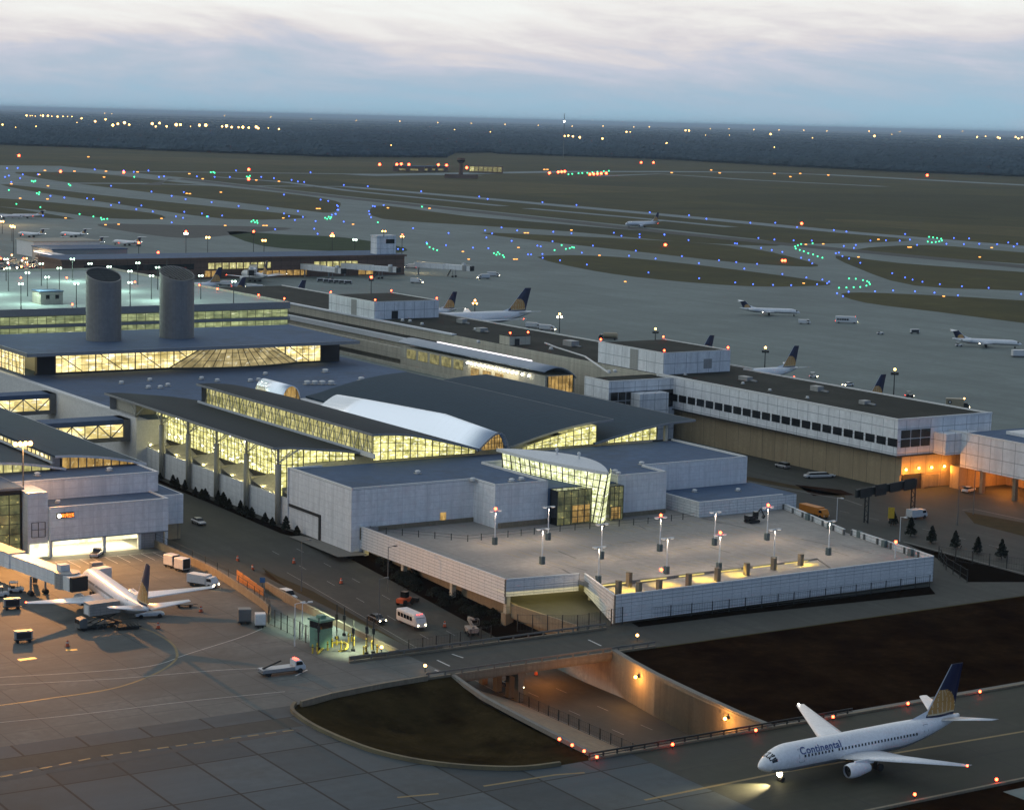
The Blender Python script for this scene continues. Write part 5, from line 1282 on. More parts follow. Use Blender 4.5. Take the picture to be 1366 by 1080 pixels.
# taxiway edge barrier with rail
tb = thing('taxiway_barrier', 'dark post and rail barrier along the near edge of the sunken road and grass', 'barrier', (140.2, -20, 0))
mb = MB(); mb.box(139.9, 140.4, -37, 60, -.02, .3); mb.build('kerb', MAT['tan_concrete'], tb); mb = MB(); mb.bar((140.1, -37, .95), (140.1, 12, .95), .1, .25); mb.bar((140.1, -37, .55), (140.1, 12, .55), .08, .12); mb.build('rail', MAT['steel_dark'], tb)
v = -37
while v < 12.1: MB().box(140.0, 140.2, v - .1, v + .1, .3, 1.0).build('post', MAT['steel_dark'], tb); v += 2.4
kerbline('taxiway_kerb', 'thin concrete kerb along the bottom edge of the taxiway', [(176.2, -60), (176.2, 120)], .5, .35, MAT['tan_concrete'])
# right retaining wall of the sunken road
rw = thing('retaining_wall', 'tall stained concrete retaining wall on the right of the sunken road', 'wall', (110, -2, -6.5))
pts = [(92.5, .4), (100, -1.2), (109, -2.6), (121, -3.8), (133, -4.7), (140.2, -4.9)]
mb = MB(); mb.loft([[(a, b, -6.8), (a, b + .5, -6.8), (a, b + .5, .55 if a < 112 else .35), (a, b, .55 if a < 112 else .35)] for a, b in pts]); mb.build('wall', MAT['tan_concrete'], rw)
mb = MB(); mb.loft([[(a, b - .15, .5), (a, b + .9, .5), (a, b + .9, .75), (a, b - .15, .75)] for a, b in pts]); mb.build('coping', MAT['kerb'], rw)
for i, (a, b, z) in enumerate(((103.5, -2.0, -1.1), (130.6, -4.75, -.75))):
    t = thing('wall_lamp', 'orange lamp on the retaining wall, %s' % ('nearer the bridge' if i == 0 else 'nearer the taxiing airliner'), 'lamp', (a, b, z), group='orange lamps on the retaining wall')
    MB().box(a - .2, a + .2, b - .3, b + .02, z - .15, z + .25).build('housing', MAT['dark_trim'], t); mb = MB(); mb.ball((a, b - .45, z), .27, 8, 5); mb.build('lens', MAT['lamp_orange'], t)
    lamp('POINT', W(a, b - 1.6, z - .2), 1500, (1.0, .42, .09), .25)
lamp('POINT', W(85, -8, -2.2), 1300, (1.0, .34, .08), .4); lamp('POINT', W(98, -9, -1.5), 300, (1.0, .42, .15), .4)
# left retaining wall between the apron lane and the parking lane, tan barrier
kerbline('barrier_wall', 'tan concrete barrier wall along the lower lane beside the gate booth', [GUV(x, y) for x, y in ((355, 789), (400, 812), (460, 840), (530, 872))], .5, lambda t: 1.9 - 1.1 * t, MAT['tan_concrete'])
aw = thing('apron_wall', 'tan apron wall with a thin fence on top, curving in at its far end', 'wall', (0, -35, 0))
pts = [GUV(x, y) for x, y in ((197, 725), (240, 745), (290, 770), (330, 796), (352, 812), (360, 822), (358, 830))]
P = [Vector((a, b, 0)) for a, b in sm(pts, 3)]
rings = []
for i, p in enumerate(P):
    d = (P[min(i + 1, len(P) - 1)] - P[max(i - 1, 0)]).normalized(); n = Vector((-d.y, d.x, 0)) * .2
    rings.append([(p.x - n.x, p.y - n.y, -.1), (p.x + n.x, p.y + n.y, -.1), (p.x + n.x, p.y + n.y, 1.5), (p.x - n.x, p.y - n.y, 1.5)])
mb = MB(); mb.loft(rings); mb.build('wall', MAT['tan_concrete'], aw)
mb = MB()
for a, b in zip(P, P[1:]): mb.bar((a.x, a.y, 2.9), (b.x, b.y, 2.9), .05); mb.bar((a.x, a.y, 2.2), (b.x, b.y, 2.2), .03)
mb.build('rail', MAT['steel_dark'], aw)
for p in P: MB().bar((p.x, p.y, 1.5), (p.x, p.y, 3.0), .09).build('fence_post', MAT['steel_dark'], aw)
ob = thing('orange_hoarding', 'row of orange lit hoarding panels beside the apron wall', 'hoarding', (8, -33, 0))
a, b = GUV(316, 773), GUV(352, 797)
for i in range(4):
    t0, t1 = i / 4, (i + .95) / 4; mb = MB(); mb.bar((lerp(a[0], b[0], t0), lerp(a[1], b[1], t0), 1.0), (lerp(a[0], b[0], t1), lerp(a[1], b[1], t1), 1.0), .12, 2.0 - i * .2); mb.build('panel', MAT['orange_barrier'], ob)
def fence(label, px, h=2.6, step=2.6, base=0.0, mesh=True):
    pts = [GUV(x, y, base) for x, y in px]
    f = thing('wire_fence', label, 'fence', (*pts[0], base))
    rail = MB(); posts = []
    for a, b in zip(pts, pts[1:]):
        L = math.hypot(b[0] - a[0], b[1] - a[1]); k = max(1, round(L / step))
        for zz in (h, h * .5, .15): rail.bar((*a, base + zz), (*b, base + zz), .045)
        for i in range(k): posts.append((lerp(a[0], b[0], i / k), lerp(a[1], b[1], i / k)))
        if mesh:
            m = int(L / .55)
            for i in range(m):
                q = (lerp(a[0], b[0], i / m), lerp(a[1], b[1], i / m)); rail.bar((*q, base + .1), (*q, base + h), .018)
    posts.append(pts[-1]); rail.build('wire_panel', MAT['steel_dark'], f)
    for q in posts: MB().bar((*q, base), (*q, base + h + .15), .13).build('post', MAT['steel_dark'], f)
    return f
fence('wire fence along the edge of the apron leading to the gate booth', [(358, 832), (392, 848), (424, 866)], 3.0)
fence('wire fence in front of the parking deck ramp and along the service road', [(690, 842), (770, 843), (830, 832)], 3.0)
fence('long wire fence at the foot of the louvred screen beside the service road', [(838, 829), (950, 818), (1080, 803), (1240, 782)], 2.2, 4.0)
fence('tall wire fence on the bank right of the parking deck', [(1290, 777), (1262, 760), (1252, 745), (1366, 762)], 2.6, 3.5)
fence('wire fence along the bridge approach behind the bus', [(545, 872), (600, 864), (655, 853)], 2.4)
sf_ = thing('road_fence', 'wire fence between the sunken road and its paved slope', 'fence', (110, -18, -6.3))
mb = MB(); mb.bar((93, -18.3, zr(93) + 2.0), (140, -18.3, zr(140) + 2.0), .06); mb.bar((93, -18.3, zr(93) + 1.1), (140, -18.3, zr(140) + 1.1), .04)
for i in range(90): mb.bar((93 + i * .52, -18.3, -6.3), (93 + i * .52, -18.3, -4.35), .018)
mb.build('wire_panel', MAT['steel_dark'], sf_)
for i in range(17): MB().bar((93 + i * 2.9, -18.3, -6.4), (93 + i * 2.9, -18.3, -4.2), .12).build('post', MAT['steel_dark'], sf_)
# ================================================================ aircraft (local frame: nose at x=0, tail towards +x, ground z=0)
def fus_sections(L, R, z0, nose=5.2, tail=13.0, droop=.62, n=24, ends=.16):
    """list of (x, half width, half height, centre z)"""
    S = []
    for k in range(11):
        t = (k / 10) ** 1.7; x = nose * t; r = max(0, 1 - (1 - t) ** 1.9) ** .64; r = max(r, .05)
        S.append((x, R * r * (.97 if t < 1 else 1), R * r, z0 - droop * (1 - t) ** 1.6))
    m = 14
    for k in range(1, m): S.append((nose + (L - tail - nose) * k / m, R, R, z0))
    for k in range(11):
        t = k / 10; x = L - tail + tail * t; r = 1 - (1 - ends) * t ** 1.55
        S.append((x, R * r, R * r, z0 + R * (1 - r) * .80))
    return S
def at_x(S, x):
    for a, b in zip(S, S[1:]):
        if x <= b[0]: t = (x - a[0]) / (b[0] - a[0]); return tuple(lerp(a[i], b[i], t) for i in range(1, 4))
    return S[-1][1:]
def surf(S, x, z, side, d=.015):
    rw, rh, zc = at_x(S, x); q = max(-.98, min(.98, (z - zc) / rh)); return (x, side * (rw * math.sqrt(1 - q * q) + d), z)
def wing_mesh(st, thick=.11, n=7):
    """stations (y, xLE, chord, z); symmetric airfoil sections"""
    rings = []
    for y, x, c, z in st:
        r = []
        for k in range(2 * n):
            t = k / n
            if k <= n: xx = t; s = 1
            else: xx = 2 - t; s = -.6
            h = thick * 1.9 * (math.sqrt(max(xx, 0)) * (1 - xx) * .75 + .01)
            r.append((x + xx * c, y, z + s * h * c))
        rings.append(r)
    return MB().loft(rings)
def airliner(nm, label, cat, p, loc, rot, group=None, windows=False, title=None):
    L, R, z0 = p['L'], p['R'], p['z']
    A = thing(nm, label, cat, None, loc, rot, group)
    S = fus_sections(L, R, z0, p.get('nose', 5.2), p.get('tail', 13)); n = 24
    def ring(s): return [(s[0], s[1] * math.sin(2 * PI * k / n), s[3] + s[2] * math.cos(2 * PI * k / n)) for k in range(n)]
    mb = MB(); mb.loft([ring(s) for s in S], mfun=lambda i, k: 1 if 8 <= k <= 15 and i > 4 else 0)
    mb.build('fuselage', [MAT['aircraft_white'], MAT['aircraft_grey']], A, smooth=True)
    wy, wx, wc, wz = p['wing']
    for s in (-1, 1):
        mb = wing_mesh([(s * y, x, c, z) for y, x, c, z in zip(wy, wx, wc, wz)], .12); w = mb.build('wing', MAT['aircraft_white'], A, smooth=True)
        mb = MB(); mb.ball((wx[-1] + .5, s * (wy[-1] + .05), wz[-1] + .05), .16, 6, 4); mb.build('wingtip_light', MAT['lamp_red'] if s < 0 else MAT['lamp_white'], w)
        hy, hx, hc, hz = p['stab']
        wing_mesh([(s * hy[0], hx[0], hc[0], hz[0]), (s * hy[1], hx[1], hc[1], hz[1])], .10).build('tailplane', MAT['aircraft_white'], A, smooth=True)
        ex, ey, ez, el, er = p['eng']
        mb = MB(); pr = [(0, .80), (.04, .95), (.18, 1.06), (.5, 1.0), (.8, .78), (1, .62)]; k2 = 16
        mb.loft([[(ex + a * el, s * ey + er * r * math.cos(2 * PI * k / k2), ez + er * r * math.sin(2 * PI * k / k2)) for k in range(k2)] for a, r in pr], caps=False)
        e = mb.build('engine', MAT['aircraft_white'], A, smooth=True)
        mb = MB(); mb.tube((ex + .12 * el, s * ey, ez), (ex + .16 * el, s * ey, ez), er * .93, 16); mb.tube((ex + .9 * el, s * ey, ez), (ex + el * 1.12, s * ey, ez), er * .62, 12, er * .2); mb.tube((ex - .0 * el, s * ey, ez), (ex + .14 * el, s * ey, ez), .05, 8, .3 * er); mb.build('engine_fan', MAT['engine_dark'], e)
        if p.get('rear'): MB().box(ex + .25 * el, ex + .75 * el, min(s * ey, s * R * .5), max(s * ey, s * R * .5), ez - .12, ez + .12).build('pylon', MAT['aircraft_white'], A)
        else:
            mb = MB(); mb.loft([[(ex + .3 * el, s * ey - .12, ez + er * .8), (ex + .3 * el, s * ey + .12, ez + er * .8), (ex + .35 * el, s * ey + .12, ez + er * 1.25), (ex + .35 * el, s * ey - .12, ez + er * 1.25)], [(ex + 1.2 * el, s * ey - .12, ez + er * .5), (ex + 1.2 * el, s * ey + .12, ez + er * .5), (ex + 1.3 * el, s * ey + .12, ez + er * 1.2), (ex + 1.3 * el, s * ey - .12, ez + er * 1.2)]]); mb.build('pylon', MAT['aircraft_white'], A)
    # fin with the gold globe panel
    fx0, fx1, fc0, fc1, fz0, fz1 = p['fin']
    N = 34
    def fp(a, b): z = lerp(fz0, fz1, b); return (lerp(fx0, fx1, b) + a * lerp(fc0, fc1, b), z)
    gc = (lerp(fx0, fx1, .16) + fc0 * .44, fz0 + (fz1 - fz0) * .17); gr = (fz1 - fz0) * .37
    def fm(x, z):
        dx, dz = x - gc[0], z - gc[1]; d = math.hypot(dx, dz)
        if d > gr or z < fz0 + (fz1 - fz0) * .05: return 0
        q = d / gr
        if abs((dx / (gr * math.sqrt(max(.02, 1 - (dz / gr) ** 2)))) * 3.0 % 1 - .5) > .43 or abs(dz / gr * 4 % 1 - .5) > .44: return 2
        return 1
    mb = MB()
    for s in (-1, 1):
        for i in range(N):
            for j in range(N):
                c = [fp(i / N, j / N), fp((i + 1) / N, j / N), fp((i + 1) / N, (j + 1) / N), fp(i / N, (j + 1) / N)]
                th = lambda a, b: .13 * math.sin(PI * min(1, a * 1.1 + .03)) * lerp(fc0, fc1, b) * .45 + .015
                pts = [(q[0], s * th(a, b), q[1]) for q, (a, b) in zip(c, ((i / N, j / N), ((i + 1) / N, j / N), ((i + 1) / N, (j + 1) / N), (i / N, (j + 1) / N)))]
                cx = sum(q[0] for q in c) / 4; cz = sum(q[1] for q in c) / 4
                mb.face(*(pts if s < 0 else pts[::-1]), mi=3 if i == 0 else fm(cx, cz))
    a, b, c, d = fp(0, 1), fp(1, 1), fp(1, 0), fp(0, 0)
    mb.face((a[0], -.02, a[1]), (b[0], -.02, b[1]), (b[0], .02, b[1]), (a[0], .02, a[1]))
    mb.build('fin', [MAT['aircraft_navy'], MAT['aircraft_gold'], MAT['aircraft_line'], MAT['aircraft_white']], A, fix=False)
    mb = MB(); mb.loft([[(fx0 - p.get('dorsal', 4.5), 0, fz0 - .25), (fx0 - p.get('dorsal', 4.5) + .1, .03, fz0 - .4), (fx0 - p.get('dorsal', 4.5) + .1, -.03, fz0 - .4)], [(fx0 + .9, 0, fz0 + 1.25), (fx0 + .9, .2, fz0 - .5), (fx0 + .9, -.2, fz0 - .5)]]); mb.build('dorsal_fin', MAT['aircraft_white'], A)
    # gear
    def gear(x, y, h, r, tw):
        g = MB(); g.tube((x, y, r), (x, y, h), .11, 8); o = g.build('landing_gear', MAT['gear_metal'], A)
        for k in (-1, 1): MB().tube((x, y + k * tw - .15, r), (x, y + k * tw + .15, r), r, 12).build('tyre', MAT['rubber'], o)
        return o
    ng = gear(p['gn'], 0, z0 - R * .6, .38, .28)
    for s in (-1, 1): gear(p['gm'][0], s * p['gm'][1], z0 - R * .5, .55, .45)
    # cockpit glazing and cabin windows
    mb = MB()
    def cw(th0, th1, xa, xb):
        for (x0, x1) in ((xa, xb),):
            pts = []
            for x, th in ((x0, th0), (x0, th1), (x1, th1), (x1, th0)):
                rw, rh, zc = at_x(S, x); pts.append((x - .02, (rw + .02) * math.sin(th), zc + (rh + .02) * math.cos(th)))
            mb.face(*pts)
    q = p.get('nose', 5.2)
    for s in (-1, 1):
        cw(s * .04, s * .50, q * .23, q * .40); cw(s * .54, s * .98, q * .25, q * .42); cw(s * 1.0, s * 1.3, q * .30, q * .44)
    mb.build('cockpit_window', MAT['dark_glass'], A, fix=False)
    if windows:
        for s in (-1, 1):
            for xd, hd in ((q + .55, 1.75), (L - 8.3, 1.7)):
                m_ = MB(); k_ = [surf(S, xd + dx, z0 - .35 + dz * hd, s, .012) for dx, dz in ((0, 0), (.86, 0), (.86, .5), (.86, 1), (0, 1), (0, .5))]
                for a_, b_ in zip(k_, k_[1:] + k_[:1]): m_.bar(a_, b_, .05)
                m_.build('cabin_door', MAT['aircraft_grey'], A)
        zw = z0 + R * .22; x = q + 1.6; w0 = {}
        i = 0
        while x < L - 9.5:
            if not (12.2 < x < 12.7):
                for s in ((-1, 1) if windows == 2 else (-1,)):
                    if s not in w0:
                        m_ = MB(); m_.face(*[surf(S, x + dx, zw + dz, s) for dx, dz in ((-.15, -.18), (.15, -.18), (.15, .18), (-.15, .18))]); w0[s] = m_.build('cabin_window', MAT['dark_glass'], A, fix=False); x_ref = x
                    else:
                        c = w0[s].copy(); COL.objects.link(c); c.location = (x - x_ref, 0, 0)
            x += .62
    if title:
        mb = None
        for s in (-1, 1):
            tw = title[1]
            text_part(title[0], title[2], MAT['title_blue'], A, (lambda x, y, d, s=s: surf(S, (title[1] + x * 1.22) if s < 0 else (title[1] + title[3] - x * 1.22), z0 + R * title[4] + y, s, .02 + (d + .01) * .3)), 'title_lettering', .01, True)
    return A, ng
P737 = dict(L=38.0, R=1.95, z=3.35, wing=((1.2, 6.2, 17.0), (12.6, 16.4, 21.8), (8.4, 4.9, 1.5), (2.3, 2.75, 4.1)), stab=((.5, 7.2), (33.4, 37.2), (4.3, 1.5), (4.6, 5.8)), eng=(11.8, 4.9, 1.62, 4.0, 1.0), fin=(30.9, 36.1, 6.0, 2.3, 4.95, 12.5), gn=4.2, gm=(19.6, 2.86))
P767 = dict(L=54.0, R=2.6, z=4.6, nose=7, tail=18, wing=((1.6, 9, 23.8), (18, 24, 34.5), (12, 7, 2.2), (3.2, 3.9, 6.0)), stab=((.6, 9.3), (46.5, 51.5), (6.5, 2.2), (6.2, 7.4)), eng=(17.5, 8, 2.3, 6, 1.6), fin=(41.5, 50.5, 9.6, 3.4, 6.8, 16.8), gn=6, gm=(26, 4.6), dorsal=4)
PRJ = dict(L=28.5, R=1.16, z=2.35, nose=4.6, tail=8, wing=((.7, 4.0, 10.0), (11.6, 14.0, 17.2), (4.6, 2.9, 1.1), (1.6, 1.8, 2.3)), stab=((.2, 3.7), (26.4, 28.4), (2.6, 1.3), (6.45, 6.5)), eng=(20.6, 2.1, 2.75, 3.8, .72), fin=(22.6, 26.0, 4.4, 2.6, 3.2, 6.5), gn=2.8, gm=(14.6, 2.0), rear=True, dorsal=2.5)
VR = U + PI / 2    # heading of +v
A1, ng = airliner('airliner', 'white airliner with blue title lettering and dark fin taxiing out at the lower right', 'airliner', P737, W(160.7, -23.4, 0), VR + rad(1.3), windows=2, title=('Continental', 6.0, 1.2, 7.6, .36))
# nose landing light
mb = MB(); mb.ball((3.8, -.12, 1.2), .42, 10, 6); mb.build('taxi_light', MAT['lamp_head'], ng)
l = lamp('SPOT', A1.matrix_basis @ Vector((3.4, -.1, 1.3)), 30000, (1, .80, .42), .15, spot=rad(60), blend=.9); aim(l, A1.matrix_basis @ Vector((-7, 0, -1.6)))
airliner('airliner', 'white airliner with a blue fin parked nose in at the jet bridge on the left', 'airliner', dict(P737, L=37.0), W(9.4, -61.0, 0), rad(-62.2), windows=2)
def parked(px, py, zt, P, label, h, dz=0, off=None):
    """an airliner placed by the top of its fin"""
    p = G(px, py, zt); tx = P['fin'][1] + P['fin'][3] * .7
    d = Vector((math.cos(h), math.sin(h), 0)); return (p.x - d.x * tx, p.y - d.y * tx, 0)
first = None
fleet = [((706, 384), 16.8, P767, 'large white airliner with gold and navy fin parked behind the dark concourse roof', VR),
         ((608, 389), 12.5, P737, 'airliner with only its rear and navy fin showing left of the largest parked airliner', VR),
         ((1064, 461), 12.5, P737, 'airliner whose white tail and gold globe fin show behind the east concourse roof', VR),
         ((1180, 499), 12.5, P737, 'airliner mostly hidden, navy fin tip beside the roof lamp at the concourse end', VR),
         ((951, 447), 12.5, P737, 'airliner hidden behind the striped penthouse with only its fin tip showing', VR),
         ((406.8, 373.5), 12.5, P737, 'airliner with gold globe fin parked beyond the right corner of the rooftop car park', VR + rad(4)),
         ((295, 356.5), 12.5, P737, 'airliner half hidden behind the rooftop car park, fin next to the slatted tower', VR + rad(8)),
         ((326.6, 370), 12.5, P737, 'airliner behind the car park edge, between two other parked fins', VR + rad(8))]
protos = {}
for (px, zt, P, lb, h) in fleet:
    loc = parked(*px, zt, P, lb, h); key = id(P)
    if key not in protos: protos[key] = airliner('airliner', lb, 'airliner', P, loc, h, 'airliners parked behind the concourses')[0]
    else: dup(protos[key], loc, h, lb, 'airliners parked behind the concourses')
pr = protos[id(P737)]
p = G(323, 372, 0); dup(pr, (p.x, p.y, 0), VR - rad(95), 'airliner seen from behind, parked nose in at the brick concourse', 'airliners parked behind the concourses')
p = G(834, 303.5, 0); dup(pr, (p.x, p.y, 0), rad(38), 'airliner rolling alone along the runway in the middle distance', 'airliners parked behind the concourses')['group'] = 'airliners on the airfield'
rj = None
for i, (x, y, h, lb) in enumerate(((1067, 422, 172, 'regional jet with a T tail standing on the open apron behind the white bus'), (1363, 465, 172, 'regional jet with a T tail at the right edge of the far apron'),
        (24, 315, -38, 'regional jet farthest left in the back row of the left apron'), (80, 315, -38, 'regional jet on the right of the back row of the left apron'), (48, 326, -38, 'regional jet on the left of the front row of the left apron'), (100, 326, -38, 'regional jet in the middle of the front row of the left apron'), (150, 326, -38, 'regional jet on the right of the front row of the left apron'))):
    p = G(x, y, 0)
    hh = rad(h)
    if i < 2: hh = PI - rad(6) if i == 0 else PI - rad(10)
    if rj is None: rj = airliner('regional_jet', lb, 'regional jet', PRJ, (p.x, p.y, 0), hh, 'regional jets on the aprons')[0]
    else: dup(rj, (p.x, p.y, 0), hh, lb)
for i, (x, y, h) in enumerate(((12, 291, 20), (30, 292, 200))):
    p = G(x, y, 0); dup(rj, (p.x, p.y, 0), rad(h), 'regional jet among the lights at the far left apron edge, %s' % ('left one' if i == 0 else 'right one'))

# ================================================================ vehicles (local: front at +x)
def rrect(x, w, z0, z1, ch): return [(x, -w + ch, z0), (x, w - ch, z0), (x, w, z0 + ch), (x, w, z1 - ch), (x, w - ch, z1), (x, -w + ch, z1), (x, -w, z1 - ch), (x, -w, z0 + ch)]
def wheels(T, xs, w, r, name='wheel'):
    for x in xs:
        for s in (-1, 1):
            MB().tube((x, s * w - .11, r), (x, s * w + .11, r), r, 12).build(name, MAT['rubber'], T)
def lights(T, xf, xb, w, z, on=True, tail=True):
    for s in (-1, 1):
        mb = MB(); mb.ball((xf, s * w, z), .15, 6, 4); mb.build('headlight', MAT['lamp_head'] if on else MAT['white_rail'], T)
        if tail: mb = MB(); mb.ball((xb, s * w, z + .1), .10, 6, 4); mb.build('tail_light', MAT['lamp_tail'] if on else MAT['car_red'], T)
def car(label, mat, loc, rot, kind='car', on=False, L=4.6, cat='car', name='car'):
    T = thing(name, label, cat, None, loc, rot); h = L / 2; w = .88
    secs = [(-h, .72, .45, .80), (-h + .15, w, .30, .92), (-h + .9, w, .26, .95), (0, w, .26, .93), (h - 1.2, w, .26, .90), (h - .3, w * .95, .30, .78), (h, .68, .42, .66)]
    mb = MB(); mb.loft([rrect(x, ww, a, b, .12) for x, ww, a, b in secs]); mb.build('body', mat, T, smooth=False)
    if kind == 'pickup': cabs = [(-.35, .74, .9, .95), (-.2, .72, .9, 1.5), (.35, .72, .9, 1.58), (.7, .72, .9, 1.55), (1.35, .76, .88, .92)]
    elif kind == 'suv': cabs = [(-h + .1, .76, .9, .98), (-h + .35, .74, .9, 1.62), (0, .74, .9, 1.68), (.6, .74, .9, 1.62), (1.2, .78, .88, .92)]
    elif kind == 'limo': cabs = [(-h + .6, .76, .9, .95), (-h + 1.2, .66, .9, 1.42), (0, .68, .9, 1.45), (h - 2.4, .66, .9, 1.42), (h - 1.5, .76, .88, .92)]
    else: cabs = [(-h + .55, .76, .9, .95), (-h + 1.2, .64, .9, 1.38), (-.1, .66, .9, 1.43), (.45, .64, .9, 1.38), (1.15, .76, .88, .92)]
    mb = MB(); mb.loft([rrect(x, ww, a, b, .04) for x, ww, a, b in cabs]); mb.build('cabin_glass', MAT['dark_glass'], T)
    xs = [c for c in cabs]; mb = MB(); mb.loft([rrect(x, ww + .015, b - .04, b + .03, .02) for x, ww, a, b in cabs[1:-1]]); mb.build('roof_panel', mat, T)
    wheels(T, (-h + .85, h - .85), w - .1, .32); lights(T, h - .05, -h + .02, .62, .66, on)
    if kind == 'pickup': MB().box(-h + .12, -.4, -.70, .70, .90, .97).build('cargo_bed', MAT['dark_trim'], T)
    return T
def boxtruck(label, mat_body, mat_cab, loc, rot, L=6.5, H=2.7, on=True, name='truck', cat='truck', bed=True, W_=1.05, z0=.75, cabL=1.8, strip=None):
    T = thing(name, label, cat, None, loc, rot); h = L / 2
    mb = MB(); mb.loft([rrect(h - cabL, W_ * .95, .5, 2.1, .1), rrect(h - cabL * .4, W_ * .95, .5, 2.1, .12), rrect(h - .15, W_ * .9, .45, 1.3, .12), rrect(h, W_ * .85, .5, 1.1, .1)]); mb.build('cab', mat_cab, T)
    mb = MB(); mb.loft([rrect(h - cabL * .9, W_ * .97, 1.3, 1.95, .05), rrect(h - cabL * .42, W_ * .97, 1.3, 1.95, .05), rrect(h - .22, W_ * .88, 1.25, 1.33, .03)]); mb.build('cab_glass', MAT['dark_glass'], T)
    if bed:
        mb = MB(); mb.box(-h, h - cabL - .1, -W_, W_, z0, z0 + H); mb.build('cargo_box', mat_body, T)
        if strip: MB().box(-h + .4, h - cabL - .6, -W_ - .02, -W_ + .01, z0 + H * .35, z0 + H * .75).build('side_panel', strip, T)
    MB().box(-h, h - .3, -W_ * .7, W_ * .7, .42, z0 - .02).build('chassis', MAT['steel_dark'], T)
    wheels(T, (-h + 1.1, h - 1.0), W_ - .12, .42); lights(T, h, -h, W_ * .7, .75, on); return T
def bus(label, mat, loc, rot, L=7.6, H=2.7, on=True, name='bus'):
    T = thing(name, label, 'bus', None, loc, rot); h = L / 2
    mb = MB(); mb.loft([rrect(-h, 1.1, .5, H - .1, .15), rrect(-h + .3, 1.15, .4, H, .2), rrect(h - 1.2, 1.15, .4, H, .2), rrect(h - .5, 1.1, .4, H - .5, .2), rrect(h, 1.0, .45, 1.2, .15)]); mb.build('body', mat, T)
    for s in (-1, 1):
        for k in range(5): MB().box(-h + .6 + k * 1.1, -h + 1.5 + k * 1.1, s * 1.16 - .02, s * 1.16 + .02, 1.4, 2.15).build('window', MAT['dark_glass'], T)
    MB().box(h - .62, h - .44, -.9, .9, 1.35, 2.15).build('windscreen', MAT['dark_glass'], T)
    wheels(T, (-h + 1.4, h - 1.4), 1.02, .42); lights(T, h, -h, .8, .85, on)
    for k in (-1, 0, 1): mb = MB(); mb.ball((h - .95, k * .5, H + .03), .07, 6, 4); mb.build('roof_marker', MAT['lamp_tail'], T)
    return T
def tug(label, loc, rot, mat=None, canopy=True, cat='tug', name='baggage_tug', on=False):
    T = thing(name, label, cat, None, loc, rot)
    mb = MB(); mb.loft([rrect(-1.4, .72, .35, .85, .08), rrect(-.2, .75, .3, .9, .08), rrect(1.0, .75, .3, 1.05, .1), rrect(1.4, .65, .35, .85, .1)]); mb.build('body', mat or MAT['car_white'], T)
    MB().box(-.9, -.2, -.55, .55, .85, 1.15).build('seat', MAT['dark_trim'], T); mb = MB(); mb.box(-1.1, .4, -.72, .72, 1.95, 2.05)
    if canopy:
        mb.build('canopy', mat or MAT['car_white'], T)
        for x in (-1.05, .35):
            for s in (-1, 1): MB().bar((x, s * .66, .9), (x, s * .66, 1.97), .06).build('canopy_post', MAT['steel_dark'], T)
    wheels(T, (-.85, .9), .66, .33); lights(T, 1.42, -1.4, .5, .65, on); return T
def cart(label, loc, rot, mat=None, L=3.0, cover=True, cat='cart', name='baggage_cart'):
    T = thing(name, label, cat, None, loc, rot); h = L / 2
    MB().box(-h, h, -.75, .75, .45, .58).build('bed', MAT['steel_dark'], T)
    if cover:
        mb = MB(); mb.loft([rrect(-h + .05, .74, .6, 2.0, .08), rrect(h - .05, .74, .6, 2.0, .08)]); mb.build('cover', mat or MAT['box_grey'], T)
        MB().box(-h + .3, h - .3, -.78, -.73, .75, 1.8).build('curtain', MAT['dark_trim'], T)
    mb = MB(); mb.bar((h, 0, .5), (h + .9, 0, .4), .08); mb.build('tow_bar', MAT['steel_dark'], T)
    wheels(T, (-h + .5, h - .5), .66, .25); return T
def container(label, loc, rot, mat, L=2.6, H=2.1, W_=1.0):
    T = thing('freight_container', label, 'container', None, loc, rot)
    mb = MB(); mb.loft([rrect(-L / 2, W_, .5, .5 + H, .12), rrect(L / 2, W_, .5, .5 + H, .12)]); mb.build('body', mat, T)
    MB().box(L / 2 - .02, L / 2 + .03, -W_ * .86, W_ * .86, .65, .4 + H).build('door_panel', MAT['dark_trim'], T); MB().box(-L / 2 - .1, L / 2 + .1, -W_ * .9, W_ * .9, .32, .48).build('dolly', MAT['steel_dark'], T)
    wheels(T, (-L / 2 + .5, L / 2 - .5), W_ * .8, .2); return T
RU_ = U            # heading along the road towards the viewer
def g0(x, y, z=0.0):
    return tuple(G(x, y, z))
def on_road(x, y):
    z = 0.0
    for _ in range(6):
        u, v = GUV(x, y, z); z = zr(u)
    p = G(x, y, z); return (p.x, p.y, z + .02)
# on the terminal road
car('small pale car driving down the road below the tall arrivals hall wall', MAT['car_silver'], on_road(265, 699), RU_)
car('white topped car parked on the lower lane beside the tan barrier wall', MAT['car_white'], g0(384, 798), RU_ + .05, 'suv')
car('black car with headlights on, just ahead of the white shuttle bus', MAT['car_black'], on_road(503, 829), RU_, on=True)
b_ = bus('white shuttle bus with bright headlights driving towards the underpass', MAT['car_white'], on_road(549, 834), RU_)
car('car with headlights lit under the service bridge in the shade', MAT['car_black'], on_road(684, 918), RU_, on=True)
# right hand lot and road
car('grey car parked alone against the tan concourse wall', MAT['car_silver'], g0(1044, 624), RU_ + PI, 'suv')
car('long white limousine parked below the tan concourse wall', MAT['car_white'], g0(1093, 637), VR - .25, 'limo', L=8.4, cat='limousine', name='limousine')
boxtruck('orange truck passing behind the parking deck screen', MAT['truck_orange'], MAT['truck_orange'], g0(1086, 688), RU_, L=8.5, H=1.6, on=False)
boxtruck('white van beside the right leg of the sign gantry', MAT['car_white'], MAT['car_white'], g0(1223, 691), VR, L=5.0, H=1.7, on=False, name='van', cat='van', z0=.5)
car('white car stopped in the orange lit loading court', MAT['car_white'], g0(1292, 656), VR + .3)
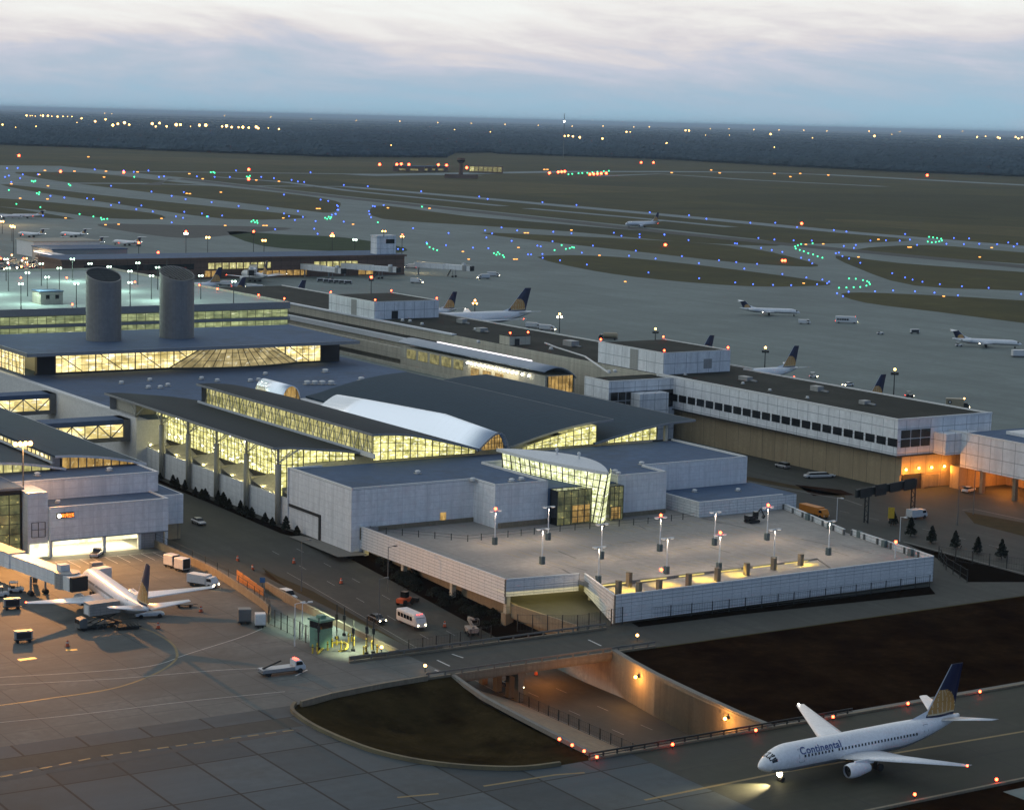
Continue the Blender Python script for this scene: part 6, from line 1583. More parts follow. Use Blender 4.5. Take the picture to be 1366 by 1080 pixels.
# left stand
car('white pickup truck parked before the bright service bays', MAT['car_white'], g0(129, 741), U + 2.5, 'pickup', L=5.2, cat='pickup')
container('white freight container on a dolly by the apron wall, rear one', g0(229, 756), U + .3, MAT['car_white'])
container('white freight container on a dolly by the apron wall, front one', g0(243, 761), U + .3, MAT['car_white'])
boxtruck('white service truck with a lit headlight below the right wing', MAT['car_white'], MAT['car_white'], g0(271, 782), U + .5, L=6.2, H=1.6)
container('white container standing right of the airliner nose', g0(135, 775), U + 1.8, MAT['white_plain'], 3.2, 2.2, 1.2)
container('container with white lid between the pickup and the airliner', g0(128, 764), U + 1.5, MAT['box_grey'], 2.2, 1.7, .8)
tug('small canopied baggage tug left of the airliner wing', g0(21, 790), U + 1.2)
tug('second baggage tug cut by the left picture edge', g0(1, 796), U + 1.2)
cart('dark covered baggage cart in front of the left wing tip', g0(16, 812), U + 1.4)
cart('dark covered baggage cart standing alone on the open apron', g0(31, 856), U + 1.4)
cart('open baggage cart below the right tailplane', g0(246, 809), U + 1.2, cover=False)
container('dark ribbed container beside the gate fence', g0(326, 831), U + 1.2, MAT['steel'], 2.2, 2.2, 1.0)
container('pale square container beside the gate fence', g0(347, 836), U + 1.2, MAT['white_plain'], 1.8, 2.0, .9)
# catering truck with raised box, belt loader
T = thing('catering_truck', 'catering truck with its grey box raised on scissors at the airliner tail', 'truck', None, g0(138, 836), rad(38))
MB().box(-3.6, 3.0, -1.1, 1.1, .55, .85).build('chassis', MAT['steel_dark'], T)
mb = MB(); mb.loft([rrect(-5.0, 1.0, .5, 1.9, .1), rrect(-4.4, 1.1, .45, 2.2, .15), rrect(-3.6, 1.1, .45, 2.2, .1)]); mb.build('cab', MAT['steel'], T); MB().box(-5.02, -4.6, -.9, .9, 1.3, 1.95).build('windscreen', MAT['dark_glass'], T)
mb = MB(); mb.box(-3.2, 2.6, -1.2, 1.2, 2.5, 4.6); cb_ = mb.build('cargo_box', MAT['box_grey'], T); MB().box(-3.25, -3.18, -.8, .8, 2.7, 4.3).build('box_door', MAT['white_plain'], cb_)
for s in (-1, 1):
    mb = MB(); mb.bar((-2.6, s * .9, .9), (2.4, s * .9, 2.5), .16); mb.bar((2.4, s * .9, .9), (-2.6, s * .9, 2.5), .16); mb.build('scissor_arm', MAT['steel_dark'], T)
wheels(T, (-4.2, -2.0, 1.9), .95, .48)
T = thing('belt_loader', 'low white belt loader with raised dark belt under the airliner tail', 'belt loader', None, g0(200, 823), rad(20))
mb = MB(); mb.loft([rrect(-2.6, .8, .4, 1.0, .08), rrect(2.0, .8, .4, 1.0, .08), rrect(2.5, .7, .45, .8, .08)]); mb.build('body', MAT['car_white'], T); mb = MB(); mb.bar((-3.2, .35, 1.0), (3.8, .35, 2.3), .8, .22); mb.build('belt', MAT['rubber'], T); wheels(T, (-1.7, 1.6), .72, .38)
for k, (x, y, dz) in enumerate(((125, 838, 0), (170, 838, 0))):
    T = thing('pallet_loader', 'dark low pallet dolly on the shadowed apron, %s of the catering truck' % ('left' if k == 0 else 'right'), 'dolly', None, g0(x, y), rad(25))
    MB().box(-2.2, 2.2, -1.1, 1.1, .4, .62).build('bed', MAT['steel_dark'], T); mb = MB()
    for i in range(8): mb.tube((-2 + i * .57, -1, .68), (-2 + i * .57, 1, .68), .08, 6)
    mb.build('roller_bed', MAT['steel'], T); mb = MB(); mb.bar((-2.1, 1.0, .6), (-2.1, 1.0, 1.5), .06); mb.bar((2.1, 1.0, .6), (2.1, 1.0, 1.5), .06); mb.bar((-2.1, 1, 1.5), (2.1, 1, 1.5), .06); mb.build('guard_rail', MAT['steel_dark'], T); wheels(T, (-1.6, 1.6), .9, .25)
# truck on the apron lane with lit roof bar
T = boxtruck('low service truck with a glowing red light bar crossing the apron lane', MAT['car_silver'], MAT['car_white'], g0(376, 898), VR - .02, L=7.6, H=.55, on=False, z0=.6, cabL=1.9)
mb = MB(); mb.box(2.2, 2.6, -.7, .7, 2.1, 2.3); mb.build('light_bar', MAT['lamp_tail'], T); mb = MB(); mb.bar((-3.4, 0, 1.2), (-.2, 0, 2.2), .3, .25); mb.build('boom', MAT['steel_dark'], T)
# plant
T = thing('loader', 'dark wheeled loader parked at the soil bank by the road', 'loader', None, on_road(541, 806), RU_ + 2.0)
mb = MB(); mb.loft([rrect(-2, .8, .6, 1.4, .1), rrect(.8, .8, .6, 1.5, .1), rrect(1.2, .7, .7, 1.2, .1)]); mb.build('body', MAT['cone_orange'], T); MB().box(-.9, .3, -.6, .6, 1.45, 2.6).build('cab', MAT['dark_glass'], T); mb = MB(); mb.bar((.8, .5, 1.2), (2.6, .5, .7), .2); mb.bar((.8, -.5, 1.2), (2.6, -.5, .7), .2); mb.build('loader_arm', MAT['steel_dark'], T); MB().prism([(2.5, -1), (3.1, -1), (3.1, 1), (2.5, 1)], .2, .9).build('bucket', MAT['steel_dark'], T); wheels(T, (-1.3, 1.0), .85, .6)
T = thing('boom_lift', 'grey boom lift with a folded arm beside the underpass road', 'boom lift', None, on_road(629, 846), RU_ - .3)
mb = MB(); mb.box(-1.5, 1.5, -1, 1, .6, 1.4); mb.build('body', MAT['box_grey'], T); mb = MB(); mb.bar((1.3, 0, 1.6), (-2.6, 0, 2.3), .4, .45); mb.bar((-2.6, 0, 2.6), (1.6, 0, 3.2), .34, .38); mb.build('boom', MAT['box_grey'], T); mb = MB()
for a, b in (((1.6, -.7, 2.4), (1.6, .7, 2.4)), ((2.7, -.7, 2.4), (2.7, .7, 2.4)), ((1.6, -.7, 3.4), (1.6, .7, 3.4)), ((2.7, -.7, 3.4), (2.7, .7, 3.4)), ((1.6, -.7, 3.4), (2.7, -.7, 3.4)), ((1.6, .7, 3.4), (2.7, .7, 3.4)), ((1.6, -.7, 2.4), (1.6, -.7, 3.4)), ((2.7, -.7, 2.4), (2.7, -.7, 3.4)), ((1.6, .7, 2.4), (1.6, .7, 3.4)), ((2.7, .7, 2.4), (2.7, .7, 3.4))): mb.bar(a, b, .08)
mb.build('basket', MAT['steel'], T); wheels(T, (-1.1, 1.1), .95, .5)
T = thing('excavator', 'small dark excavator parked on the deck beside the low annex', 'excavator', None, g0(1003, 697, 4.1), VR)
mb = MB()
for s in (-1, 1): mb.loft([[(x, s * .8 - .22, z) for x, z in ((-1.3, .1), (1.3, .1), (1.5, .4), (1.3, .7), (-1.3, .7), (-1.5, .4))], [(x, s * .8 + .22, z) for x, z in ((-1.3, .1), (1.3, .1), (1.5, .4), (1.3, .7), (-1.3, .7), (-1.5, .4))]])
mb.build('track', MAT['rubber'], T); mb = MB(); mb.loft([rrect(-1.5, .9, .8, 1.7, .12), rrect(1.0, .9, .8, 1.6, .12)]); mb.build('body', MAT['car_black'], T); MB().box(.1, 1.1, -.85, 0, 1.5, 2.5).build('cab', MAT['dark_glass'], T); mb = MB(); mb.bar((.9, .3, 1.4), (2.6, .3, 2.8), .25); mb.bar((2.6, .3, 2.8), (3.6, .3, 1.2), .2); mb.bar((3.6, .3, 1.3), (3.2, .3, .7), .5); mb.build('digger_arm', MAT['steel_dark'], T)
# far apron vehicles
bus('white apron bus with lit headlights far across the apron', MAT['car_white'], g0(1129, 431), 0 - .1, L=10, H=3.2)
boxtruck('small white van in front of the regional jet on the open apron', MAT['car_white'], MAT['car_white'], g0(1073, 432), -.1, L=5.5, H=1.5, on=False, name='van', cat='van', z0=.5)
for i, (x, y, rr, lb) in enumerate(((1174, 446, .1, 'tiny apron tug left of the white cart in the open apron'), (1279, 462, .1, 'tiny apron tug towards the right regional jet'), (1085, 504, -.3, 'apron tug with lights on behind the concourse roof edge'))):
    tug(lb, g0(x, y), rr, canopy=i != 0, on=i == 2)
cart('white covered cart out on the open apron', g0(1220, 445), .2, MAT['car_white'], 4.0)
container('white box trailer under the right hand regional jet', g0(1358, 476), .1, MAT['car_white'], 5, 2.4, 1.3)
car('white car with headlights on driving behind the concourse roof', MAT['car_white'], g0(1131, 515), VR - 2.9, on=True, L=5)
tug('dark apron tractor with lights on near the concourse end', g0(1213, 530), 0, MAT['car_black'], on=True)
boxtruck('box truck with a tan cargo box at the end of the concourse roof', MAT['car_tan'], MAT['steel_dark'], g0(1277, 545), -.15, L=7.5, H=2.6)
T = [o for o in COL.objects if o.get('label', '').startswith('box truck with a tan')][0]
mb = MB(); mb.tube((-2.5, -1.06, 2.2), (-2.5, -1.10, 2.2), .62, 16); e_ = mb.build('emblem', MAT['steel_dark'], T); mb = MB(); mb.tube((-2.5, -1.09, 2.2), (-2.5, -1.13, 2.2), .30, 12); mb.build('emblem_disc', MAT['car_white'], e_); mb = MB(); mb.ball((2.0, -.6, 3.5), .25, 8, 5); mb.build('beacon', MAT['lamp_orange'], T)
T = boxtruck('tanker truck left of the striped penthouse', MAT['car_tan'], MAT['car_black'], g0(811, 453), PI - .2, L=8, bed=False, on=False)
mb = MB(); mb.tube((-3.8, 0, 1.9), (1.9, 0, 1.9), 1.15, 14); mb.build('tank', MAT['car_tan'], T)
for i, (x, y, lb) in enumerate(((712, 438, 'left of two lit apron vehicles right of the largest parked airliner'), (730, 441, 'right of two lit apron vehicles right of the largest parked airliner'))):
    boxtruck('service truck, ' + lb, MAT['car_white'], MAT['car_white'], g0(x, y), -.3, L=7, H=1.8)
ct_ = None
for i, (x, y) in enumerate(((428, 376), (436, 377), (443, 377.5), (450, 378), (457, 378.5), (464, 379), (425, 410), (433, 411), (441, 412), (449, 413))):
    lb = 'baggage cart in the row beside the brick concourse, %s from the left' % ORD[i] if i < 6 else 'baggage cart behind the left penthouse, %s from the left' % ORD[i - 6]
    if ct_ is None: ct_ = cart(lb, g0(x, y), .2, MAT['car_white'], 4.2); ct_['group'] = 'baggage carts on the far apron'
    else: dup(ct_, g0(x, y), .2 + RND.uniform(-.2, .2), lb)
tk_ = None
for i, (x, y) in enumerate(((318, 384), (338, 386), (346, 387), (300, 381), (560, 356), (572, 357), (645, 372), (658, 369), (556, 378), (548, 358))):
    lb = 'apron service truck between the car park and the brick concourse, %s from the left' % ORD[[300, 318, 338, 346].index(x)] if x < 400 else 'apron service vehicle right of the brick concourse, %s from the left' % ORD[[548, 556, 560, 572, 645, 658].index(x)]
    if tk_ is None: tk_ = boxtruck(lb, MAT['car_white'], MAT['car_white'], g0(x, y), .3, L=7, H=2.0); tk_['group'] = 'service trucks on the far apron'
    else: dup(tk_, g0(x, y), RND.uniform(-.6, .6) + (PI if i % 3 == 0 else 0), lb)
# busy car park and stands at the far left
cp = {}
spots = []
for i in range(44):
    x = RND.uniform(-4, 84); y = 346 + RND.uniform(0, 15) + x * .04; spots.append((x, y))
spots.sort()
for i, (x, y) in enumerate(spots):
    mname = RND.choice(['car_white', 'car_white', 'car_silver', 'car_tan', 'car_black'])
    kind = 'suv' if mname != 'car_black' and i % 3 else 'car'
    lb = 'small parked vehicle with lamps among the crowded far left stand'
    if mname not in cp:
        cp[mname] = car(lb, MAT[mname], g0(x, y), RND.uniform(0, 6), kind, on=(mname == 'car_silver'), L=5.5); cp[mname]['group'] = 'vehicles crowding the far left stand'
    else: dup(cp[mname], g0(x, y), RND.uniform(0, 6), lb)

# ================================================================ jet bridges
def jetbridge(label, a, b, z, w=1.7, h=2.8, cab=True, loc=None):
    a = Vector((*a, 0)); b = Vector((*b, 0)); d = (b - a); L = d.length; an = math.atan2(d.y, d.x)
    T = thing('jet_bridge', label, 'jet bridge', None, tuple(a), an)
    mb = MB(); mb.box(0, L * .55, -w, w, z, z + h); mb.build('tunnel', MAT['white_panel'], T); mb = MB(); mb.box(L * .50, L - 3, -w * .88, w * .88, z + .12, z + h - .15); mb.build('inner_tunnel', MAT['white_panel'], T)
    MB().box(0, L * .55, -w - .05, w + .05, z + h, z + h + .12).build('roof', MAT['cream_wall'], T)
    mb = MB(); mb.tube((L - 2.2, 0, z - .1), (L - 2.2, 0, z + h), 2.3, 14); mb.build('rotunda_cab', MAT['box_grey'], T)
    mb = MB(); mb.box(L - 1.2, L + 1.6, -1.7, 1.7, z, z + h - .3); mb.build('cab_hood', MAT['white_plain'], T); mb = MB(); mb.box(L + 1.6, L + 2.4, -1.6, 1.6, z, z + h - .2); mb.build('bellows', MAT['rubber'], T)
    for s in (-1, 1): MB().tube((L * .72, s * 1.5, .5), (L * .72, s * 1.5, z), .22, 8).build('support_leg', MAT['gear_metal'], T); MB().tube((L * .72 - .5, s * 1.5, .5), (L * .72 + .5, s * 1.5, .5), .5, 12).build('wheel', MAT['rubber'], T)
    mb = MB(); mb.tube((1.5, 0, 0), (1.5, 0, z), .5, 10); mb.build('pedestal', MAT['gear_metal'], T)
    mb = MB(); mb.bar((L * .62, w + .3, z + .3), (L * .62 - 4, w + 2.2, .2), .9, .25); mb.build('stair', MAT['gear_metal'], T)
    mb = MB(); mb.box(L - 4.6, L - 3.0, -.9, .9, z + h, z + h + 1.1); mb.build('machine_box', MAT['white_plain'], T)
    return T
jetbridge('long pale jet bridge reaching the airliner on the left stand', GUV(-60, 735, 4.0) and tuple(G(-60, 722, 4.2))[:2], tuple(G(98, 781, 4.2))[:2], 3.6)
jb = None
for i, (x0, x1) in enumerate(((290, 270), (362, 400), (420, 480), (530, 590))):
    a = W(-668, 268 + (x0 - 250) * .44); 
    a = (W(-668, GUV(x0, 362, 0)[1])); b = W(-668 + 34, GUV(x1, 366, 0)[1])
    jetbridge('jet bridge on the brick concourse across the apron, %s from the left' % ORD[i], (a.x, a.y), (b.x, b.y), 4.2, 2.0, 3.0)
    for k in (0.5, .95):
        q = W(*[lerp((-668, GUV(x0, 362, 0)[1])[j], (-634, GUV(x1, 366, 0)[1])[j], k) for j in (0, 1)], 0)

# ================================================================ gate booth and bollards
T = thing('gate_booth', 'small green guard booth with dark windows at the apron gate', 'booth', None, g0(428, 862), U + .2)
MB().box(-1.4, 1.4, -1.3, 1.3, 0, 3.4).build('base', MAT['booth_green'], T); MB().box(-1.45, 1.45, -1.35, 1.35, 2.0 + 1.4, 4.6).build('window', MAT['dark_glass'], T); MB().box(-1.7, 1.7, -1.6, 1.6, 4.6, 4.95).build('roof', MAT['booth_green'], T); mb = MB(); mb.box(-.6, .6, -.6, .6, 4.95, 5.5); mb.build('roof_unit', MAT['booth_green'], T)
bl = None
BP = [(437, 867), (443, 863), (449, 860), (417, 871), (423, 869), (455, 866), (459, 867), (465, 856), (469, 855), (485, 873), (488, 872), (496, 866), (503, 871), (489, 862), (472, 861)]
for i, (x, y) in enumerate(sorted(BP)):
    lb = 'short yellow bollard at the gate booth, %s from the left' % ORD[i]
    if bl is None:
        bl = thing('bollard', lb, 'bollard', None, g0(x, y), 0, 'yellow bollards at the apron gate'); mb = MB(); mb.tube((0, 0, 0), (0, 0, 1.45), .14, 8); mb.ball((0, 0, 1.45), .14, 8, 4); mb.build('post', MAT['bollard_yellow'], bl); mb = MB(); mb.tube((0, 0, 1.0), (0, 0, 1.15), .145, 8); mb.build('band', MAT['dark_trim'], bl)
    else: dup(bl, g0(x, y), 0, lb)
kerbline('gate_kerb', 'yellow edged traffic island kerb curving in front of the booth', [GUV(x, y) for x, y in smooth([(424, 872), (436, 860), (450, 857), (463, 859), (462, 866), (452, 869)], 4, False)], .3, .22, MAT['bollard_yellow'])
kerbline('low_barrier_wall', 'low concrete barrier with an amber light at the bridge corner', [GUV(x, y) for x, y in ((466, 881), (500, 878), (545, 872), (590, 866))], .5, .8, MAT['tan_concrete'])
lamp('SPOT', tuple(G(433, 835, 0))[:2] + (9.0,), 15000, (.72, 1.0, .74), .25, spot=rad(115), blend=.6); lamp('SPOT', tuple(G(478, 868, 0))[:2] + (6.0,), 7000, (.88, 1.0, .62), .25, spot=rad(110), blend=.6)
# traffic cones on the road
cn = None
CP = [(317, 748), (337, 760), (392, 751), (455, 778), (593, 836), (715, 900)]
for i, (x, y) in enumerate(CP):
    lb = 'orange traffic cone on the terminal road, %s from the left' % ORD[i] if i < 5 else 'orange traffic drum on the sunken road under the bridge'
    if cn is None:
        cn = thing('traffic_cone', lb, 'traffic cone', None, on_road(x, y), 0, 'orange cones on the road'); mb = MB(); mb.tube((0, 0, .05), (0, 0, 1.1), .34, 10, .12); mb.build('cone', MAT['cone_orange'], cn); MB().box(-.4, .4, -.4, .4, 0, .06).build('foot', MAT['rubber'], cn); mb = MB(); mb.tube((0, 0, .62), (0, 0, .8), .245, 10, .20); mb.build('band', MAT['paint_white'], cn)
    else: dup(cn, on_road(x, y), 0, lb)
for i, (x, y) in enumerate(((211, 838), (90 + 178, 816), (90, 862))):
    dup(cn, g0(x, y), 0, 'orange cone on the left stand, %s' % ('below the airliner tail', 'by the right tailplane', 'near the lone dark cart')[i], 'orange cones on the left stand')
# sign gantry on the right road
T = thing('sign_gantry', 'dark overhead sign gantry on two lattice legs across the right hand road', 'sign gantry', None, g0(1187, 690), 0)
a, b = Vector(g0(1155, 697)) - T.location, Vector(g0(1217, 684)) - T.location
d = (b - a); d.z = 0; dn = d.normalized()
e0, e1 = a - dn * 4.5, b + dn * 1.0
mb = MB(); mb.bar(e0 + Vector((0, 0, 7.2)), e1 + Vector((0, 0, 7.2)), .5, 1.8); mb.build('beam', MAT['steel_dark'], T)
for i in range(4):
    s0, s1 = e0.lerp(e1, .04 + i * .24), e0.lerp(e1, .22 + i * .24); mb = MB(); mb.bar(s0 + Vector((.4, -.4, 7.2)), s1 + Vector((.4, -.4, 7.2)), .15, 2.2 + .4 * (i % 2)); mb.build('sign_panel', MAT['dark_trim'], T)
for q in (a, b):
    mb = MB(); o = Vector((-dn.y, dn.x, 0)) * .5
    for s in (-1, 1):
        mb.bar(q + o * s, q + o * s + Vector((0, 0, 6.6)), .28)
    for k in range(6): mb.bar(q + o * (1 if k % 2 else -1) + Vector((0, 0, k * 1.1)), q + o * (-1 if k % 2 else 1) + Vector((0, 0, k * 1.1 + 1.1)), .14)
    mb.build('lattice_leg', MAT['steel_dark'], T)
T = thing('road_sign', 'tall yellow road sign beside the sign gantry', 'sign', None, g0(1188, 702), 0); MB().bar((0, 0, 0), (0, 0, 4.6), .12).build('post', MAT['steel_dark'], T); MB().box(-.7, .7, -.1, -.02, 1.9, 4.4).build('panel', MAT['sign_yellow'], T)
T = thing('road_sign', 'small blue sign on a post beside the hoarding panels', 'sign', None, g0(350, 785), 0); MB().bar((0, 0, 0), (0, 0, 2.2), .08).build('post', MAT['steel_dark'], T); MB().box(-.5, .5, -.08, -.02, 1.2, 2.2).build('panel', MAT['sign_blue'], T)

# ================================================================ lamp posts and masts
# white poles on the parking deck
pole = None
PO = [(660, 726, 1), (723, 752, 0), (731, 720, 0), (802, 745, 0), (798, 778, 0), (880, 735, 1), (889, 765, 0), (953, 727, 0), (959, 760, 1), (1023, 720, 1), (1032, 752, 0), (1105, 740, 0)]
for i, (x, y, red) in enumerate(PO):
    lb = 'white lamp pole on the parking deck, %s from the left%s' % (ORD[sorted(q[0] for q in PO).index(x)], ', red light on top' if red else '')
    p = g0(x, y, 4.1)
    if pole is None or True:
        T = thing('lamp_pole', lb, 'lamp pole', None, p, U, 'white lamp poles on the parking deck')
        MB().box(-.42, .42, -.42, .42, 0, 1.5).build('footing', MAT['concrete'], T); mb = MB(); mb.tube((0, 0, 1.5), (0, 0, 6.9), .14, 8, .10); mb.build('post', MAT['white_rail'], T)
        mb = MB(); mb.box(-.12, .12, -1.1, 1.1, 6.85, 7.0); mb.build('arm', MAT['white_rail'], T)
        for s in (-1, 1):
            hd = MB().box(-.3, .3, s * 1.0 - .4, s * 1.0 + .4, 6.80, 6.98).build('lamp_head', MAT['white_rail'], T); MB().box(-.22, .22, s * 1.0 - .3, s * 1.0 + .3, 6.74, 6.795).build('lens', MAT['lamp_deck'], hd)
        l = lamp('SPOT', Vector(p) + Vector((0, 0, 6.6)), 1700, (1.0, .76, .56), .5, spot=rad(156), blend=.7)
        if red: mb = MB(); mb.ball((0, 0, 7.35), .30, 8, 5); mb.build('warning_light', MAT['lamp_red'], T)
for x, y, zt, lb in ((1194, 744, 0, 'white lamp pole with red light beside the stepped right parapet of the deck'),):
    T = thing('lamp_pole', lb, 'lamp pole', None, g0(x, y, 4.1), U, 'white lamp poles on the parking deck'); mb = MB(); mb.tube((0, 0, 0), (0, 0, 3.0), .12, 8); mb.build('post', MAT['white_rail'], T); mb = MB(); mb.ball((0, 0, 3.3), .3, 8, 5); mb.build('warning_light', MAT['lamp_red'], T)
T = thing('stub_light', 'red warning light on the stub column by the deck opening', 'warning light', None, tuple(G(882, 763, 6.1)), 0); mb = MB(); mb.tube((0, 0, 0), (0, 0, .3), .06, 6); mb.build('stem', MAT['steel_dark'], T); mb = MB(); mb.ball((0, 0, .5), .3, 8, 5); mb.build('lens', MAT['lamp_red'], T)
# slim street lamps
def street_lamp(lb, p, h, arm=1.6, rot=0.0, lens=None, mat='steel', group='slim street lamps'):
    T = thing('street_lamp', lb, 'street lamp', None, p, rot, group)
    mb = MB(); mb.tube((0, 0, 0), (0, 0, h), .11, 8, .07); mb.build('post', MAT[mat], T); mb = MB(); mb.bar((0, 0, h - .05), (arm, 0, h + .1), .09); mb.build('arm', MAT[mat], T); MB().box(arm - .5, arm + .3, -.2, .2, h, h + .2).build('lamp_head', MAT[mat], T)
    if lens: mb = MB(); mb.box(arm - .4, arm + .2, -.15, .15, h - .06, h - .005); mb.build('lens', MAT[lens], T)
for lb, x, y, h in (('slim dark street lamp on the grass strip left of the road', 402, 788, 9.6), ('slim street lamp before the soil bank of the parking deck', 517, 790, 9), ('short street lamp at the road kerb right of the black car', 505, 836, 9), ('street lamp on the planting below the corner of the white block', 598, 752, 3.5), ('white lamp post at the gate booth, left one', 393, 862, 7.4), ('white lamp post at the gate booth, right one', 403, 850, 6), ('dark street lamp in the court of the panelled wing', 1298, 686, 10.5), ('thin pale street lamp on the right hand road bend', 1277, 700, 9), ('white lamp post just beyond the right parapet of the deck, left one', 1116, 695, 5.5), ('white lamp post just beyond the right parapet of the deck, right one', 1200, 722, 5.5)):
    street_lamp(lb, on_road(x, y) if x in (517, 505) else g0(x, y), h, rot=VR if x < 1000 else U, mat='white_rail' if 'white' in lb.split()[0] else 'steel')
for i, (x, y, h) in enumerate(((489, 872, 6.5), (498, 871, 6.0), (471, 868, 5.6), (425, 866, 5.5), (449, 851, 6), (459, 847, 5))):
    T = thing('gate_post', 'dark signal post at the apron gate, %s from the left' % ORD[[425, 449, 459, 471, 489, 498].index(x)], 'post', None, g0(x, y), 0, 'dark posts at the apron gate'); mb = MB(); mb.tube((0, 0, 0), (0, 0, h), .09, 8); mb.build('post', MAT['steel_dark'], T); MB().box(-.25, .25, -.2, .2, h * .55, h * .72).build('signal_box', MAT['steel_dark'], T); MB().box(-.3, .3, -.3, .3, 0, .4).build('foot', MAT['rubber'], T)
# amber marker lights
def marker(lb, p, mat, h=.9, r=.26, name='marker_light', group=None, cat='marker light', stem=.07):
    T = thing(name, lb, cat, None, p, 0, group); mb = MB(); mb.tube((0, 0, 0), (0, 0, h), stem, 6); mb.build('stem', MAT['steel_dark'], T); mb = MB(); mb.ball((0, 0, h + r * .7), r, 8, 5); mb.build('lens', MAT[mat], T); return T
for x, y, lb in ((509, 871, 'amber light on the low barrier beside the apron gate'), (567, 896, 'amber light on the bridge rail above the grass hollow'), (850, 855, 'amber light on the bridge rail above the retaining wall')): marker(lb, g0(x, y), 'lamp_orange', group='amber lights on the bridge')
i = 0
for x, y in ((746, 992), (763, 1000), (779, 1008), (796, 1016), (897, 999), (1008, 980), (1111, 962), (1211, 944), (1307, 928)):
    marker('red edge light along the taxiway over the sunken road, %s from the left' % ORD[i], g0(x, y), 'lamp_red', .6, .22, group='red edge lights along the taxiway'); i += 1
for k, (x, y) in enumerate(((1220, 1066), (1329, 1046))): marker('red edge light on the kerb below the taxiing airliner, %s one' % ('left', 'right')[k], g0(x, y), 'lamp_red', .6, .22, group='red edge lights along the taxiway')
# big orange floodlight mast on the west wing roof
T = thing('floodlight_mast', 'tall mast with a dazzling orange floodlight above the west wing roof', 'floodlight', W(*GUV(31, 650, 14.1), 14.1) and None, tuple(G(31, 648, 14.1)), U)
hm = 8.2
mb = MB(); mb.tube((0, 0, 0), (0, 0, hm), .16, 8, .11); mb.build('post', MAT['steel'], T); MB().box(-.15, .15, -2.0, 2.0, hm - .1, hm + .1).build('cross_arm', MAT['steel'], T)
for k in (-1.6, -.6, .5, 1.5): mb = MB(); mb.ball((.1, k, hm + .35), .48, 8, 5); mb.build('flood_lens', MAT['lamp_orange'], T)
fp = Vector(G(31, 648, 14.1)) + Vector((0, 0, hm + .6)) + uD * 1.2
l = lamp('SPOT', fp, 175000, (1.0, .42, .11), .5, spot=rad(150), blend=.7); aim(l, W(70, -72, 0))
lamp('POINT', fp, 7000, (1.0, .50, .19), .5)
# masts at the aprons with red tops
ms = None
MS = [(633, 430, 402, 1, 'sodium'), (746, 444, 420, 1, 'w'), (874, 455, 440, 1, 'd'), (1020, 492, 465, 1, 'd'), (1192, 527, 494, 1, 'd'), (495, 392, 371, 1, 'd'), (185, 352, 325, 1, 'd'), (211, 358, 338, 1, 'd'), (248, 340, 310, 1, 'w'), (277, 350, 315, 0, 'sodium'), (338, 345, 310, 1, 'd'), (352, 352, 319, 0, 'sodium'), (443, 338, 313, 1, 'sodium'), (473, 355, 318, 0, 'g'), (536, 345, 314, 1, 'sodium'), (514, 322, 310, 0, 'sodium'), (16, 322, 300, 0, 'sodium'), (3, 312, 294, 0, 'sodium'), (18, 338, 301, 0, 'sodium')]
MS.sort()
for i, (x, yb, yt, red, typ) in enumerate(MS):
    p = G(x, yb, 0); h = (yb - yt) * p.y / FPX * 1.0
    if x == 514: p = G(512, 316, 22.2); h = 4
    T = thing('apron_mast', 'tall apron light mast%s, %s from the left' % (' with a red top light' if red else '', ORD[i]), 'light mast', None, tuple(p), 0, 'apron light masts')
    mb = MB(); mb.tube((0, 0, 0), (0, 0, h), .22, 8, .14); mb.build('post', MAT['steel_dark'], T); mb = MB(); mb.box(-1.3, 1.3, -.2, .2, h - 1.4, h - .9); mb.build('cross_arm', MAT['steel_dark'], T)
    rr = .55 if x > 500 or x < 0 else .8
    if typ != 'd':
        for k in (-.8, .8): mb = MB(); mb.ball((k, -.3, h - .8), rr * .75, 8, 5); mb.build('flood_lens', MAT[{'sodium': 'lamp_orange', 'w': 'lamp_white', 'g': 'lamp_whitegreen'}[typ]], T)
    else:
        for k in (-.8, .8): MB().box(k - .5, k + .5, -.6, .2, h - 1.2, h - .5).build('flood_housing', MAT['steel_dark'], T)
    if red: mb = MB(); mb.ball((0, 0, h + .5), rr * .8, 8, 5); mb.build('warning_light', MAT['lamp_red'] if yb < 400 else MAT['lamp_orange'], T)
# twin lamps on the rooftop car park
LP = [(8, 345), (188 * .2928, 351), (410 * .2928, 351), (497 * .2928, 355), (628 * .2928, 350), (718 * .2928, 356), (592 * .2928, 361), (11, 357), (215 * .2928, 369), (348 * .2928, 377.5), (95 * .2928, 378), (593 * .2928, 376), (690 * .2928, 367), (915 * .2928, 367), (1065 * .2928, 374.5), (270 * .2928, 357), (125 * .2928, 363), (330 * .2928, 345)]
LP.sort(); tl = None
for i, (x, y) in enumerate(LP):
    z = 25.5; p = G(x, y, z + 8.2); lb = 'twin lamp post on the rooftop car park, %s from the left' % ORD[i]; q = (p.x, p.y, z)
    u_, v_ = (p - O).dot(uD), (p - O).dot(vD)
    if u_ < -419.5 or v_ > 115.8:
        u_ = max(u_, -419); v_ = min(v_, 115.5); w_ = W(u_, v_, z); q = tuple(w_)
    if tl is None:
        tl = thing('lamp_post', lb, 'lamp post', None, q, U, 'twin lamp posts on the rooftop car park'); mb = MB(); mb.tube((0, 0, 0), (0, 0, 8), .16, 8, .12); mb.build('post', MAT['steel_dark'], tl); MB().box(-.15, .15, -.15, .15, 0, .8).build('footing', MAT['concrete'], tl); MB().box(-.1, .1, -.9, .9, 7.9, 8.05).build('arm', MAT['steel_dark'], tl)
        for s in (-1, 1): mb = MB(); mb.ball((0, s * .55, 8.0), .34, 8, 5); mb.build('lamp_globe', MAT['lamp_whitegreen'], tl)
    else: dup(tl, q, U, lb)
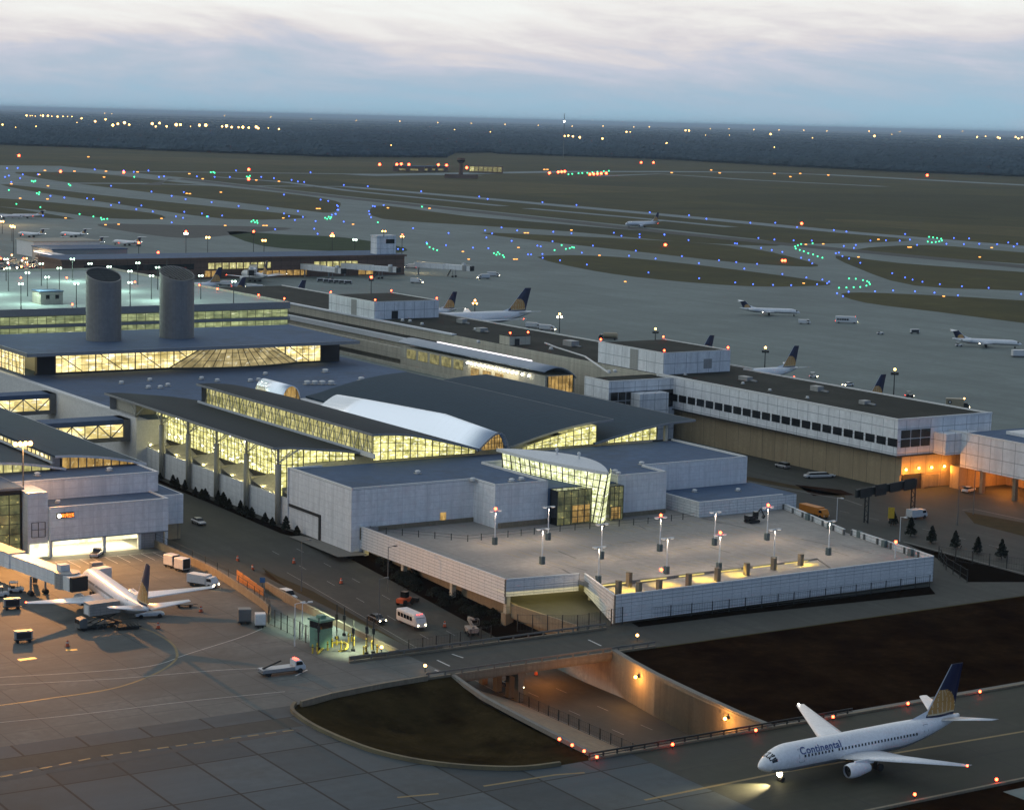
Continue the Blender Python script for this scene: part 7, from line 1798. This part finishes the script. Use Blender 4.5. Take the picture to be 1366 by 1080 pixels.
for u_ in (-285, -325, -370):
    for v_ in (-5, 35, 80): lamp('POINT', W(u_, v_, 34.0), 8500, (.68, 1.0, .82), .5)
for x, y in ((98, 410), (89, 371), (180, 377), (28, 371), (266, 381), (290, 386), (386, 403), (345, 394)):
    u_, v_ = GUV(x, y, 26.5); u_ = max(-419.9, min(-262.2, u_)); v_ = min(116.4, v_); obstruction(u_, v_, 25.6 if u_ < -263 else 26.3, 'rooftop car park', .9)
i = 0
LS = [(180,110,'o'),(405,160,'o'),(325,285,'o'),(205,375,'o'),(570,345,'o'),(640,205,'o'),(1010,290,'o'),(1210,335,'o'),(15,160,'r'),(360,160,'r'),(415,250,'r'),(1285,385,'r'),(335,190,'w'),(630,240,'w'),(60,330,'w'),(120,225,'w'),(260,300,'w'),(90,395,'o'),(300,340,'w')]
for x, y, c in sorted(LS):
    p_ = G(x * .0878, 330 + y * .0878, 4.0); marker('bright stand lamp in the clutter at the far left, %s from the left' % ORD[i], (p_.x, p_.y, 0), {'o': 'lamp_orange', 'r': 'lamp_red', 'w': 'lamp_white'}[c], 3.4, .45, 'stand_lamp', 'lamps crowding the far left stand', 'lamp', .12); i += 1
cn_ = thing('long_canopy', 'long bright white canopy running back from the far left stand', 'canopy', None, tuple(G(116, 362, 0)), 0)
a_ = Vector(G(50, 349, 0)) - cn_.location; a_.z = 0; d_ = a_.normalized(); n_ = Vector((-d_.y, d_.x, 0))
mb = MB(); mb.bar((0, 0, 6.4), (a_.x, a_.y, 6.4), 5.0, .5); mb.build('roof', MAT['fascia_white'], cn_)
for k in range(7): q_ = a_ * (k / 6.2 + .02); MB().tube((q_.x, q_.y, 0), (q_.x, q_.y, 6.2), .25, 6).build('post', MAT['steel'], cn_)
mb = MB(); mb.bar((n_.x * 2, n_.y * 2, 5.9), (a_.x + n_.x * 2, a_.y + n_.y * 2, 5.9), .3, .3); mb.build('light_strip', MAT['strip_white'], cn_)
# parked flood glow at the brick concourse
for x, y in ((300, 366), (385, 366), (470, 364), (560, 364)):
    p = G(x, y, 0); lamp('POINT', (p.x, p.y, 9), 4200, (1, .72, .36), .5)
lamp('POINT', tuple(G(40, 350, 0))[:2] + (14,), 16000, (1, .62, .3), 1.0)
lamp('POINT', tuple(G(10, 300, 0))[:2] + (18,), 26000, (1, .6, .25), 1.0)

# ================================================================ airfield lights
def tf(o, s): return lambda x, y: (o[0] + x * s, o[1] + y * s)
TA, TB_, TC = tf((0, 120), 460 / 1366), tf((440, 120), 460 / 1366), tf((880, 120), 486 / 1366)
BLUE = [TA(*q) for q in [(375,320),(588,325),(728,410),(1125,420),(1270,440),(1300,445),(1335,462),(1340,480),(1330,497),(440,385),(600,408),(680,425),(735,438),(838,450),(945,465),(1060,475),(1145,505),(1125,495),(1180,485),(1200,508),(1168,520),(1250,525),(1245,555),(1258,575),(1090,557),(345,435),(440,462),(472,452),(540,478),(560,463),(605,487),(697,507),(725,512),(730,488),(800,495),(825,507),(880,503),(370,437),(680,530),(70,315),(28,315),(90,340),(35,345),(150,340),(490,325),(530,330),(630,350),(650,348),(935,325),(910,350),(1035,350),(1085,355),(1155,362),(1180,368),(1205,370),(1230,332),(850,350),(780,348),(20,350),(45,370),(80,355),(170,503),(200,425),(255,432)]]
BLUE += [TB_(*q) for q in [(55,382),(150,387),(362,407),(592,428),(625,437),(842,450),(977,461),(1267,490),(32,466),(30,480),(22,496),(8,500),(170,465),(178,467),(155,485),(157,497),(163,510),(213,462),(55,527),(330,553),(470,572),(615,562),(643,574),(680,550),(720,603),(620,590),(383,610),(460,620),(567,630),(628,632),(835,625),(822,622),(785,657),(797,657),(842,655),(843,670),(882,605),(885,567),(957,573),(742,562),(912,680),(1018,697),(998,650),(1042,622),(1212,642),(1185,662),(1290,673),(1262,728),(1125,571),(1155,583),(1227,577),(1227,588),(1325,577),(270,635),(290,637)]]
BLUE += [TC(*q) for q in [(110,475),(175,488),(340,503),(433,503),(515,519),(653,530),(700,536),(370,560),(430,566),(502,569),(282,580),(290,581),(108,568),(18,548),(380,597),(420,605),(460,612),(83,628),(147,654),(222,643),(287,650),(317,675),(365,657),(460,695),(530,634),(560,642),(572,655),(570,570),(550,708),(610,716),(635,724),(628,730),(590,733),(493,737),(425,736),(350,733),(283,727),(148,711),(665,767),(687,778),(708,762),(807,760),(875,757),(957,760),(1030,765),(1118,775),(1050,733),(985,724),(920,708),(948,716),(872,692),(1133,741),(1233,747),(1355,770),(752,653),(710,637),(685,628),(660,617),(672,615),(690,590),(735,586),(728,597),(790,570),(848,569),(900,570),(920,545),(938,566),(965,586),(1075,582),(1103,560),(1140,583),(1160,562),(1198,582),(1307,577),(1327,592),(1340,582),(1265,583)]]
GREEN = [TA(*q) for q in [(835,332),(845,331),(850,334),(978,349),(985,352),(990,346),(532,350),(126,366),(133,369),(140,366),(272,379),(279,384),(146,415),(154,419),(156,411),(35,402),(65,457),(160,470),(315,497),(370,507),(400,512),(412,517),(425,516),(403,519),(820,507),(996,527),(1004,522),(1010,530),(1018,524),(1020,532),(1288,512),(1296,516),(1302,508),(1308,515),(1312,509)]]
GREEN += [TB_(*q) for q in [(190,530),(365,468),(385,615),(395,628),(410,635),(425,640),(650,652),(660,658),(672,655),(685,660),(690,667),(665,648),(935,635),(950,632),(960,628),(967,630),(918,620),(890,640),(945,340),(960,338),(985,336),(1000,335),(1020,334),(1040,332),(1060,330),(1085,328),(1105,326)]]
GREEN += [TC(*q) for q in [(508,592),(510,600),(525,605),(540,610),(557,617),(575,622),(592,629),(610,634),(518,588),(573,580),(530,583),(1010,556),(1025,558),(1040,560),(1055,563),(1058,570),(1048,573),(1035,575),(1020,577),(1005,574),(735,713),(762,718),(778,722),(785,727),(788,733),(775,739),(752,744),(727,745),(700,746),(672,747),(710,712)]]
AMBER = [TA(*q) for q in [(178,322),(295,325),(420,325),(545,328),(750,335),(803,355),(412,348),(45,375),(190,383),(155,338),(740,413),(752,414),(875,408),(80,432),(188,435),(640,512),(260,510),(418,537),(470,535),(892,540),(1044,540),(1056,540),(1105,365),(1015,360),(1256,473),(1266,473),(1122,510),(350,268)]]
AMBER += [TB_(*q) for q in [(230,470),(395,472),(92,535),(773,569),(784,569),(957,558),(1068,658),(747,627),(527,643),(550,673),(730,673),(740,673),(1170,762),(850,318),(862,318)]]
AMBER += [TC(*q) for q in [(548,582),(613,580),(820,563),(933,592),(941,592),(1245,594),(745,629),(540,727),(1065,776),(1200,629),(193,303),(225,314),(430,317),(490,328),(527,316),(632,322),(45,313)]]
RED = [TA(*q) for q in [(240,330),(490,333),(985,322),(985,360),(75,267)]] + [TB_(*q) for q in [(197,302),(265,302),(283,300),(313,302),(430,303),(462,305),(542,315),(1233,293),(1282,293),(1328,620),(870,336),(905,332),(918,331),(930,330),(1030,341),(1045,340),(1060,339),(1075,338),(1095,337)]] + [TC(*q) for q in [(460,646),(470,646),(532,507),(22,587),(1063,302),(1003,326)]]
for name, lst, mat, r0, lb, gp in (('taxiway_light', BLUE, 'lamp_blue', .36, 'tiny blue taxiway edge light on the airfield', 'blue taxiway edge lights'), ('taxiway_light', GREEN, 'lamp_green', .42, 'tiny green taxiway centreline light on the airfield', 'green taxiway lights'), ('guidance_sign', AMBER, 'lamp_amber', .9, 'small glowing amber guidance sign on the airfield grass', 'amber guidance signs'), ('airfield_light', RED, 'lamp_red', .75, 'small red airfield light far out on the grass', 'red airfield lights')):
    protos_ = {}
    for (x, y) in lst:
        p = G(x, y, .05); dist = p.y; sc_ = max(1.0, min(3.0, dist / 1250)) * (.5 if mat == 'lamp_amber' else 1)
        if name not in protos_:
            mb = MB()
            if mat == 'lamp_amber': mb.box(-1.3, 1.3, -.15, .15, .4, 1.3); mb.box(-1.2, -1.0, -.1, .1, 0, .4, 1); mb.box(1.0, 1.2, -.1, .1, 0, .4, 1)
            else: mb.ball((0, 0, .55 + r0 * .6), r0, 8, 5); mb.tube((0, 0, 0), (0, 0, .6), .1, 6, mi=1)
            o = mb.build(name, [MAT[mat], MAT['steel_dark']], None); tag(o, lb, 'sign' if 'sign' in name else 'airfield light', gp); protos_[name] = o
        else:
            o = protos_[name].copy(); COL.objects.link(o)
        o.location = p; o.scale = (sc_,) * 3
# city lights on the horizon
CITY = [TA(*q) + (s,) for q, s in [((105,102),2),((120,103),1.3),((140,104),1.3),((170,103),2.4),((190,103),2),((205,105),1.6),((228,106),1.8),((250,105),1.6),((268,106),1.3),((285,106),1.6),((323,113),1.8),((377,125),2.2),((418,117),2),((447,140),3),((467,135),2.4),((493,130),3.2),((512,138),2),((603,134),3),((632,132),2.4),((617,145),1.8),((660,145),2),((698,138),3.4),((715,138),2.6),((755,145),1.2),((790,140),2.8),((815,140),3.4),((880,145),2),((897,143),3.2),((918,148),2.2),((945,148),1.8),((962,148),2.8),((985,150),2.2),((1015,147),3),((1023,152),2.2),((1063,151),1.4),((1105,155),1.8),((305,130),1.2),((62,148),1.2),((10,138),1.8),((890,103),1.2),((1073,107),1.5),((1233,115),1.3),((415,93),1),((442,95),1),((143,145),1.6),((128,103),1.3),((160,101),1.4)]]
CITY += [TB_(*q) + (s,) for q, s in [((105,122),1.5),((277,125),1.5),((427,130),1.5),((560,133),1.5),((694,137),1.5),((826,141),1.3),((960,144),1.5),((1082,144),1.5),((1203,147),1.4),((1266,147),1.3),((494,158),1.2),((636,166),1.2),((243,219),1.4),((930,183),1.8),((945,182),1.8),((963,184),2),((990,188),2.2),((1080,193),2),((1175,167),1.8),((1190,167),1.4),((1335,210),1.5)]]
CITY += [TC(*q) + (s,) for q, s in [((97,152),1.9),((110,153),1.9),((190,146),1.2),((260,146),1.2),((353,149),1.5),((416,166),2.1),((448,151),1.4),((540,152),1.5),((627,154),1.3),((785,155),1.5),((805,173),2.3),((900,157),1.4),((1050,175),2.3),((1136,156),1.2),((1190,177),1.9),((1222,174),1.6),((1268,178),2.1),((1275,181),2.1),((1335,177),2.2),((1345,182),2.0),((1358,178),2.3),((172,170),1),((262,170),1),((573,180),1.2),((870,168),1.2),((25,200),1.6),((430,215),1.6)]]
c0 = None
for x, y, s in CITY:
    hy = 143 + SL * x; d = max(1.5, y - hy); D = min(26000, (CAMH - 24) * FPX / d); p = far(x, y, D); r = s * (.55 if s > 1.7 else .36) * D / FPX
    if c0 is None:
        mb = MB(); mb.ball((0, 0, 0), 1, 8, 5); c0 = mb.build('distant_lamp', MAT['lamp_warm'], None); tag(c0, 'tiny warm lamp glowing among the woods near the horizon', 'distant lamp', 'city lamps near the horizon'); o = c0
    else: o = c0.copy(); COL.objects.link(o)
    o.location = p; o.scale = (r, r, r)
T = thing('radio_mast', 'thin distant radio mast rising above the horizon with lamps at its foot', 'mast', None, tuple(far(752.5, 170, 5200)), 0); T.location.z = 0
mb = MB(); mb.tube((0, 0, 0), (0, 0, 108), 1.1, 6, .7); mb.build('mast', MAT['steel'], T); mb = MB(); mb.ball((0, 0, 88), 2.2, 8, 5); mb.build('lamp', MAT['lamp_white'], T)

# ================================================================ planting
def conifer(lb, u, v, z, h, w, group, mat='foliage', name='conifer'):
    T = thing(name, lb, 'tree' if h > 2 else 'shrub', (u, v, z), group=group)
    MB().tube((u, v, z), (u, v, z + h * .55), .07 + h * .012, 6, .03).build('trunk', MAT['bark'], T)
    mb = MB()
    for k in range(int(420 * (1 if h > 2 else .8))):
        t = RND.random() ** .8; r = w * (1 - t) ** .75 * math.sqrt(RND.uniform(.25, 1)) * (1 + .25 * math.sin(k)); a = RND.uniform(0, 2 * PI); zz = z + h * (.10 + .90 * t)
        c = Vector((u + r * math.cos(a), v + r * math.sin(a), zz)); s = RND.uniform(.18, .38) * (1.1 - .5 * t) * (h / 3.2) ** .5
        d1 = Vector((RND.uniform(-1, 1), RND.uniform(-1, 1), RND.uniform(-.5, .9))).normalized() * s; d2 = Vector((RND.uniform(-1, 1), RND.uniform(-1, 1), RND.uniform(-.3, .8))).normalized() * s
        mb.face(c - d1, c + d2, c + d1 * 1.2, c - d2 * .8)
    mb.build('crown', MAT[mat], T, fix=False)
TP = [(-99, -2.0), (-95, -1.9), (-86.5, -2.2), (-83.5, -2.4), (-79.5, -2.2), (-73, -2.4), (-69.5, -2.3), (-67, -2.6), (-60.5, -2.3), (-57.5, -2.4), (-54, -2.6), (-48.6, -2.3), (-45.5, -2.4), (-42, -2.7), (-36, -2.3), (-32, -2.5), (-26, -2.2), (-21, -2.0)]
for i, (u, v) in enumerate(TP): conifer('small dark conifer in the bed below the arrivals hall wall, %s from the left' % ORD[i], u, v + .25, .05, RND.uniform(1.7, 3.3), RND.uniform(.7, 1.25), 'conifers along the arrivals hall wall')
for i, (x, y, h) in enumerate(((1192, 700, 3.0), (1215, 715, 4.2), (1243, 724, 3.8), (1274, 731, 3.8), (1304, 738, 3.6), (1336, 745, 4.2))):
    u, v = GUV(x, y, 0); conifer('young dark tree beside the right hand road, %s from the left' % ORD[i], u, v, 0, h, 1.15, 'young trees along the right hand road')
# dense low shrubs on the bank below the louvred screen
k = 0
for i in range(30):
    u = RND.uniform(8, 54); v = RND.uniform(-.4, 3.6); zz = lerp(zr(u), min(-.4, zr(u) * .55), (v + 1) / 5.7)
    conifer('low dark spreading shrub on the bank below the louvred screen', u, v, zz - .1, RND.uniform(1.1, 1.9), RND.uniform(1.4, 2.3), 'shrubs on the bank below the screen', name='shrub')
# distant woods: a canopy sheet with a ragged edge of tree crowns
def edge_line(px): return [Vector(GUV(x, y)) for x, y in px]
FE = [(-150, 190), (0, 193), (150, 198), (300, 204), (440, 209), (590, 210), (604, 204), (655, 203), (668, 205), (780, 209), (900, 213), (1040, 221), (1200, 229), (1366, 235.5), (1600, 247)]
mb = MB(); pts = []
for (x0, y0), (x1, y1) in zip(FE, FE[1:]):
    n = max(2, int(abs(x1 - x0) / 2.2))
    for i in range(n):
        t = i / n; pts.append((lerp(x0, x1, t), lerp(y0, y1, t)))
for (x, y) in pts:
    hy = 143 + SL * x
    for rr in range(13):
        d = (y - hy) * (1 - rr / 15.5) ** 1.25; D = CAMH * FPX / max(2.6, d); jx = x + RND.uniform(-2.0, 2.0)
        p = far(jx, y, D); p.z = 0; r = RND.uniform(8, 13) * (1 + D / 14000); h = RND.uniform(11, 16) * (1 + D / 60000)
        n = 7; rings = []
        for kk in range(4):
            t = kk / 3; q = (0.55, 1.0, .8, .12)[kk]; rings.append([(p.x + r * q * RND.uniform(.75, 1.2) * math.cos(2 * PI * a / n), p.y + r * q * RND.uniform(.75, 1.2) * math.sin(2 * PI * a / n), h * (.08, .4, .75, 1)[kk] * RND.uniform(.9, 1.1)) for a in range(n)])
        mb.loft(rings)
    # understorey wall so that the edge is closed
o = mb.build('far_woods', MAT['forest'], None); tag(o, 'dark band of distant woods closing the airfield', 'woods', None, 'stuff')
# ================================================================ haze
def haze(density):
    m = bpy.data.materials.new('haze air'); m.use_nodes = True; nt = m.node_tree; nt.nodes.clear()
    out = nd(nt, 'ShaderNodeOutputMaterial'); v = nd(nt, 'ShaderNodeVolumePrincipled'); v.inputs['Color'].default_value = (.66, .83, 1.0, 1); v.inputs['Density'].default_value = density; v.inputs['Anisotropy'].default_value = 0
    nt.links.new(v.outputs[0], out.inputs['Volume'])
    mb = MB(); mb.box(-BIG - 3000, BIG + 3000, -BIG - 3000, BIG + 3000, -10.5, 119); o = mb.build('haze', m, None, base=(0, 0, 0)); tag(o, kind='stuff')
if HAZE: haze(HAZE)
